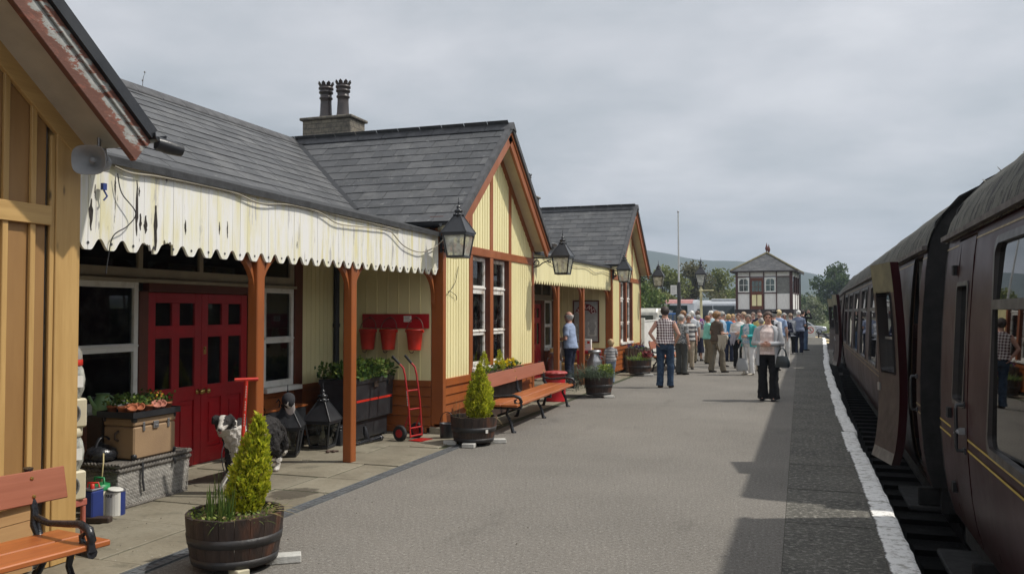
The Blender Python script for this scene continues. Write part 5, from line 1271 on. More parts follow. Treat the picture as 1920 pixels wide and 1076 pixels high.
# ------------------------------------------------------------------ loudspeakers and cables
def horn(lab,x,y,z,rz,rx,s,fixto):
    t=thing('loudspeaker',lab,'loudspeaker',(x,y,z),0,'grey horn loudspeakers'); T=MX.Rotation(rz,4,'Z')@MX.Rotation(rx,4,'X')  # axis -Y is the mouth
    gm=K['horn']; m=MB(); rings=[]
    prof=[(.115,.0),(.118,.004),(.112,.012),(.085,.05),(.060,.09),(.045,.125),(.042,.13)]
    def sq(r,j,n=28): 
        a=2*pi*j/n; c,s_=cos(a),sin(a); k=1/((abs(c)**3.2+abs(s_)**3.2)**(1/3.2)) if r>.05 else 1; return (r*c*k,r*s_*k*.86)
    for r_,d in prof: rings.append([T@V((sq(r_,j)[0]*s,d*s,sq(r_,j)[1]*s)) for j in range(28)])
    for r_,d in reversed([(.108,.004),(.082,.045),(.055,.09),(.03,.12)]): rings.insert(0,[T@V((sq(r_,j)[0]*s,d*s,sq(r_,j)[1]*s)) for j in range(28)]) if 0 else None
    m.loft(rings,0,True,False); inner=[[T@V((sq(r_,j)[0]*s,d*s,sq(r_,j)[1]*s)) for j in range(28)] for r_,d in((.115,.0),(.107,.006),(.08,.05),(.05,.09),(.022,.12),(.002,.122))]
    m.loft([q[::-1] for q in inner],0,True,False); mk('horn',m,gm,t,world=False)
    m=MB(); m.lathe([(.042,0),(.06,.005),(.062,.09),(.05,.105),(.002,.108)],(0,0,0),18,0,True,T@MX.Translation((0,.125*s,0))@MX.Rotation(-pi/2,4,'X')@MX.Diagonal((s,s,s,1))); m.lathe([(.022,0),(.022,.02),(.002,.03)],(0,0,0),10,0,True,T@MX.Translation((0,.07*s,0))@MX.Rotation(pi/2,4,'X')@MX.Diagonal((s,s,s,1))); mk('driver',m,gm,t,world=False)
    m=MB(); p=V(fixto)-V((x,y,z)); q=T@V((0,.16*s,0)); m.tube([q,q.lerp(p,.5)+V((0,0,.02)),p],.014*s,6); m.tube([q+V((.07*s,0,0)),q+V((.05*s,0,.09*s)),q+V((-.05*s,0,.09*s)),q+V((-.07*s,0,0))],.009*s,6); mk('mount',m,K['steel'],t,world=False)
K['horn']=pm('horn_grey',(.34,.35,.36),(.25,.255,.26),ns=6,rough=.5,bump=.1)
horn('grey horn loudspeaker under the flaking barge board of the raw timber gable',-4.20,4.14,2.55,RD(20),RD(4),.92,(-4.28,4.30,2.80))
horn('pale horn loudspeaker below the eave at the far corner of the middle gable',-4.18,14.52,2.72,RD(62),RD(24),1.1,(-4.36,14.40,2.86))
def cable(lab,pts,r=.007,mat='cable',cat='cable',nm='cable'):
    q=[]
    P=[V(p) for p in pts]
    for i in range(len(P)-1):
        a,b=P[max(i-1,0)],P[min(i+2,len(P)-1)]
        for k in range(6):
            t=k/6; c1=P[i]; c2=P[i+1]; q.append(c1+ (c2-a)*.5*t+(2*a-5*c1+4*c2-b)*.5*t*t+(3*c1-a-3*c2+b)*.5*t**3)
    q.append(P[-1]); o=mk(nm,MB().tube(q,r,6),K[mat],None,tuple(P[0])); o['label']=lab; o['category']=cat; return o
cable('cream cable looping along the top of the flaking valance',[(-4.44,4.6,2.60),(-4.44,4.75,2.575),(-4.44,5.0,2.59),(-4.44,5.4,2.595),(-4.44,5.9,2.59),(-4.44,6.25,2.545),(-4.44,6.7,2.585),(-4.44,7.2,2.575),(-4.44,7.55,2.50),(-4.44,8.0,2.51),(-4.44,8.5,2.53),(-4.44,8.75,2.52),(-4.44,9.1,2.38),(-4.43,9.55,2.34),(-4.42,10.0,2.45),(-4.35,10.2,2.62)])
cable('second cable running just below the felt of the flaking valance',[(-4.443,4.7,2.61),(-4.443,5.3,2.605),(-4.443,5.8,2.60),(-4.443,6.4,2.60),(-4.443,7.0,2.60),(-4.443,7.6,2.58),(-4.443,8.3,2.575),(-4.443,9.0,2.56)],.006)
cable('thin black wire trailing down the near end of the valance from the loudspeaker',[(-4.43,4.62,2.55),(-4.43,4.66,2.42),(-4.42,4.78,2.30),(-4.43,4.72,2.2),(-4.44,4.6,2.12),(-4.46,4.58,1.98),(-4.46,4.56,1.86)],.004,'rubber','wire','wire')
cable('thin drooping cable along the clean cream valance',[(-4.44,14.9,2.62),(-4.44,15.6,2.50),(-4.44,16.4,2.60),(-4.44,17.2,2.55),(-4.44,18.2,2.58),(-4.44,19,2.50),(-4.44,19.8,2.56),(-4.44,20.7,2.52)],.007,'cable')
cable('thin black wire looping below the lantern at the near gable corner',[(-4.43,10.75,2.22),(-4.42,10.62,2.0),(-4.42,10.40,1.86),(-4.42,10.43,1.88),(-4.42,10.66,1.82),(-4.43,10.68,1.76)],.004,'rubber','wire','wire')
o=mk('junction_box',MB().box(-.012,.012,-.016,.016,-.02,.025).tube([(0,0,-.02),(.01,.02,-.06),(.0,.0,-.09)],.006,6),[pm('blue_box',(.03,.06,.25),rough=.4)],None,(-4.43,4.50,2.44),world=False); o['label']='small blue cable box hanging under the first loudspeaker'; o['category']='cable box'
# ------------------------------------------------------------------ people
def skinmat(nm,c): 
    t=NT(nm); n=t.noise(t.co(),14,4); col=t.ramp(n,[(.3,sc3(c,.82)),(.7,c)]); t.set(col,.5,0,.3); t.b.inputs['Subsurface Weight'].default_value=.08; t.b.inputs['Subsurface Radius'].default_value=(.02,.008,.004); return t.mat
SK=[skinmat('skin_fair',(.62,.38,.29)),skinmat('skin_ruddy',(.56,.31,.23))]
FEAT=pm('face_dark',(.03,.02,.018),rough=.4); LIP=pm('lip',(.33,.11,.10),rough=.5); GLS=pm('sunglasses',(.015,.015,.018),rough=.15)
_cm={}
def cloth(c,pat=None,c2=None,sc=1.0):
    k=(c,pat,c2,sc)
    if k in _cm: return _cm[k]
    t=NT('cloth_'+(pat or 'plain')); co=t.co(); n=t.noise(co,5,4); base=t.ramp(n,[(.3,sc3(c,.82)),(.7,c)])
    if pat:
        s=t.a('ShaderNodeSeparateXYZ'); t.l(co,s.inputs[0])
        def band(o,f): return t.math('GREATER_THAN',t.math('SINE',t.math('MULTIPLY',s.outputs[o],f)),0)
        if pat=='check':
            u=t.math('ADD',s.outputs[0],t.math('MULTIPLY',s.outputs[1],.8)); a=t.math('GREATER_THAN',t.math('SINE',t.math('MULTIPLY',u,100*sc)),0); b=band(2,100*sc)
            m1=t.mix(t.math('MULTIPLY',t.math('ADD',a,b),.5),c,c2); base=m1
        elif pat=='stripe': base=t.mix(band(2,110*sc),base,c2)
        elif pat=='print':
            v=t.noise(co,32*sc,2,.5); base=t.mix(t.ramp(v,[(.50,0),(.54,1)]),base,c2)
    t.bump(t.noise(co,160,2),.15,.002); _cm[k]=t.set(base,.85,0,.2); return _cm[k]
def ptube(m,pts,rad,n=10):
    m.tube(pts,rad,n); 
    for p,r_ in list(zip(pts,rad))[1:-1]: m.ell(p,(r_,r_,r_),8,6)
    return m
def wrinkle(mb,amp,f,sd):
    for i,p in enumerate(mb.v):
        nv=noise.noise_vector(p*f+V((sd,0,0))); nv.z*=.5; mb.v[i]=p+nv*amp+V((noise.noise(V((p.x*7,p.y*7,p.z*18+sd)))*amp*.6,)*2+(0,))
POSE={'down':((.225,-.02,1.08),(.235,.05,.83)),'hip':((.285,-.12,1.11),(.175,-.115,.945)),'pocket':((.295,-.04,1.09),(.185,.08,.90)),'clasp':((.235,.03,1.07),(.035,.205,1.055)),
      'hold':((.225,.0,1.07),(.10,.25,1.06)),'camera':((.28,.19,1.33),(.07,.24,1.545)),'bag':((.23,-.03,1.07),(.20,.15,.95)),'up':((.25,.15,1.22),(.12,.22,1.40)),'back':((.26,-.12,1.10),(.08,-.17,.98))}
def person(label,x,y,h,face,hair,top,legs,arms=('down','down'),wf=1.0,sk=0,sleeve='short',hairstyle='short',feet=((-.09,.0),(.09,.03)),shoe=(.03,.025,.022),flare=.07,skirt=None,head=0,vox=.016,jacket=None,lean=0.0,sung=False,seed=1,longtop=.86,child=False,belly=0,vest=None,hat=None):
    s=h/1.65; t=thing('person',label,'person',(x,y,.0),RD(face),'people on the platform'); r=random.Random(seed); S=MX.Scale(s,4)
    ln=lambda z:lean*max(0,z-.85)
    hs=1.28 if child else 1.0
    # --- body
    b=MB()
    R_=[(.79,.12,.09,0),(.84,.165*wf,.115*wf,-.01),(.92,.172*wf,.125*wf,-.01),(1.0,.158*wf,.115*wf+belly*.5,belly*.3),(1.07,.148*wf,.108*wf+belly*.6,belly*.5),(1.18,.155*wf,.115*wf+belly*.4,.005+belly*.4),(1.28,.165*wf,.112*wf,.01),(1.35,.155*wf,.085,.0),(1.395,.10,.065,-.005),(1.43,.058,.056,-.005),(1.50,.052,.055,.0)]
    def rg(z,rx,ry,yc,e=0,n=18): return [V(((rx+e)*cos(2*pi*j/n),(ry+e)*sin(2*pi*j/n)+yc+ln(z),z)) for j in range(n)]
    b.loft([rg(*q) for q in R_])
    hips=[V((sx*.092*wf,-.005,.86)) for sx in(-1,1)]; legp=[]
    for k,sx in enumerate((-1,1)):
        fx,fy=feet[k]; an=V((fx*1.05,fy-.01,.085)); kn=hips[k].lerp(an,.5)+V((0,.025,.03)); legp.append((hips[k],kn,an)); ptube(b,[hips[k],hips[k].lerp(kn,.5),kn,kn.lerp(an,.4)+V((0,-.012,0)),an],[.088*wf,.076*wf,.056,.054,.038])
        b.ell((fx*1.05,fy+.045,.035),(.030,.085,.028),10,6)
    armp=[]
    for k,sx in enumerate((-1,1)):
        e,hd=POSE[arms[k]] if isinstance(arms[k],str) else arms[k]; sh=V((sx*.158*wf,ln(1.34),1.345)); e=V((e[0]*sx*(.5+.5*wf),e[1]+ln(1.1),e[2])); hd=V((hd[0]*sx,hd[1]+ln(1),hd[2])); armp.append((sh,e,hd)); ptube(b,[sh,sh.lerp(e,.5),e,e.lerp(hd,.45),hd],[.052,.044,.037,.035,.025])
    hz=1.395 if child else 1.5
    Th=MX.Translation((0,ln(1.5)+.005,1.50))@MX.Rotation(RD(head),4,'Z')@MX.Scale(hs,4)
    def he(c,rr,n=14,k=10,mb=b,m=0): mb.ell(Th@V(c),V(rr)*hs,n,k,m,MX.Rotation(RD(head),4,'Z'))
    he((0,-.002,.065),(.073,.092,.092)); he((0,.035,.005),(.054,.058,.068)); he((0,.055,-.045),(.03,.03,.025))
    he((0,.098,.022),(.012,.020,.016),8,6); he((0,.092,.04),(.009,.012,.024),8,6); he((-.074,-.005,.03),(.012,.020,.028),8,6); he((.074,-.005,.03),(.012,.020,.028),8,6); he((0,.082,.066),(.05,.018,.012),8,6)
    b=remesh(b,vox if not child else .012,3)
    for k,sx in enumerate((-1,1)):          # hands
        sh,e,hd=armp[k]; d=(hd-e).normalized(); side=V((0,0,1)) if abs(d.z)<.7 else V((0,1,0)); side=(side-d*side.dot(d)).normalized(); nrm=d.cross(side)
        cl=arms[k] in('clasp','hold','camera','up','bag'); Tm=fr(hd+d*.035,d,side,nrm)
        b.ell(hd+d*.04,(1,1,1),10,6,0,MX(((d.x*.048,side.x*.038,nrm.x*.016,0),(d.y*.048,side.y*.038,nrm.y*.016,0),(d.z*.048,side.z*.038,nrm.z*.016,0),(0,0,0,1))))
        inw=nrm*(-1 if (nrm.x*sx)>0 else 1)
        for q,(o,L) in enumerate(((-.028,.062),(-.009,.074),(.010,.078),(.028,.070))):
            p0=hd+d*.075+side*o; bend=.75 if cl else .35; p1=p0+(d+inw*bend*.4).normalized()*L*.5; p2=p1+(d*.75+inw*bend).normalized()*L*.5; b.tube([p0-d*.01,p0,p1,p2],[.0095,.0092,.0085,.006],6)
        p0=hd+d*.02+side*.034; p1=p0+(d*.7+side*.6+inw*.3)*.035; b.tube([p0,p1,p1+(d*.9+inw*.4)*.03],[.011,.0095,.007],6)
    b.v=[S@p for p in b.v]; B=mk('body',b,SK[sk],t,world=False)
    f=MB()
    for sx in(-1,1):
        if not sung: he((sx*.030,.086,.046),(.0125,.008,.0065),8,6,f,0); he((sx*.031,.089,.062),(.018,.006,.004),8,4,f,0)
        else: he((sx*.032,.092,.045),(.026,.010,.019),10,6,f,2)
    if sung: he((0,.096,.05),(.07,.008,.005),8,4,f,2); he((-.073,.03,.05),(.005,.06,.006),8,4,f,2); he((.073,.03,.05),(.005,.06,.006),8,4,f,2)
    he((0,.088,-.012),(.021,.008,.006),8,6,f,1); f.v=[S@p for p in f.v]; mk('face_features',f,[FEAT,LIP,GLS],t,world=False)
    # --- hair
    if hair:
        hm=MB(); e=.012 if hairstyle!='curly' else .026; n,k=26,18; c=(0,-.008,.068); rr=(.075+e,.092+e,.088+e); idx=[]
        hm.ell((0,0,0),(1,1,1),n,k); vs=[]
        for p in hm.v:
            q=V((p.x*rr[0],p.y*rr[1],p.z*rr[2]))+V(c); nz=noise.noise(V((p.x*4+seed,p.y*4,p.z*4)))*(.016 if hairstyle=='curly' else .008)+noise.noise(V((p.x*11+seed,p.y*11,p.z*9)))*.006; q=V(c)+(q-V(c))*(1+nz/.09)
            front=(q.y>.035 and q.z<.106+.022*noise.noise(V((q.x*55+seed,q.y*9,3)))-.05*abs(q.x)/.08); low=(q.z<(-.03 if hairstyle in('bob','long') else .0)); 
            if hairstyle=='long' and q.y<.0 and p.z<-.2: q.z-=.07
            if hairstyle=='bob' and q.y<.03 and p.z<-.2: q=q+V((p.x*.012,-.004,-.012)); low=False
            if hairstyle=='balding' and q.z>.095 : front=True
            if front or (low and q.y>.0 and hairstyle not in('bob','long')) : q=V((0,0,.045))+(q-V((0,0,.045)))*.72
            vs.append(S@(Th@q))
        hm.v=vs
        if hairstyle=='bun': hm.ell(S@(Th@V((0,-.085,.15))),(.042,.042,.04),10,8); 
        mk('hair',hm,pm('hair_tone',sc3(hair,1.35),sc3(hair,.7),ns=22,rough=.6,bump=.6,bs=70,st=(1,1,.4)),t,world=False)
    if hat:
        hm=MB(); Tq=S@Th
        hm.lathe([(.095,.085),(.098,.10),(.105,.125),(.115,.145),(.08,.16),(.002,.165)],(0,-.005,0),20,0,True,Tq); hm.loft([[Tq@V((.088*cos(a),.085*sin(a),.092)) for a in [RD(20+i*14) for i in range(11)]],[Tq@V((.085*cos(a),.135*sin(a),.075)) for a in [RD(20+i*14) for i in range(11)]]],0,True,False,False); mk('hat',hm,cloth(hat),t,world=False)
    # --- top garment
    g=MB(); e=.014; z0=longtop
    rr=[q for q in R_ if q[0]>z0+.02 and q[0]<1.44]; lo=R_[2] if z0<.96 else R_[3]
    g.loft([rg(z0,lo[1]+.012,lo[2]+.012,lo[3],e+.008)]+[rg(*q,e+(.012 if q[0]<1.1 else .003)) for q in rr[:-1]]+[rg(1.412,.072,.064,-.005,.004)])
    for k in(0,1):
        sh,el,hd=armp[k]; fcap=.075
        if sleeve=='none': ptube(g,[sh-V((0,0,.03)),sh.lerp(el,.2)],[.066,.060])
        elif sleeve=='short': ptube(g,[sh,sh.lerp(el,.4),sh.lerp(el,.8)],[.062,.058,.058])
        else: ptube(g,[sh,sh.lerp(el,.5),el,el.lerp(hd,.5),el.lerp(hd,.93)],[.061,.055,.050,.045,.036])
    g=remesh(g,vox,2); wrinkle(g,.010,9,seed); g.v=[S@p for p in g.v]; mk('top',g,top,t,world=False)
    if jacket:   # open-fronted cardigan or jacket: shell with a gap in front
        jm,jz,gap=jacket; j=MB(); n=26; zs=[jz,lerp(jz,1.0,.5),1.0]+[1.07,1.18,1.28,1.345,1.40]; rings=[]
        for z in zs:
            rx=interp([(q[0],q[1]) for q in R_],z); ry=interp([(q[0],q[2]) for q in R_],z); yc=interp([(q[0],q[3]) for q in R_],z); e=.030+.030*max(0,(1.0-z)); gp=RD(gap)*(1 if z<1.3 else .8)
            if z<.85: rx=.172*wf; ry=.125*wf; yc=-.01
            ring=[]
            for side in(0,1):
                for i in range(n+1):
                    a=lerp(pi/2+gp,2.5*pi-gp,(i if side==0 else n-i)/n); ee=e-(.012 if side else 0); fold=.008*sin(a*7+seed)*max(0,1.1-z); ring.append(V(((rx+ee+fold)*cos(a),(ry+ee+fold)*sin(a)+yc+ln(z),z)))
            rings.append(ring)
        j.loft(rings)
        for k in(0,1):
            sh,el,hd=armp[k]; ptube(j,[sh,sh.lerp(el,.5),el,el.lerp(hd,.5),el.lerp(hd,.92)],[.066,.062,.058,.050,.040])
        j.v=[S@p for p in j.v]; mk('jacket',j,jm,t,world=False)
    if vest:
        j=MB(); j.loft([rg(.93,.172*wf,.125*wf,-.01,.022)]+[rg(*q,.022) for q in R_[3:7]]+[rg(1.35,.12*wf,.085,0,.022),rg(1.40,.085,.07,-.005,.01)]); j.v=[S@p for p in j.v]; mk('waistcoat',j,vest,t,world=False)
    # --- lower garment
    p=MB()
    if skirt:
        p.loft([rg(skirt,.20*wf,.17*wf,0),rg(.6,.185*wf,.15*wf,0),rg(.86,.172*wf,.125*wf,-.01,.01),rg(.98,.158*wf,.115*wf,0,.006)]); wrinkle(p,.012,6,seed)
    else:
        p.loft([rg(.78,.13,.10,-.01,.012)]+[rg(*q,e_) for q,e_ in zip(R_[1:4],(.010,.004,-.004) if longtop<.95 else (.011,.011,.011))])
        for k in(0,1):
            hp,kn,an=legp[k]; hem=an+V((0,-.008,-.045)); ptube(p,[hp,hp.lerp(kn,.5),kn,kn.lerp(hem,.5),hem],[.094*wf,.088*wf,.074+.2*(flare-.06),lerp(.070,flare,.6),flare],12)
        p=remesh(p,vox,2); wrinkle(p,.010,8,seed+3)
    p.v=[S@q for q in p.v]; mk('skirt' if skirt else 'trousers',p,legs,t,world=False)
    for k in(0,1):
        fx,fy=feet[k]; sm=MB(); prof=[]
        for yy,w,z1 in((-.075,.022,.05),(-.06,.036,.075),(-.02,.038,.082),(.04,.042,.07),(.10,.046,.052),(.145,.036,.04),(.165,.015,.03)):
            prof.append([V((fx*1.05+w*cos(a),fy+yy,max(.004,z1*.5+z1*.5*sin(a)))) for a in [2*pi*i/12 for i in range(12)]])
        sm.loft(prof); sm.v=[S@q for q in sm.v]; mk('shoe',sm,cloth(shoe),t,world=False)
    return t
def wx(px,Y):
    d=px-960.; return (-.32168*1590*1.0+.94685*d)/(.94685*1590+.32168*d)*Y*1.0
def bag(label,x,y,z,w,hh,dd,colr,rz=0,strap=.2,cat='handbag',nm='handbag'):
    t=thing(nm,label,cat,(x,y,z),RD(rz)); m=MB(); rings=[]
    for zz,k in((0,.86),(.03,1.0),(hh*.5,.98),(hh*.92,.72),(hh,.64)): rings.append([V((w/2*k*cos(a)*(1/max(abs(cos(a)),abs(sin(a)))**.7),dd/2*k*sin(a)*(1/max(abs(cos(a)),abs(sin(a)))**.7),zz-.01*abs(cos(a)))) for a in [2*pi*i/20 for i in range(20)]])
    m.loft(rings); wrinkle(m,.006,14,1); mk('pouch',m,colr,t,world=False)
    m=MB()
    for s in(-1,1): m.tube([(w*.26*cos(a),s*dd*.2,hh*.94+strap*sin(a)) for a in [pi*i/12 for i in range(13)]],.008,6)
    mk('strap',m,colr,t,world=False); mk('clasp',MB().box(-.02,.02,-dd*.40,-dd*.40+.02,hh*.62,hh*.70),K['steel'],t,world=False); return t
def drape(label,x,y,z,w,hh,colr,rz=0,cat='jacket',nm='folded_jacket',dd=.10):
    w*=.72; hh*=.86
    m=MB(); r=random.Random(int(x*100)); n=16; rings=[]
    for k in range(8):
        v=k/7; rings.append([V((w/2*(1-.10*v)*lerp(-1,1,i/n)+.03*sin(v*4),s*(dd*.35+.02*v+.016*sin(i*1.7+v*2)*v),-hh*v*(1-.35*abs(lerp(-1,1,i/n)))-(.07*sin(i*.9+x*5)*v))) for s,rg_ in((-1,range(n+1)),(1,range(n,-1,-1))) for i in rg_])
    m.loft(rings); o=mk(nm,m,colr,None,(x,y,z),world=False); o.rotation_euler=(0,0,RD(rz)); o['label']=label; o['category']=cat; return o
GREY=(.33,.32,.30); WHT=(.66,.65,.62); BRN=(.10,.055,.03); DK=(.03,.024,.02); BLD=(.42,.28,.12); RED_=(.24,.09,.04)
navy=cloth((.018,.022,.045)); blk=cloth((.012,.012,.014)); khaki=cloth((.17,.145,.10)); beige=cloth((.47,.40,.30)); white=cloth((.82,.81,.80)); jeans=cloth((.030,.052,.095),'print',(.045,.075,.125),.35)
# 1 man in checked shirt (seen from behind)
person('man in a red and white checked shirt and jeans seen from behind, hand on hip',-2.72,18.12,1.71,-6,(.035,.022,.016),cloth((.82,.76,.75),'check',(.07,.010,.018),1.1),jeans,('hip','pocket'),1.02,1,'none','short',((-.10,-.02),(.10,.03)),(.05,.03,.02),.072,vox=.011,seed=2,longtop=.90)
# 2 woman in the foreground
person('woman in an open grey cardigan, pale blouse and wide black trousers walking alone, hands clasped',-.555,16.05,1.60,173,(.075,.045,.032),cloth((.76,.62,.58),'print',(.80,.68,.63),.6),blk,('clasp','clasp'),1.12,1,'long','short',((-.10,.03),(.10,-.02)),(.012,.011,.012),.105,vox=.011,seed=3,belly=.03,jacket=(cloth((.46,.47,.49)),.66,40),head=12)
bag('black handbag hanging from the forearm of the woman in grey',-.31,15.93,.62,.27,.20,.12,pm('black_leather',(.02,.03,.035),(.03,.04,.045),rough=.35),-15,.15)
# 3 man by the posts
person('elderly man in a light blue shirt standing sideways between the second veranda posts',-4.62,17.45,1.60,82,(.42,.40,.38),cloth((.30,.37,.52)),navy,('hold','hold'),1.05,1,'short','balding',vox=.013,seed=4,head=-8,lean=.05)
drape('brown jacket held by the man in the light blue shirt',-4.80,17.28,.98,.34,.42,cloth((.20,.155,.13)),75)
# 4 toddler
person('toddler with curly fair hair in a striped top beside the lavender barrel',-4.05,18.85,.95,20,(.44,.30,.15),cloth((.45,.44,.43),'stripe',(.20,.20,.21),.9),cloth((.22,.27,.36)),('down','bag'),1.12,0,'short','curly',((-.07,0),(.07,.03)),(.02,.02,.025),.078,vox=.015,seed=5,child=True,belly=.03)
P_=[
('grey-haired woman in a grey patterned blouse and dark trousers beside the man in checks',1277,22.05,1.53,-35,GREY,cloth((.35,.36,.36),'print',(.09,.095,.10),1),cloth((.075,.078,.075)),('down','down'),1.12,'short','short',{'head':-15,'flare':.088}),
('woman with dark sunglasses, striped white top and beige trousers facing the camera',1291,24.2,1.52,195,GREY,cloth((.62,.61,.58),'stripe',(.10,.10,.11),.45),beige,('down','bag'),1.05,'short','bob',{'sung':True}),
('white-haired person in a plain white shirt behind the man in checks',1297,27.2,1.63,10,WHT,cloth((.62,.64,.68)),khaki,('down','down'),1.0,'short','short',{}),
('woman with curly brown hair, mostly hidden behind the grey-haired pair',1281,28.5,1.63,160,(.25,.13,.06),cloth((.40,.30,.26)),navy,('down','down'),1.0,'short','curly',{}),
('woman in a plum patterned top and long navy skirt',1309,28.4,1.50,-20,GREY,cloth((.20,.10,.15),'print',(.22,.26,.34),.8),navy,('down','down'),1.1,'short','short',{'skirt':.30}),
('woman in a mint green cardigan and khaki trousers with red-brown hair',1327,26.8,1.48,-60,RED_,cloth((.22,.55,.47)),khaki,('hold','hold'),1.08,'long','bob',{'flare':.09}),
('woman in a dark brown top and khaki trousers carrying a beige jacket, seen from behind',1344,23.15,1.60,-50,(.27,.15,.07),cloth((.105,.082,.065)),cloth((.19,.165,.125)),('bag','hold'),1.08,'short','curly',{'head':-25,'feet':((-.12,-.10),(.10,.14)),'flare':.085}),
('man in a pale blue shirt and dark glasses just behind the woman in brown',1353,25.6,1.61,-75,GREY,cloth((.38,.50,.62)),navy,('down','down'),1.0,'short','short',{'sung':True}),
('smiling woman in a pale grey jumper and black trousers facing the camera',1385,25.1,1.55,178,(.13,.065,.045),cloth((.70,.68,.66)),blk,('clasp','clasp'),1.08,'long','short',{'belly':.02}),
('woman in a bright teal jacket and white trousers talking at the crowd front',1403,22.45,1.53,150,(.23,.20,.165),cloth((.60,.62,.64),'print',(.25,.38,.52),.9),white,('hold','bag'),1.08,'long','bob',{'jacket':('teal',.78,34),'head':30,'shoe':(.55,.50,.42)}),
('dark-haired woman with hair piled up behind the crowd',1423,30.5,1.64,170,(.05,.028,.022),cloth((.035,.035,.06)),navy,('down','down'),1.0,'short','bun',{}),
('bald man in sunglasses and yellow shirt among the crowd',1425,27.5,1.57,185,(.30,.28,.25),cloth((.62,.52,.20)),navy,('down','down'),1.0,'short','balding',{'sung':True}),
('short white-topped grey-haired person directly behind the woman in grey',1427,24.0,1.43,10,GREY,cloth((.66,.66,.67)),beige,('down','down'),1.05,'short','short',{}),
('man in a black peaked cap and dark waistcoat over a white shirt',1450,24.3,1.62,-25,GREY,cloth((.62,.63,.66)),blk,('back','back'),1.1,'long','short',{'hat':(.022,.024,.028),'vest':(.055,.058,.058)}),
('fair-haired person in a light blue shirt behind the capped man',1460,27.4,1.66,-10,(.62,.50,.28),cloth((.36,.48,.70)),white,('down','down'),1.0,'short','short',{}),
('woman in a navy cardigan and white trousers facing the camera by the capped man',1470,27.9,1.56,190,GREY,cloth((.55,.52,.52)),white,('clasp','clasp'),1.05,'long','short',{'jacket':('navy',.86,30),'sung':True}),
('woman in a grey hooded jacket and black trousers seen from behind near the train',1482,34.4,1.54,8,(.27,.19,.13),cloth((.36,.375,.40)),blk,('down','down'),1.15,'long','short',{'longtop':.72,'shoe':(.45,.42,.4)}),
('white-haired person in a blue-grey top and navy trousers seen from behind',1497,34.5,1.66,-5,WHT,cloth((.20,.235,.33)),navy,('hold','hold'),1.15,'short','short',{'shoe':(.5,.48,.45)}),
('person in black raising a camera at the edge of the crowd nearest the train',1507,37.5,1.68,-55,DK,blk,cloth((.06,.10,.17)),('camera','camera'),1.05,'long','short',{'lean':-.10}),
('fair-haired woman in a bright blue top in the middle of the crowd',1366,28.3,1.53,-30,BLD,cloth((.04,.24,.50)),navy,('down','down'),1.0,'short','bob',{}),
('person in an orange-red top behind the woman in pale grey',1374,29.4,1.52,200,BLD,cloth((.60,.13,.06)),beige,('down','down'),1.0,'short','short',{}),
('brown-haired person in a purple top at the back of the crowd by the lamp post',1308,31.5,1.64,20,(.10,.06,.04),cloth((.22,.05,.26)),navy,('down','down'),1.0,'short','short',{}),
('white-haired person in a pale aqua top at the back of the crowd',1333,30.2,1.62,170,(.58,.57,.53),cloth((.42,.56,.60)),beige,('down','down'),1.0,'short','curly',{}),
('person with curly fair hair behind the smiling woman in grey',1394,30.0,1.58,165,(.40,.29,.19),cloth((.52,.46,.40)),khaki,('down','down'),1.0,'short','curly',{}),
('pink-faced person in a dusty pink top at the back of the crowd',1412,31.5,1.58,180,(.22,.16,.12),cloth((.42,.24,.24)),navy,('down','down'),1.0,'short','short',{}),
('person in a white blouse near the middle of the crowd, turned away',1360,30.8,1.50,15,(.45,.43,.40),cloth((.62,.64,.68)),khaki,('down','down'),1.0,'short','short',{}),
]
teal=cloth((.06,.42,.42))
for i,(lab,px,Y,h,fa,hr,tp_,lg,ar,wf,sl,hsn,kw) in enumerate(P_):
    kw=dict(kw); 
    if 'jacket' in kw: kw['jacket']=(teal if kw['jacket'][0]=='teal' else navy,)+tuple(kw['jacket'][1:])
    if 'vest' in kw: kw['vest']=cloth(kw['vest'])
    person(lab,wx(px,Y),Y,h,fa,hr,tp_,lg,ar,wf,i%2,sl,hsn,seed=20+i,vox=.016,**kw)
bag('grey shoulder bag hanging low beside the woman in the teal jacket',wx(1391,22.3),22.3,.13,.30,.30,.14,cloth((.36,.37,.38)),0,.42)
bag('white carrier bag hanging behind the woman in the teal jacket',wx(1412,22.6),22.6,.42,.26,.28,.12,cloth((.66,.66,.68)),0,.2,'bag','carrier_bag')
drape('beige jacket over the arm of the woman in the brown top',wx(1354,22.95),22.95,1.0,.36,.46,cloth((.47,.42,.34)),-20)
drape('pale mauve cardigan over the arm of the smiling woman in grey',wx(1374,24.9),24.9,1.02,.26,.42,cloth((.40,.38,.43)),0)
bag('pale cream shoulder bag against the long navy skirt',wx(1317,27.9),27.9,.78,.26,.26,.12,cloth((.58,.55,.46)),0,.3)
t=thing('camera','small black camera held up by the person in black','camera',(wx(1509.5,37.6),37.55,1.56)); mk('camera_body',MB().box(-.06,.06,-.02,.02,0,.07),K['black'],t,bev=.008,world=False); mk('lens',MB().lathe([(.025,0),(.025,.04),(.002,.042)],(0,0,0),12,0,True,fr((0,.02,.035),(1,0,0),(0,0,1),(0,1,0))),K['black'],t,world=False)
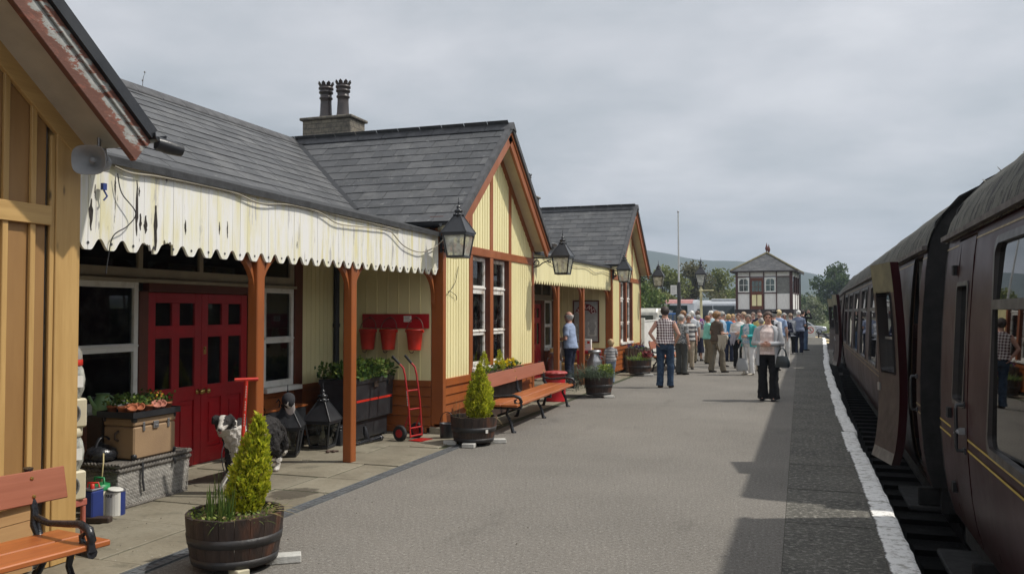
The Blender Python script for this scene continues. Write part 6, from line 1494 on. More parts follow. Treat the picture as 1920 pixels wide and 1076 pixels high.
# ------------------------------------------------------------------ dog (border collie), facing the camera, body running back along the wall
t=thing('dog','black and white border collie standing behind the golden conifer, looking at the camera','dog',(-5.04,7.0,.013),0)
def dogv():
    b=MB(); E=lambda c,r_,n=14,k=10: b.ell(c,r_,n,k)
    # local: -y is forward
    rings=[]
    for yy,rx,rz_,zc in((-.30,.075,.10,.40),(-.24,.105,.135,.385),(-.12,.118,.150,.375),(.02,.110,.130,.385),(.16,.100,.112,.395),(.28,.095,.105,.395),(.35,.06,.08,.39)): rings.append([V((rx*cos(2*pi*j/16),yy,zc+rz_*sin(2*pi*j/16))) for j in range(16)])
    b.loft(rings)
    ptube(b,[V((0,-.24,.42)),V((-.01,-.33,.48)),V((-.02,-.38,.50))],[.10,.085,.07])
    E((-.02,-.40,.515),(.062,.075,.060)); ptube(b,[V((-.025,-.44,.50)),V((-.045,-.50,.478)),V((-.055,-.53,.468))],[.042,.032,.024])
    E((-.04,-.47,.462),(.022,.045,.014))
    for sx in(-1,1): ptube(b,[V((-.02+sx*.045,-.385,.56)),V((-.02+sx*.07,-.40,.55)),V((-.02+sx*.082,-.41,.50))],[.026,.024,.012])
    for sx in(-1,1):
        ptube(b,[V((sx*.065,-.22,.34)),V((sx*.07,-.20,.20)),V((sx*.07,-.225,.17)),V((sx*.07,-.215,.05)),V((sx*.07,-.235,.025))],[.055,.034,.027,.022,.026]); E((sx*.07,-.245,.02),(.026,.036,.02))
        ptube(b,[V((sx*.07,.26,.36)),V((sx*.08,.20,.235)),V((sx*.075,.30,.15)),V((sx*.075,.285,.05)),V((sx*.075,.27,.025))],[.078,.055,.030,.023,.026]); E((sx*.075,.26,.02),(.026,.036,.02))
    ptube(b,[V((0,.34,.42)),V((0,.42,.36)),V((0,.46,.24)),V((0,.47,.16)),V((0,.50,.12))],[.04,.045,.06,.05,.015])
    pv=V((-.01,-.36,.50)); RH=MX.Rotation(RD(42),3,'Z')
    for i,p in enumerate(b.v):
        w=min(1,max(0,(-.30-p.y)/.08)) if p.z>.40 else 0
        if w>0: b.v[i]=p.lerp(pv+RH@(p-pv),w)
    b=remesh(b,.011,2)
    for i,p in enumerate(b.v):
        if p.z>.08 and p.y>-.36: b.v[i]=p+V((noise.noise(p*38),noise.noise(p*38+V((5,0,0))),noise.noise(p*30+V((0,9,0)))-.4))*.016
    return b
t.scale=(1.12,1.12,1.12); b=dogv(); b.m=[]
for f in b.f:
    c=sum((b.v[i] for i in f),V((0,0,0)))/len(f)
    if c.z>.42 and c.y<-.30: c=V((-.01,-.36,.50))+MX.Rotation(RD(-42),3,'Z')@(c-V((-.01,-.36,.50)))
    hx=c.x+.02+(c.y+.40)*-.3
    w=0
    if c.y<-.35: w=1 if (abs(hx)<.020 and c.z>.50) or (c.y<-.455 and c.z<.50) or c.z<.455 else 0
    elif c.y<-.20 and (c.z<.47 or c.y<-.28) and not (c.y>-.24 and c.z>.30 and abs(c.x)>.10): w=1 if c.x>-.045 else 0
    elif c.z<.12: w=1
    elif c.y>.44 and c.z<.16: w=1
    b.m.append(w)
fb=pm('black_fur',(.018,.016,.016),(.032,.028,.027),ns=40,rough=.8,bump=.9,bs=120); fw=pm('white_fur',(.66,.63,.58),(.50,.46,.41),ns=25,rough=.85,bump=.8,bs=120)
mk('body',b,[fb,fw],t,world=False)
m=MB(); m.ell((-.057,-.548,.472),(.016,.010,.012),8,6); m.ell((-.048,-.452,.532),(.009,.007,.009),8,6); m.ell((.004,-.462,.530),(.009,.007,.009),8,6); m.ell((-.050,-.515,.446),(.012,.02,.005),8,6,1); m.v=[V((-.01,-.36,.50))+MX.Rotation(RD(42),3,'Z')@(p-V((-.01,-.36,.50))) for p in m.v]; mk('face_features',m,[FEAT,LIP],t,world=False)
# hind fringe of fur strands and lead
m=MB(); r=random.Random(3)
for i in range(700):
    a=r.random(); p=V((r.uniform(-.11,.11),r.uniform(-.2,.44),0)); p.z=.30+r.uniform(-.06,.05) if p.y<.2 else r.uniform(.18,.42); blade(m,p,(p.x*4,.35 if p.y>.15 else .05,-1),r.uniform(.05,.11),.007,.1,0,2,r)
for i in range(160): blade(m,(r.uniform(-.02,.10),-.27+r.uniform(-.03,.05),r.uniform(.28,.42)),(r.uniform(-.3,.3),-.2,-1),r.uniform(.03,.06),.007,.1,1,2,r)
mk('coat_fringe',m,[fb,fw],t,world=False)
o=cable('thin dark lead trailing from the collie to the paving',[(-5.02,6.57,.40),(-5.0,6.50,.30),(-4.97,6.50,.15),(-4.95,6.55,.03),(-4.85,6.6,.022)],.005,'rubber','dog lead','dog_lead')
# ------------------------------------------------------------------ train
PR=[(.06,.09),(.2,.05),(.4,.02),(.7,0),(1.0,0),(1.5,.02),(1.95,.055),(2.17,.085)]
def pxz(z): return interp(PR,z)
t=NT('carriage_maroon'); co=t.co(); n=t.noise(co,1.5,6,.65); s=t.a('ShaderNodeSeparateXYZ'); t.l(co,s.inputs[0])
col=t.ramp(n,[(.3,(.024,.006,.007)),(.7,(.038,.008,.010))]); n2=t.noise(t.co((5,5,.7)),1.4,7,.7)
low=t.math('SUBTRACT',.62,t.math('MULTIPLY',s.outputs[2],.55)); k=t.math('ADD',t.math('MULTIPLY',n2,.8),low)
col=t.mix(t.ramp(k,[(.70,0),(1.1,.55)]),col,(.034,.028,.026)); n3=t.noise(co,8,6,.7); col=t.mix(t.ramp(n3,[(.6,0),(.75,.35)]),col,(.042,.030,.028))
t.bump(n3,.08,.004); K['maroon']=t.set(col,t.ramp(n,[(.3,.42),(.7,.30)]),0,.10)
t=NT('carriage_roof'); co=t.co(); n=t.noise(co,2.2,8,.72); n2=t.noise(t.co((1,3,1)),3.5,7,.7)
col=t.ramp(n,[(.35,(.070,.070,.056)),(.6,(.125,.122,.10))]); col=t.mix(t.ramp(n2,[(.53,0),(.56,1)]),col,(.022,.021,.02)); t.bump(t.math('ADD',n,n2),.9,.03); K['croof']=t.set(col,.8)
K['crail']=pm('carriage_gutter',(.10,.085,.075),(.05,.04,.038),ns=8,rough=.6)
K['gold']=K['gold']; K['lining']=pm('yellow_lining',(.50,.36,.05),(.42,.30,.04),ns=9,rough=.4); K['lining2']=pm('dull_lining',(.34,.26,.12),(.24,.18,.09),ns=9,rough=.5)
K['under']=pm('underframe_grime',(.009,.008,.008),(.005,.005,.005),ns=9,rough=.85,bump=.4)
K['cglass']=glassmat('carriage_glass',(.20,.21,.20),1.15,.02)
K['wframe']=pm('window_frame_dark',(.035,.028,.026),(.02,.018,.018),rough=.4)
K['moq']=pm('seat_moquette',(.10,.035,.03),(.06,.03,.03),ns=60,rough=.95); K['panelin']=pm('interior_panel',(.18,.11,.06),rough=.5)
K['doorin']=pm('door_inside_brown',(.048,.030,.027),(.032,.021,.019),ns=5,rough=.5); K['doorcream']=pm('door_inside_cream',(.17,.155,.085),(.12,.11,.065),ns=5,rough=.6)
Wd=2.56; K['kick']=pm('kick_plate',(.17,.155,.14),(.11,.10,.092),ns=8,rough=.5)
def cpanel(m,y0,y1,z0,z1,off=0,mi=0,mir=False,n=None,flip=False):
    n=n or max(1,int((z1-z0)/.16)); ny=max(1,int((y1-y0)/2.5))
    def f(u,v):
        z=lerp(z0,z1,v); x=pxz(z)+off; return (Wd-x if mir else x,lerp(y0,y1,u),z)
    m.sheet(f,ny,n,mi,True)
def rrect(y0,y1,z0,z1,r,n=5):
    P=[]
    for (cy,cz,a0) in((y1-r,z1-r,0),(y0+r,z1-r,pi/2),(y0+r,z0+r,pi),(y1-r,z0+r,1.5*pi)):
        for k in range(n+1): a=a0+k/n*pi/2; P.append((cy+r*cos(a),cz+r*sin(a)))
    return P
def ringframe(m,y0,y1,z0,z1,w,out,dep,r=.06,mi=0,mir=False):
    A=rrect(y0,y1,z0,z1,r); B=rrect(y0+w,y1-w,z0+w,z1-w,max(.01,r-w*.5))
    def X(p,o): x=pxz(p[1])+o; return (Wd-x if mir else x,p[0],p[1])
    m.loft([[X(p,dep) for p in A],[X(p,-out) for p in A],[X(p,-out) for p in B],[X(p,dep) for p in B]],mi,False,False)
def carriage(label,xa,ya,xb,yb,wins,neardoor,detail,extra=()):
    sl=(xb-xa)/(yb-ya); L=hypot(xb-xa,yb-ya); t=thing('railway_carriage',label,'railway carriage',(xa,ya,0),-atan2(sl,1),'maroon carriages of the train')
    ops=[(a,b,.80,2.02) for a,b in wins]+[(a,b,.08,2.12) for a,b in extra]
    ops.sort()
    for mir in(False,True):
        y=0; m=MB()
        for a,b,z0,z1 in ops+[(L,L,0,0)]:
            if a>y: cpanel(m,y,a,.06,2.17,0,0,mir); cpanel(m,y,a,.06,2.17,.035,1,mir)
            if b>a:
                z0_,z1_=(z0,z1) if not(mir and z0<.5) else (.81,2.0)
                cpanel(m,a,b,.06,z0_,0,0,mir); cpanel(m,a,b,z1_,2.17,0,0,mir); cpanel(m,a,b,.06,z0_,.035,1,mir); cpanel(m,a,b,z1_,2.17,.035,1,mir)
            y=b
        mk('far_side' if mir else 'body_side',m,[K['maroon'],K['panelin']],t,world=False)
    # ends
    for yy,s in((0,1),(L,-1)):
        m=MB(); P=[(pxz(z),z) for z,_ in PR]+[(.14,2.40),(.33,2.62),(.62,2.77),(1.28,2.87)]
        P=P+[(Wd-x,z) for x,z in P[::-1][1:]]
        m.prism(P,.05,0,fr((0,yy+(.05 if s<0 else 0)*0+ (0 if s>0 else -.05),0),(1,0,0),(0,0,1),(0,1,0)) ); mk('end_wall',m,K['under'],t,world=False)
    for yy,s in((0,-1),(L,1)):
        m=MB(); 
        for k in range(5): m.box(.80-.02*(k%2),1.76+.02*(k%2),yy+s*(.02+k*.055),yy+s*(.02+k*.055+.05),.15,2.35)
        if s<0: m.lathe([(.09,0),(.11,.02),(.11,.05),(.02,.06)],(0,0,0),16,0,True,fr((.34,yy-.02,.15),(1,0,0),(0,0,1),(0,-1,0)))
        mk('gangway',m,K['under'],t,world=False)
    # roof
    RP=[(.062,2.155),(.066,2.19),(.10,2.30),(.19,2.46),(.33,2.60),(.52,2.71),(.76,2.79),(1.02,2.845),(1.28,2.86)]; RP=RP+[(Wd-x,z) for x,z in RP[::-1][1:]]
    m=MB(); ny=int(L/.18) if detail else int(L/.6); rr=random.Random(3)
    rings=[]
    for i in range(ny+1):
        yy=lerp(-.04,L+.04,i/ny); rings.append([V((x,yy,z+(.012*noise.noise(V((x*5,yy*5,1)))+.02*max(0,noise.noise(V((x*11,yy*13,4))))*(1 if detail else 0) if 3<j<14 else 0))) for j,(x,z) in enumerate(RP)])
    m.loft(rings,0,True,False,False)
    m.loft([[p+V((0,0,-.02)) for p in r] for r in rings[:1]+rings[-1:]],0,False,False,False)
    k=2.4
    while k<L-1:
        m.loft([[V((x,yy,z+.012)) for x,z in RP] for yy in(k,k+.05)],0,False,False,False); k+=2.6
    if detail:   # lifting flakes of roof coating
        for i in range(150):
            yy=rr.uniform(0,L); j=rr.randint(3,7); x,z=RP[j]; x2,z2=RP[j+1]; q=rr.random(); p=V((lerp(x,x2,q),yy,lerp(z,z2,q)+.01)); s1=rr.uniform(.02,.06)
            m.add([p,p+V((rr.uniform(-.02,.03),s1,.005)),p+V((-.015+rr.uniform(-.02,.02),s1*.6,.045*rr.random()+.015)),p+V((-.02,rr.uniform(0,.02),.03*rr.random()))],[(0,1,2,3)])
        m.add([(.30,-.05,2.58),(.36,-.05,2.63),(.33,-.07,2.68),(.27,-.06,2.62)],[(0,1,2,3)])
    mk('roof',m,K['croof'],t,world=False)
    for xx in(.045,Wd-.045): mk('gutter',MB().bar((xx,-.03,2.165),(xx,L+.03,2.165),.04,.035),K['crail'],t,world=False)
    # lining
    m=MB(); y=0; cuts=[(a,b) for a,b in extra]+[(L,L)]
    for a,b in cuts:
        if a>y:
            for z,h,mi in((.700,.014,0),(.768,.014,0),(2.075,.012,1)): cpanel(m,y,a,z,z+h,-.003,mi if detail or z<2 else 1,n=1)
        y=b
    mk('lining',m,[K['lining'] if detail else K['lining2'],K['lining2']],t,world=False)
    m=MB()
    for k in range(int(L/2.4)): yy=.9+k*2.4; cpanel(m,yy,yy+.012,.08,2.15,-.002,0)
    mk('panel_seam',m,K['under'],t,world=False)
    # underframe
    m=MB(); m.box(.16,Wd-.16,.02,L-.02,-.16,.07); 
    for yb_ in(2.6,L-2.6):
        for dy in(-1.1,1.1):
            for x in(.62,Wd-.62): m.lathe([(.03,-.05),(.40,-.05),(.42,-.02),(.42,.06),(.38,.06),(.36,.02),(.1,.03),(.03,.05)],(0,0,0),24,0,True,fr((x,yb_+dy,-.38),(0,1,0),(0,0,1),(1,0,0)))
        for x in(.40,Wd-.40): m.box(x-.05,x+.05,yb_-1.6,yb_+1.6,-.45,-.15)
    mk('underframe',m,K['under'],t,world=False)
    mk('floor',MB().box(.10,Wd-.10,.05,L-.05,.12,.16),K['under'],t,world=False)
    # windows
    for i,(a,b) in enumerate(wins):
        for mir in((False,True) if detail or i%2==0 else (False,)):
            m=MB(); ringframe(m,a-.012,b+.012,.785,2.035,.045,.010,.03,.09,0,mir)
            X=lambda z,o:(Wd-pxz(z)-o) if mir else pxz(z)+o
            q=[V((X(z,o),yy,z)) for yy in(a+.03,b-.03) for z,o in((1.615,-.008),(1.67,-.008),(1.67,.025),(1.615,.025))]
            m.add(q,[(0,1,5,4),(1,2,6,5),(2,3,7,6),(3,0,4,7)])
            mid=(a+b)/2
            for yy in(mid-.02,a+.42 if not mir else b-.42): m.add([V((X(z,o),y_,z)) for y_ in(yy,yy+.035) for z,o in((1.67,-.002),(1.99,-.002),(1.99,.025),(1.67,.025))],[(0,1,5,4),(1,2,6,5),(2,3,7,6),(3,0,4,7)])
            Wn=mk('window',m,K['wframe'],t,world=False)
            g=MB(); tilt=(.085 if (detail and not mir) else .0)
            g.add([V((X(z,.012+tilt*(yy==a+.03)),yy,z)) for yy in(a+.03,b-.03) for z in(.825,1.62)],[(0,1,3,2)])
            g.add([V((X(z,.014),yy,z)) for yy in(mid,b-.03) for z in(1.665,2.0)],[(0,1,3,2)])
            mk('pane',g,K['cglass'],Wn,world=False)
    # seats
    sm=MB()
    sm.box(-.46,.46,-.22,.20,.16,.52); sm.loft([[V((x,y_,z)) for x,y_ in((-.46,.16),(.46,.16),(.46,.28),(-.46,.28))] for z in(.5,1.15,1.30)],0,False)
    me=None
    for a,b in wins:
        for x in(.62,Wd-.62):
            for yy in(a+.1,b-.3):
                if me is None: s0=mk('seat',sm,K['moq'],t,world=False); me=s0; s0.location=(x,yy,0)
                else: c=me.copy(); COL.objects.link(c); c.parent=t; c.location=(x,yy,0)
    return t,sl
def leaf_door(parent,yh,w,ang,closed=False,handle=True,zt=2.10):
    """hinge at local y=yh, leaf runs towards -y; ang opening outwards"""
    m=MB(); y0,y1=-w+.006,-.006; wa,wb=-w+.11,-.11; z0,z1=.08,zt; wz0,wz1=.97,1.80; th=.08
    for a,b,c,d in((y0,wa,z0,z1),(wb,y1,z0,z1),(wa,wb,z0,wz0),(wa,wb,wz1,z1)): cpanel(m,a,b,c,d,-.004 if closed else 0,0)
    for a,b,c,d in((y0,wa,wz0,wz1),(wb,y1,wz0,wz1),(wa,wb,.30,wz0),(y0,wa,.30,wz0),(wb,y1,.30,wz0)): cpanel(m,a,b,c,d,th,1)
    cpanel(m,y0,y1,wz1,z1,th,2); cpanel(m,y0,y1,z0,.19,th,3); cpanel(m,y0,y1,.19,.30,th,1)
    for yy in(y0,y1):
        n=14; vs=[]
        for i in range(n+1): z=lerp(z0,z1,i/n); vs+=[(pxz(z)-(.004 if closed else 0),yy,z),(pxz(z)+th,yy,z)]
        m.add(vs,[(2*i,2*i+1,2*i+3,2*i+2) for i in range(n)],0)
    for z in(z0,z1): m.add([(pxz(z),y0,z),(pxz(z),y1,z),(pxz(z)+th,y1,z),(pxz(z)+th,y0,z)],[(0,1,2,3)],0)
    D=mk('door',m,[K['maroon'],K['doorin'],K['doorcream'],K['kick']],parent,world=False); D.location=(0,yh,0); D.rotation_euler=(0,0,-ang)
    m=MB(); ringframe(m,wa-.01,wb+.01,wz0-.01,wz1+.01,.03,.012,th+.008,.05); 
    mk('window_frame',m,K['wframe'],D,world=False)
    g=MB(); g.add([(pxz(z)+.02,yy,z) for yy in(wa,wb) for z in(wz0,wz1 if closed else 1.32)],[(0,1,3,2)]); mk('pane',g,K['cglass'],D,world=False)
    if not closed: mk('rail',MB().bar((pxz(1.32)+.02,wa,1.33),(pxz(1.32)+.02,wb,1.33),.03,.025),K['steel'],D,world=False)
    h=MB(); x=pxz(.82); h.box(x-.045,x-.005,y0+.05,y0+.08,.80,.84); h.tube([(x-.045,y0+.065,.82),(x-.05,y0+.14,.80)],.014,6); h.box(x+th*.3,x+th+.012,y0-.015,y0+.06,.77,.85); mk('handle',h,K['steel'],D,world=False)
    if closed:
        for z in(.35,.88,1.9): mk('hinge',MB().box(pxz(z)-.03,pxz(z)+.0,-.05,.03,z-.035,z+.035),K['under'],D,world=False)
    return D
def grab(parent,y,z0,z1):
    m=MB(); x=pxz(z0); m.tube([(x,y,z0),(x-.05,y,z0),(x-.055,y,z0+.03),(x-.055,y,z1-.03),(x-.05,y,z1),(x,y,z1)],.013,6); m.box(x-.012,x,y-.03,y+.03,z0-.02,z0+.02); m.box(x-.012,x,y-.03,y+.03,z1-.02,z1+.02); mk('grab_rail',m,K['black'],parent,world=False)
def step(parent,y0,y1): mk('step_board',MB().box(-.10,.22,y0,y1,-.16,-.115).box(-.02,.2,y0+.05,y0+.08,-.115,.05),K['under'],parent,bev=.01,world=False)
# carriage 1 (nearest): local y = world y + 11
c1,_=carriage('nearest maroon carriage, cut off by the frame, with a big reflecting window and yellow lining',.86,-11,1.03,7.38,[(11+3.9-2.4*k,11+5.5-2.4*k) for k in range(6,-1,-1)],None,True,[(17.16,17.84)])
leaf_door(c1,17.835,.67,0,True); grab(c1,17.26,.69,.99); step(c1,16.9,17.9)
# carriage 2: local y = world y - 8
c2,_=carriage('second maroon carriage, with its end doors swung wide open over the platform',1.0,8.27,1.12,26.0,[(2.63+2.4*k,4.23+2.4*k) for k in range(6)],None,False,[(.30,.98),(16.75,17.45)])
leaf_door(c2,.99,.68,RD(168)); leaf_door(c2,17.46,.70,RD(173)); grab(c2,.22,.72,1.02); step(c2,.05,1.0); step(c2,16.6,17.5)
m=MB(); m.box(.62,.67,.06,1.3,.16,2.1); m.box(.12,.62,1.02,1.05,.16,2.10); mk('partition',m,pm('vestibule_panel',(.42,.41,.38),(.30,.29,.27),ns=5,rough=.6),c2,world=False)
c3,_=carriage('third maroon carriage far along the curving platform, one door open',1.16,26.7,1.55,44.6,[(2.5+2.4*k,4.1+2.4*k) for k in range(6)],None,False,[(6.7-.74+.6,6.7+.6)])
leaf_door(c3,7.31,.72,RD(164)); leaf_door(c3,.9,.70,RD(172))
# ------------------------------------------------------------------ background
# signal box
Y0=51.5; SBX=-3.58; SBW=3.20; SBD=4.2
sb=thing('signal_box','small timber signal box with pyramid slate roof at the far end of the platform','building',(SBX,Y0,-.93),RD(-4.5))
z=.93; fl=1.66+z; ev=4.03+z; bk=K['bdark']; gw=pm('grey_white_boards',(.80,.78,.74),(.64,.62,.58),ns=5,rough=.7,bump=.2,st=(6,6,.6)); bt=pm('black_tarred_timber',(.035,.022,.022),(.02,.015,.015),ns=5,rough=.6)
sbw=pm('dark_maroon_timber',(.075,.022,.020),(.05,.018,.017),ns=4,rough=.5)
mk('base',MB().box(.06,SBW-.06,.06,SBD,-.1,fl-.02),pm('pale_brick_base',(.36,.35,.30),(.28,.27,.23),ns=6,rough=.8),sb,world=False)
mk('floor',MB().box(.0,SBW,.0,SBD,fl-.02,fl+.03),bt,sb,world=False)
mk('sill_beam',MB().box(-.05,SBW+.05,-.06,.06,fl-.16,fl+.10),bt,sb,world=False)
mk('sill_beam',MB().box(SBW-.06,SBW+.05,.061,SBD,fl-.16,fl+.10),bt,sb,world=False)
X=[0,.16,.80,.92,1.54,1.64,2.28,2.36,3.02,3.2]
m=MB()
for a,b in((0,.13),(.79,.84),(1.57,1.63),(2.28,2.33),(3.03,3.2)): m.box(a,b,-.05,.06,fl+.10,ev-.0)
m.box(-.0,SBW,-.045,.05,ev-.40,ev-.35); m.box(.13,.79,-.04,.05,fl+1.02,fl+1.08); m.box(1.63,2.28,-.04,.05,fl+1.02,fl+1.08); m.box(3.1,3.2,0,.1,-.1,fl+.1)
for yy in(1.4,2.8,SBD-.12): m.box(SBW-.08,SBW+.03,yy,yy+.12,fl+.1,ev)
m.box(SBW-.06,SBW+.025,0,SBD,fl+1.0,fl+1.06)
mk('timber_frame',m,sbw,sb,world=False)
m=MB(); m.box(.13,.79,.0,.03,fl+.1,fl+1.02); m.box(1.63,2.28,0,.03,fl+.1,fl+1.02); m.box(2.33,3.03,0,.03,fl+.1,fl+1.0); m.box(.13,3.03,0,.03,ev-.35,ev)
m.box(SBW-.04,SBW,.12,SBD,fl+.1,fl+1.0); m.box(0,.04,.06,SBD,fl+.1,ev); m.box(SBW-.04,SBW,.12,SBD,ev-.35,ev); m.box(0,SBW,SBD-.04,SBD,fl+.1,fl+1.0)
mk('wall_panel',m,gw,sb,world=False)
mk('wall_panel',MB().box(2.33,3.03,-.005,.025,fl+1.005,ev-.40),pm('grey_board',(.20,.20,.185),(.14,.14,.13),ns=8,rough=.8),sb,lab='weathered grey board beside the right-hand window',world=False)
def sbwin(x0,x1,z0,z1,w,mat,lab,mun):
    m=MB(); m.box(x0,x0+w,-.055,.03,z0,z1); m.box(x1-w,x1,-.055,.03,z0,z1); m.box(x0+w,x1-w,-.055,.03,z0,z0+w); m.box(x0+w,x1-w,-.055,.03,z1-w,z1)
    for s in(0,1):
        xx=x0+w if s==0 else x1-w; d=1 if s==0 else -1; m.prism([(xx,z1-w),(xx+d*.10,z1-w),(xx,z1-w-.12)][::(1 if s else -1)],.06,0,fr((0,.02,0),(1,0,0),(0,0,1),(0,-1,0)))
    for f in mun: m.box(lerp(x0,x1,f)-.012,lerp(x0,x1,f)+.012,-.035,.01,z0+w,z1-w)
    m.box(x0+w,x1-w,-.033,.008,(z0+z1)/2-.012,(z0+z1)/2+.012)
    W_=mk('window',m,mat,sb,lab=lab,world=False); mk('pane',MB().box(x0+w,x1-w,-.012,-.008,z0+w,z1-w),K['glass'],W_,world=False)
sbwin(.15,.77,fl+1.10,ev-.44,.06,K['white'],None,(.5,)); sbwin(1.66,2.26,fl+1.10,ev-.44,.06,K['white'],None,(.5,))
D=mk('door',MB().box(.85,.93,-.06,.02,fl+.1,ev-.42).box(1.48,1.56,-.06,.02,fl+.1,ev-.42).box(.93,1.48,-.06,.02,fl+.1,fl+.30).box(.93,1.48,-.06,.02,fl+.95,fl+1.13).box(.93,1.48,-.06,.02,ev-.62,ev-.42).box(1.18,1.23,-.058,.02,fl+.3,fl+.95),K['bdark'],sb,world=False)
mk('panel',MB().box(.93,1.18,-.045,.0,fl+.3,fl+.95).box(1.23,1.48,-.045,.0,fl+.3,fl+.95),K['cream'],D,world=False)
mk('pane',MB().box(.93,1.48,-.03,-.026,fl+1.13,ev-.62),K['glass'],D,world=False); mk('glazing_bar',MB().box(1.10,1.12,-.045,-.01,fl+1.13,ev-.62).box(1.29,1.31,-.045,-.01,fl+1.13,ev-.62).box(.93,1.48,-.043,-.012,fl+1.4,fl+1.42),K['bdark'],D,world=False)
m=MB(); 
for yy in(.2,1.55,2.95): m.box(SBW-.05,SBW-.03,yy,yy+1.2,fl+1.06,ev-.35)
mk('side_window',m,K['glass'],sb,world=False)
m=MB(); m.box(.3,2.9,2.2,2.3,fl+.1,fl+1.0); m.tube([(1.9,2.25,fl+1.0),(1.8,2.1,fl+1.35)],.03); m.box(2.1,2.14,2.2,2.24,fl+1,ev-.3); mk('lever_frame',m,bt,sb,world=False)
# hipped roof with short ridge in depth
ap=(SBW/2,1.55,5.12+z); ap2=(SBW/2,SBD-1.55,5.12+z); o_=.26; e=[(-o_,-o_,ev-.04),(SBW+o_,-o_,ev-.04),(SBW+o_,SBD+o_,ev-.04),(-o_,SBD+o_,ev-.04)]
def tri_slates(a,b,tops,sd):
    a,b=V(a),V(b); u=(b-a).normalized(); c=V(tops[0]); n=u.cross(c-a).normalized(); 
    if n.z<0: n=-n
    v=n.cross(u); 
    if v.z<0: v=-v
    T=fr(a,u,v,n); P=[((V(q)-a).dot(u),(V(q)-a).dot(v)) for q in (a,b)+tuple(V(t_) for t_ in tops)]
    ar=sum(P[i][0]*P[(i+1)%len(P)][1]-P[(i+1)%len(P)][0]*P[i][1] for i in range(len(P)))
    hp=[]
    for i in range(len(P)):
        p,q=P[i],P[(i+1)%len(P)]; s=1 if ar>0 else -1; hp.append((-(q[1]-p[1])*s,(q[0]-p[0])*s,((q[1]-p[1])*p[0]-(q[0]-p[0])*p[1])*s))
    return slates(T,-.1,(b-a).length+.1,max(p[1] for p in P),hp,row=.17,w=.28,sd=sd)
mk('roof',tri_slates(e[0],e[1],[ap],61),K['slate'],sb,world=False); mk('roof',tri_slates(e[1],e[2],[ap2,ap],62),K['slate'],sb,world=False); mk('roof',tri_slates(e[3],e[0],[ap,ap2],63),K['slate'],sb,world=False)
mk('roof',MB().add([V(q)-V((0,0,.03)) for q in e+[ap,ap2]],[(0,1,4),(1,2,5,4),(2,3,5),(3,0,4,5),(3,2,1,0)]),K['ridge'],sb,lab='roof boarding',world=False)
m=MB(); 
for a,b in((e[0],ap),(e[1],ap),(e[2],ap2),(e[3],ap2),(ap,ap2)): m.tube([V(a)+V((0,0,.03)),V(b)+V((0,0,.03))],.06,6)
mk('hip_tile',m,pm('mossy_ridge',(.20,.17,.09),(.12,.11,.06),ns=6,rough=.9),sb,world=False)
m=MB(); m.box(-o_,SBW+o_,-o_-.04,-o_+.02,ev-.12,ev-.03); m.box(SBW+o_-.02,SBW+o_+.04,-o_+.021,SBD+o_,ev-.12,ev-.03); m.box(-o_-.04,-o_+.02,-o_+.021,SBD+o_,ev-.12,ev-.03); mk('gutter',m,bt,sb,world=False)
for p in(ap,ap2): mk('finial',MB().lathe([(.05,0),(.03,.05),(.045,.12),(.085,.2),(.09,.28),(.045,.42),(.012,.56),(.001,.6)],(p[0],p[1],p[2]+.03),8),pm('finial_red',(.13,.03,.025),rough=.5) if p is ap else K['bdark'],sb,world=False)
mk('downpipe',MB().tube([(SBW+.10,SBD-.3,ev-.1),(SBW+.10,SBD-.3,-.1)],.04,6),bt,sb,world=False)
# lamp post
t=thing('lamp_post','cream cast lamp post with a black tapering lantern behind the crowd','lamp post',(-4.34,40,0))
lpm=pm('post_cream',(.66,.60,.34),rough=.45)
m=MB(); m.lathe([(.16,0),(.16,.25),(.12,.30),(.09,.9),(.10,.95),(.065,1.0),(.055,2.3),(.08,2.33),(.055,2.38),(.05,2.52),(.075,2.56),(.085,2.62),(.05,2.70),(.04,2.80)],(0,0,0),16); m.tube([(0,0,2.60),(.52,0,2.60)],.022,8); m.ell((.54,0,2.6),(.035,.035,.035),8,6); mk('column',m,lpm,t,world=False)
def sqring(q,z): return [V((sx*q,sy*q,z)) for sx,sy in((-1,-1),(1,-1),(1,1),(-1,1))]
m=MB(); z0=2.82
for sx,sy in((-1,-1),(1,-1),(1,1),(-1,1)): m.bar((sx*.12,sy*.12,z0),(sx*.23,sy*.23,z0+.52),.03,.03)
m.loft([sqring(.135,z0-.02),sqring(.135,z0+.015)],0,False); m.loft([sqring(.25,z0+.51),sqring(.26,z0+.55),sqring(.10,z0+.78),sqring(.09,z0+.80)],0,False); m.lathe([(.09,.8),(.11,.83),(.06,.87),(.05,.92),(.085,.96),(.03,1.02),(.025,1.08),(.05,1.12),(.02,1.16),(.002,1.32)],(0,0,z0),12); mk('lantern_frame',m,K['black'],t,world=False)
g=MB(); g.loft([sqring(.122,z0+.02),sqring(.225,z0+.50)],0,False,False); mk('pane',g,K['lampglass'],t,world=False); mk('lamp_bulb',MB().ell((0,0,z0+.26),(.12,.12,.20),12,8),pm('bulb_white',(.75,.74,.7),rough=.3),t,world=False)
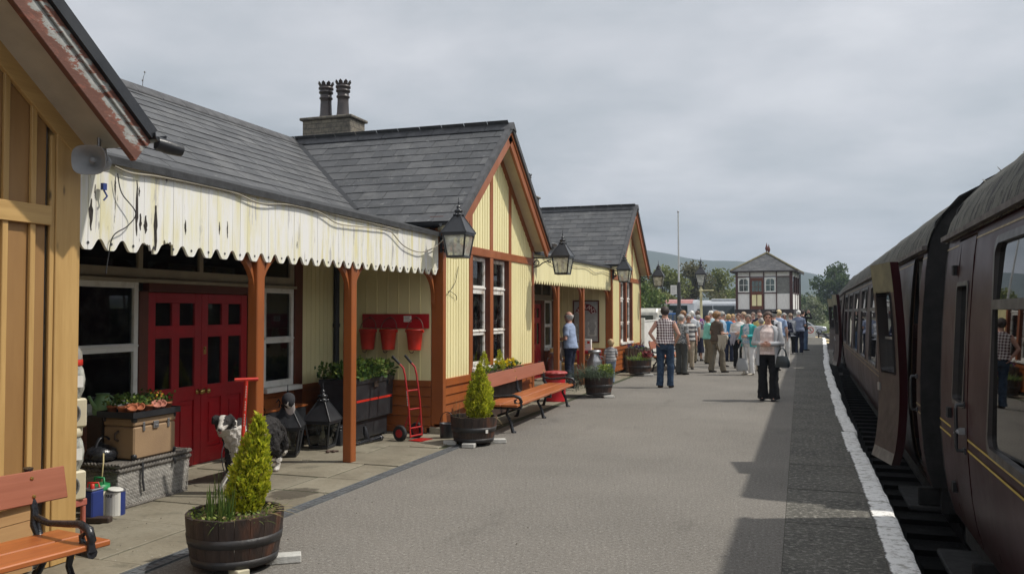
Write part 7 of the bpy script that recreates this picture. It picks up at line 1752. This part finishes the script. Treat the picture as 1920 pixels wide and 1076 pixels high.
# flag pole + dark post with sign
t=thing('flagpole','tall thin grey flagpole rising above the trees','flagpole',(-5.75,43,0)); mk('pole',MB().tube([(0,0,0),(0,0,3),(-.02,0,6.6)],[.06,.05,.03],10),pm('pole_grey',(.50,.50,.49),(.42,.42,.41),ns=4,rough=.5),t,world=False); mk('cap',MB().ell((-.02,0,6.64),(.055,.055,.06),10,6),K['steel'],t,world=False)
t=thing('timber_post','thick dark timber post with a white notice beside the flagpole','post',(-5.55,41.5,0)); mk('post',MB().tube([(0,0,0),(0,0,3.05)],[.10,.085],10),pm('dark_post',(.05,.05,.05),rough=.8,bump=.4),t,world=False); mk('box',MB().box(-.14,.14,-.15,.1,1.15,1.75),K['black'],t,bev=.01,world=False)
mk('notice',MB().box(-.40,-.10,-.03,0,2.45,2.90),K['paper'],t,world=False); m=MB()
for k in range(6): m.box(-.37,-.14-.04*(k%2),-.034,-.031,2.82-k*.06,2.835-k*.06)
mk('lettering',m,pm('faded_ink',(.35,.35,.36),rough=.6),t,world=False)
# coaches
def coach(label,x,y,rz,L,stripe,H=3.42,roofc=None):
    t=thing('coach',label,'coach',(x,y,-.93),rz,'coaches parked behind the platform'); R_=.25
    bw=pm('coach_silver',(.50,.52,.54),(.44,.46,.48),ns=3,rough=.3,metal=.2)
    def ring(xx,in_=0): 
        P=[(-1.2+in_,.35),(-1.25+in_,.9),(-1.25+in_,1.5),(-1.2+in_,2.6),(-1.08+in_,3.15),(-.85,3.32),(0,H),(.85,3.32),(1.08-in_,3.15),(1.2-in_,2.6),(1.25-in_,1.5),(1.25-in_,.9),(1.2-in_,.35)]
        return [V((xx,a,b)) for a,b in P]
    m=MB(); m.loft([ring(0,.12),ring(.15,.03),ring(.4),ring(L-.6),ring(L-.2,.04),ring(L,.16)],0,False); mk('body',m,bw,t,bev=.02,world=False)
    g=MB(); n=int((L-1.2)/1.5)
    for i in range(n):
        a=.6+i*(L-1.2)/n; b=a+(L-1.2)/n-.05
        for s in(-1,1): g.add([(a,s*1.255,1.52),(b,s*1.255,1.52),(b,s*1.215,3.0),(a,s*1.15,3.0)],[(0,1,2,3)])
    mk('side_glass',g,K['dkglass'],t,world=False)
    g=MB(); g.add([(-.012,-1.0,1.35),(-.012,1.0,1.35),(-.002,.95,2.75),(-.002,-.95,2.75)],[(0,1,2,3)]); g.add([(L+.012,-1.0,1.2),(L+.012,1.0,1.2),(L+.005,.95,2.75),(L+.005,-.95,2.75)],[(0,1,2,3)]); mk('windscreen',g,K['dkglass'],t,world=False)
    s_=MB(); s_.box(.5,L-.5,-1.262,-1.251,1.0,1.3); s_.box(.5,L-.5,1.251,1.262,1.0,1.3); mk('stripe',s_,stripe,t,world=False)
    for xx in(1.9,L-2.4):
        for s in(-1,1):
            w=MB(); w.lathe([(.02,-.13),(.30,-.13),(.46,-.12),(.49,0),(.46,.12),(.02,.12)],(0,0,0),20,0,True,fr((xx,s*1.12,.49),(1,0,0),(0,0,1),(0,s,0))); mk('wheel',w,K['rubber'],t,world=False)
    if roofc: mk('roof',MB().loft([[V((xx,a,b+.012)) for a,b in((-1.10,3.12),(-.85,3.325),(0,H+.005),(.85,3.325),(1.10,3.12))] for xx in(.4,L-.3)],0,False,False,False),roofc,t,world=False)
    r=MB(); r.box(2,4,-.6,.6,H-.05,H+.10); r.box(L-5,L-3.4,-.55,.55,H-.05,H+.08); mk('roof_unit',r,bw,t,bev=.04,world=False)
    return t
K['dkglass']=pm('dark_window_glass',(.022,.035,.04),rough=.06,spec=.7)
coach('silver coach with dark windows parked beside the signal box',-8.3,65.5,RD(0),7.6,pm('coach_grey',(.2,.2,.22),rough=.4))
coach('coach with a reddish roofline at left of the lamp post, in front of the trees',-15.8,62.0,RD(0),8.9,pm('coach_red',(.45,.05,.04),rough=.4),3.42,pm('coach_roof_red',(.50,.24,.22),rough=.45))
# dark railing behind the crowd, below coaches
def railing(label,pts,h,nr,mat,cat='railing',post=.08,bh=.10,nm='railing'):
    t=thing(nm,label,cat,(pts[0][0],pts[0][1],pts[0][2])); b=V(pts[0]); m=MB(); n=0
    for a,c in zip(pts,pts[1:]):
        a,c=V(a)-b,V(c)-b; L=(c-a).length; k=max(1,int(L/1.8))
        for i in range(nr): m.bar(a+V((0,0,h*(i+.7)/nr)),c+V((0,0,h*(i+.7)/nr)),.03,bh)
        for i in range(k+1): p=a.lerp(c,i/k); mk('post',MB().box(p.x-post/2,p.x+post/2,p.y-post/2,p.y+post/2,p.z-.05,p.z+h+.05),mat,t,world=False)
    mk('rail',m,mat,t,world=False); return t
railing('dark timber post-and-rail fence behind the crowd below the coaches',[(-9.5,52.0,-.05),(-3.7,52.0,-.05)],1.35,4,bt,'fence',nm='timber_fence',bh=.16)
# white gate/fence beside the far gable
t=thing('white_fence','white close-boarded gate panel beyond the far gable, behind the far bench','fence',(-4.92,28.0,0)); m=MB()
for k in range(28): m.box(-.012,.012,.02+k*.11,.02+k*.11+.103,.05,1.27+.01*(k%3))
mk('boards',m,K['white'],t,world=False,bev=.004)
for z0 in(.2,1.0): mk('rail',MB().box(-.06,-.013,.0,3.1,z0,z0+.1),K['white'],t,world=False)
mk('rail',MB().box(-.03,.035,-.02,3.12,1.292,1.33),K['white'],t,world=False)
for s in(-.10,3.1): mk('post',MB().box(-.09,.06,s,s+.11,-.02,1.40),K['white'],t,bev=.006,world=False)
# camper van and blue tarpaulin boat/car behind the gate
t=thing('camper_van','cream high-roofed camper van behind the white gate','van',(-7.55,44,-.16),RD(92)); cv=pm('van_cream',(.62,.60,.52),rough=.35)
m=MB(); 
def vr(y,ins,zs): return [V((q,y,zz)) for q,zz in ((-2.1+ins,.35),(2.0-ins,.35),(2.1-ins,.9),(1.75-ins,1.0),(1.35-ins,zs-.15),(1.1-ins,zs),(-1.9+ins,zs),(-2.1+ins,zs-.2))]
m.loft([vr(-.85,.06,1.85),vr(-.78,0,1.95),vr(.78,0,1.95),vr(.85,.06,1.85)],0,False); mk('body',m,cv,t,bev=.03,world=False); g=MB()
for s in(-1,1):
    for a,b in((-1.8,-1.0),(-.85,.1),(.3,1.1)): g.box(a,b,s*.845-.008+s*.012,s*.845+.008+s*.012,1.1,1.6)
g.box(-2.12,-2.09,-.6,.6,1.05,1.6); mk('window',g,K['dkglass'],t,world=False)
for xx in(-1.3,1.3):
    for s in(-1,1): mk('wheel',MB().lathe([(.02,-.08),(.28,-.08),(.31,0),(.28,.08),(.02,.08)],(0,0,0),16,0,True,fr((xx,s*.75,.31),(1,0,0),(0,0,1),(0,s,0))),K['rubber'],t,world=False)
def car(label,x,y,z,rz,colr,grp=None,nm='parked_car'):
    t=thing(nm,label,'car',(x,y,z),rz,grp); paint=pm('car_paint',colr,sc3(colr,.9),ns=2,rough=.25,metal=.35)
    low=[(-2.15,.35),(-2.2,.55),(-2.12,.82),(-1.55,.90),(-.75,.97),(1.2,.97),(1.95,.93),(2.12,.75),(2.15,.45),(2.1,.3)]
    def ringy(y,ins): 
        return [V((a*(1-ins*.05),y,b if b<.6 else b-ins*.03)) for a,b in low]
    m=MB(); m.loft([ringy(-.85,1.6),ringy(-.82,.5),ringy(-.6,0),ringy(.6,0),ringy(.82,.5),ringy(.85,1.6)],0,True); mk('body',m,paint,t,world=False)
    cab=[(-.95,.93),(-.15,1.42),(.15,1.47),(.9,1.47),(1.45,1.35),(1.9,.93)]
    m=MB(); m.loft([[V((a,y,b-i)) for a,b in cab] for y,i in((-.62,.045),(-.55,0),(.55,0),(.62,.045))],0,True); mk('roof',m,paint,t,world=False)
    g=MB()
    for s in(-1,1):
        for P in([(-.68,.98),(-.12,1.34),(.32,1.38),(.32,.98)],[(.38,.98),(.38,1.38),(.98,1.37),(1.12,.98)],[(1.18,.98),(1.06,1.35),(1.38,1.26),(1.6,.98)]): g.add([(a,s*(.80-(b-.95)*.42),b) for a,b in P],[(0,1,2,3)])
    g.add([(-.93,-.56,.97),(-.93,.56,.97),(-.22,.5,1.39),(-.22,-.5,1.39)],[(0,1,2,3)]); mk('window',g,K['dkglass'],t,world=False)
    for xx in(-1.38,1.32):
        for s in(-1,1):
            W_=mk('wheel',MB().lathe([(.02,-.09),(.26,-.09),(.31,-.05),(.31,.05),(.26,.09),(.02,.09)],(0,0,0),20,0,True,fr((xx,s*.78,.31),(1,0,0),(0,0,1),(0,s,0))),K['rubber'],t,world=False)
            mk('hub',MB().lathe([(.21,.095),(.18,.10),(.05,.085),(.02,.09)],(0,0,0),14,0,True,fr((xx,s*.78,.31),(1,0,0),(0,0,1),(0,s,0))),K['steel'],W_,world=False)
    for s in(-1,1): mk('headlight',MB().ell((-2.05,s*.62,.70),(.10,.14,.08),10,6),pm('headlamp',(.7,.7,.7),rough=.1),t,world=False); mk('tail_light',MB().ell((2.08,s*.68,.78),(.06,.1,.1),8,6),K['bucket'],t,world=False); mk('door_mirror',MB().ell((-.55,s*.95,1.0),(.07,.09,.06),8,6),paint,t,world=False)
    return t
c_=car('silver estate car on the lane beyond the platform end',.65,103,-.90,RD(180),(.55,.57,.60))
car('blue car under the trees behind the white gate',-7.4,50,.08,RD(8),(.03,.11,.30))
# platform end fence, barrow boards, no-entry sign
t=thing('no_entry_sign','white board with a red prohibition ring standing at the platform end','sign',(.60,56.9,-.02)); mk('board',MB().box(-.30,.30,-.02,.02,.02,.75),K['paper'],t,world=False)
m=MB(); n=28
for i in range(n):
    a,b=2*pi*i/n,2*pi*(i+1)/n; m.add([(r_*cos(q),-.023,.48+r_*sin(q)) for r_,q in((.16,a),(.16,b),(.205,b),(.205,a))],[(0,1,2,3)])
mk('ring',m,K['bucket'],t,world=False); mk('slash',MB().bar((-.12,-.024,.60),(.12,-.024,.36),.004,.035),K['bucket'],t,world=False)
m=MB(); m.ell((0,-.026,.585),(.022,.003,.025),8,6); m.tube([(0,-.026,.55),(0,-.026,.47)],.02,6,0,True,True,.3); m.tube([(0,-.026,.47),(.05,-.026,.37)],.013,6,0,True,True,.3); m.tube([(0,-.026,.47),(-.05,-.026,.37)],.013,6,0,True,True,.3); mk('figure',m,K['ink'],t,world=False)
mk('leg',MB().box(-.25,-.2,.0,.25,-.02,.03).box(.2,.25,0,.25,-.02,.03),K['steel'],t,world=False)
railing('low brown picket fence between the sign and the lane',[(1.15,60,-.6),(4.2,60.5,-.6)],.85,2,K['bark'] if 'bark' in K else bt,'fence',.09,.07,'picket_fence')
o=mk('sand_heap',MB().sheet(lambda u,v:(lerp(-2.6,2.6,u),lerp(-2,2,v),.5*sin(pi*u)*sin(pi*v)*(1+.3*noise.noise(V((u*5,v*5,1))))-.02),20,14),pm('sand',(.50,.40,.22),(.40,.32,.18),ns=4,rough=.95,bump=.4),None,(.1,63.5,-.5),world=False); o['label']='low heap of yellow sand beyond the platform end'; o['category']='sand heap'
# trees
def tree(name,label,x,y,z,h,w,mat,sd,nl=3000,ls=.30,lobes=16,trunk_h=.25,grp=None,cat='tree',shape=1.0,wy=None):
    r=random.Random(sd); t=thing(name,label,cat,(x,y,z),0,grp); th=h*trunk_h; m=MB(); wy=wy or w
    m.tube([(0,0,-.2),(.02*h*r.uniform(-1,1),0,th),(.03*h*r.uniform(-1,1),.02*h,h*.55),(0,0,h*.85)],[h*.035,h*.028,h*.016,h*.005],8)
    L=[]
    for i in range(lobes):
        a=r.uniform(0,2*pi); zz=th+(h-th)*r.uniform(.05,.92); q=sqrt(r.random()); k=max(.18,1-abs((zz-th)/(h-th)-.42)**shape*1.35)
        c=V((cos(a)*q*w*.5*k,sin(a)*q*wy*.5*k,zz)); L.append((c,h*r.uniform(.09,.17)*(1 if name!='bush' else 1.3)))
        st=V((0,0,th+(zz-th)*.35)); m.tube([st,st.lerp(c,.5)+V((0,0,.03*h)),c],[h*.013,h*.008,h*.003],5)
    mk('trunk',m,K['bark2'],t,world=False)
    f=MB(); 
    for i in range(nl):
        c,rad=r.choice(L); d=V((r.gauss(0,1),r.gauss(0,1),r.gauss(0,.8))).normalized(); p=c+d*rad*(r.random()**.45)*V((1.0,1,.75)).length/1.6
        n=V((r.gauss(0,1),r.gauss(0,1),r.gauss(0,1)+.6)); leaf(f,p,n,ls*r.uniform(.5,1),ls*r.uniform(.7,1.3),0,.4,r)
    mk('crown',f,K[mat],t,world=False); return t
K['bark2']=pm('tree_bark',(.09,.07,.05),(.05,.04,.03),ns=6,rough=.9,bump=.6)
K['t1']=leafmat('tree_green',(.12,.175,.045),(.06,.095,.03),(.19,.25,.07)); K['t2']=leafmat('tree_yellowgreen',(.19,.22,.07),(.11,.13,.045),(.27,.29,.10)); K['t3']=leafmat('tree_dark',(.075,.115,.04),(.04,.065,.025),(.12,.165,.055)); K['t4']=leafmat('tree_brownish',(.15,.14,.07),(.09,.09,.045),(.2,.19,.10)); K['hawth']=leafmat('hawthorn',(.22,.26,.12),(.12,.15,.065),(.5,.5,.4))
G_='trees behind the car park'
tree('dense_tree','big dark green tree directly behind the lantern at the far gable end',-11.6,56,-.9,6.2,6.4,'t1',1,8500,.27,26,.12,G_)
tree('dense_tree','mid green tree leaning over the white gate',-9.6,50,-.9,4.2,3.6,'t1',2,5000,.22,18,.10,G_)
tree('loose_tree','tall yellow-green tree with thin top just left of the flagpole',-13.5,70,-.9,7.2,4.4,'t2',3,4600,.27,20,.15,G_)
tree('loose_tree','yellow-green tree between flagpole and lamp post',-12.2,80,-.9,6.8,5.2,'t2',4,6000,.29,22,.12,G_)
tree('loose_tree','brownish sparse tree behind the lamp post, still coming into leaf',-9.8,84,-.9,7.2,4.6,'t4',5,4600,.24,22,.12,G_)
tree('loose_tree','pale sparse tree between the lamp post and the signal box',-8.2,92,-.9,6.9,4.6,'t2',6,4200,.26,20,.12,G_)
tree('bush','low green bush under the trees left of the coaches',-10.9,60,-.9,3.0,4.5,'t1',7,2200,.22,14,.08,G_,'bush')
tree('bush','low yellow-green bush between the coaches and the tall trees',-11.0,76,-.9,4.0,7.0,'t2',9,5200,.28,16,.08,G_,'bush')
tree('dense_tree','green tree hidden low behind the signal box and coaches',-7.0,98,-.9,5.2,6.5,'t1',10,4600,.3,18,.10,G_)
tree('sycamore','broad dark round-headed tree standing alone beside the train',4.6,126,-.5,8.9,6.9,'t3',11,9500,.36,34,.14,None,'tree',1.6)
tree('bush','pale hawthorn bush in flower at right of the signal box',1.6,118,-.6,4.0,6.0,'hawth',12,3600,.26,16,.06,None,'bush',1,4)
tree('bush','dark rounded bush beyond the pale hawthorn bush',-.2,150,.2,4.2,6.0,'t3',13,1800,.34,14,.06,None,'bush')
tree('bush','small yellow-green hedge bush between the hawthorn and the train',5.2,112,-.6,2.2,3.2,'t2',14,1500,.24,10,.06,None,'bush')
tree('dense_tree','dark green tree half hidden behind the sycamore and the train',9.5,140,-.4,7.0,7.0,'t3',15,2500,.38,18,.12)
# bare twigs above the roof at left
t=thing('bare_tree','bare twigs of a tree showing above the nearest slate roof','tree',(-12.3,12.9,.55)); r=random.Random(5); m=MB(); m.tube([(0,0,-1.4),(0,0,2.5),(.05,.1,4.4)],[.12,.08,.03],8)
for k in range(7):
    a=V((.05,.1,3.4+.12*k)); d=V((r.uniform(-.2,.3),r.uniform(-.75,.75),0)); tip=a+d+V((0,0,r.uniform(1.0,1.75))); m.tube([a,a+d*.7+V((0,0,.5)),tip],[.018,.012,.005],5)
    for j in range(7): q=(a+d*.7+V((0,0,.5))).lerp(tip,j/6); m.tube([q,q+V((r.uniform(-.05,.05),r.uniform(-.09,.09),.10))],[.006,.003],4); m.ell(q+V((0,r.uniform(-.05,.05),.1)),(.013,.013,.02),5,4)
mk('trunk',m,K['bark2'],t,world=False)
# rough field grass tufts near the platform end
g=MB(); r=random.Random(77)
for i in range(5000):
    x=r.uniform(-1,14); y=r.uniform(105,124); blade(g,(x,y,landz(x,y)-.1),(r.uniform(-.4,.4),r.uniform(-.4,.4),1),r.uniform(.25,.7),.05,.2,r.choice([0,0,1]),2,r)
mk('field_grass',g,[K['grassleaf'],K['straw']],None,kind='stuff',world=False)
# ------------------------------------------------------------------ camera, light, sky
cam=bpy.data.cameras.new('camera'); co_=bpy.data.objects.new('camera',cam); COL.objects.link(co_)
F=1590.; yaw=atan2(540,F); pit=atan2(47,F)
co_.location=(0,0,1.6); co_.rotation_euler=(pi/2+pit,0,yaw); cam.lens=36*F/1920; cam.sensor_width=36; cam.clip_end=6000; cam.clip_start=.05
SC.camera=co_
sd=V((.948*cos(RD(54)),.319*cos(RD(54)),sin(RD(54))))
sun=bpy.data.lights.new('sun','SUN'); sun.energy=3.8; sun.angle=RD(1.2); sun.color=(1,.95,.87)
so=bpy.data.objects.new('sun',sun); COL.objects.link(so); so.rotation_euler=sd.to_track_quat('Z','Y').to_euler(); so.location=(20,8,30)
W=bpy.data.worlds.new('World'); SC.world=W; W.use_nodes=True; nt=W.node_tree; nn=nt.nodes; bg=nn['Background']
sk=nn.new('ShaderNodeTexSky'); sk.sky_type='NISHITA'; sk.sun_disc=False; sk.sun_elevation=RD(54); sk.sun_rotation=atan2(.948,.319); sk.air_density=1.2; sk.dust_density=3
tc=nn.new('ShaderNodeTexCoord'); sp=nn.new('ShaderNodeSeparateXYZ'); nt.links.new(tc.outputs['Generated'],sp.inputs[0])
# project the view direction onto a cloud layer: (x/(z+.12), y/(z+.12))
def mth(op,a,b):
    m=nn.new('ShaderNodeMath'); m.operation=op
    for i,v in((0,a),(1,b)):
        if isinstance(v,(int,float)): m.inputs[i].default_value=v
        else: nt.links.new(v,m.inputs[i])
    return m.outputs[0]
zz=mth('ADD',mth('MAXIMUM',sp.outputs[2],0),.16)
cx=nn.new('ShaderNodeCombineXYZ'); nt.links.new(mth('DIVIDE',sp.outputs[0],zz),cx.inputs[0]); nt.links.new(mth('DIVIDE',sp.outputs[1],zz),cx.inputs[1])
def nz(sc,det,rough,dist=0):
    n=nn.new('ShaderNodeTexNoise'); n.inputs['Scale'].default_value=sc; n.inputs['Detail'].default_value=det; n.inputs['Roughness'].default_value=rough; n.inputs['Distortion'].default_value=dist
    nt.links.new(cx.outputs[0],n.inputs['Vector']); return n.outputs[0]
def rampw(f,st):
    r=nn.new('ShaderNodeValToRGB'); e=r.color_ramp.elements
    while len(e)<len(st): e.new(.5)
    for q,(p,c) in zip(e,st): q.position=p; q.color=(*c,1)
    nt.links.new(f,r.inputs[0]); return r.outputs[0]
n1=nz(.62,9,.52,.3); n2=nz(1.9,8,.55,.2)
s=mth('ADD',mth('MULTIPLY',n1,.70),mth('MULTIPLY',n2,.30))
cl=rampw(s,[(.36,(4.0,4.3,4.6)),(.44,(5.5,5.8,6.1)),(.53,(7.0,7.1,7.4)),(.63,(8.8,8.8,9.0))])
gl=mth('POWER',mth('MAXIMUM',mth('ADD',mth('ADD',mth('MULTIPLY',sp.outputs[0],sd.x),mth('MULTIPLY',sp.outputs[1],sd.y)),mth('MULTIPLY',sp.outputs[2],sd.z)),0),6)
br=mth('ADD',mth('ADD',1,mth('MULTIPLY',mth('MAXIMUM',mth('MULTIPLY',sp.outputs[1],-1),0),.55)),mth('ADD',mth('MULTIPLY',gl,.6),mth('MULTIPLY',mth('POWER',mth('SUBTRACT',1,mth('MAXIMUM',sp.outputs[2],0)),6),.10)))  # unseen sky behind the camera gets added brightness, lighting faces turned to it
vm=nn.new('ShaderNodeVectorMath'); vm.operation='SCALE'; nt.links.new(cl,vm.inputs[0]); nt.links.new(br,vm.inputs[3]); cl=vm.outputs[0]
mx=nn.new('ShaderNodeMix'); mx.data_type='RGBA'; mx.inputs[0].default_value=.88
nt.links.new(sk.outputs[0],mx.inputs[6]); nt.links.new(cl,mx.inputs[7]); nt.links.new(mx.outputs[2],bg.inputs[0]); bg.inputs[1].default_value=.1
SC.view_settings.view_transform='Standard'; SC.view_settings.look='None'; SC.view_settings.exposure=0; SC.view_settings.gamma=1
SC.cycles.max_bounces=6; SC.cycles.transparent_max_bounces=12

# aerial haze
hz=MB().box(-1320,920,-310,1640,-4,140); m_=bpy.data.materials.new('haze_air'); m_.use_nodes=True; nt2=m_.node_tree; nt2.nodes.remove(nt2.nodes['Principled BSDF'])
pv_=nt2.nodes.new('ShaderNodeVolumePrincipled'); pv_.inputs['Color'].default_value=(.62,.74,.90,1); pv_.inputs['Density'].default_value=.00062; pv_.inputs['Anisotropy'].default_value=.2
nt2.links.new(pv_.outputs[0],nt2.nodes['Material Output'].inputs['Volume']); mk('haze',hz,m_,kind='stuff')
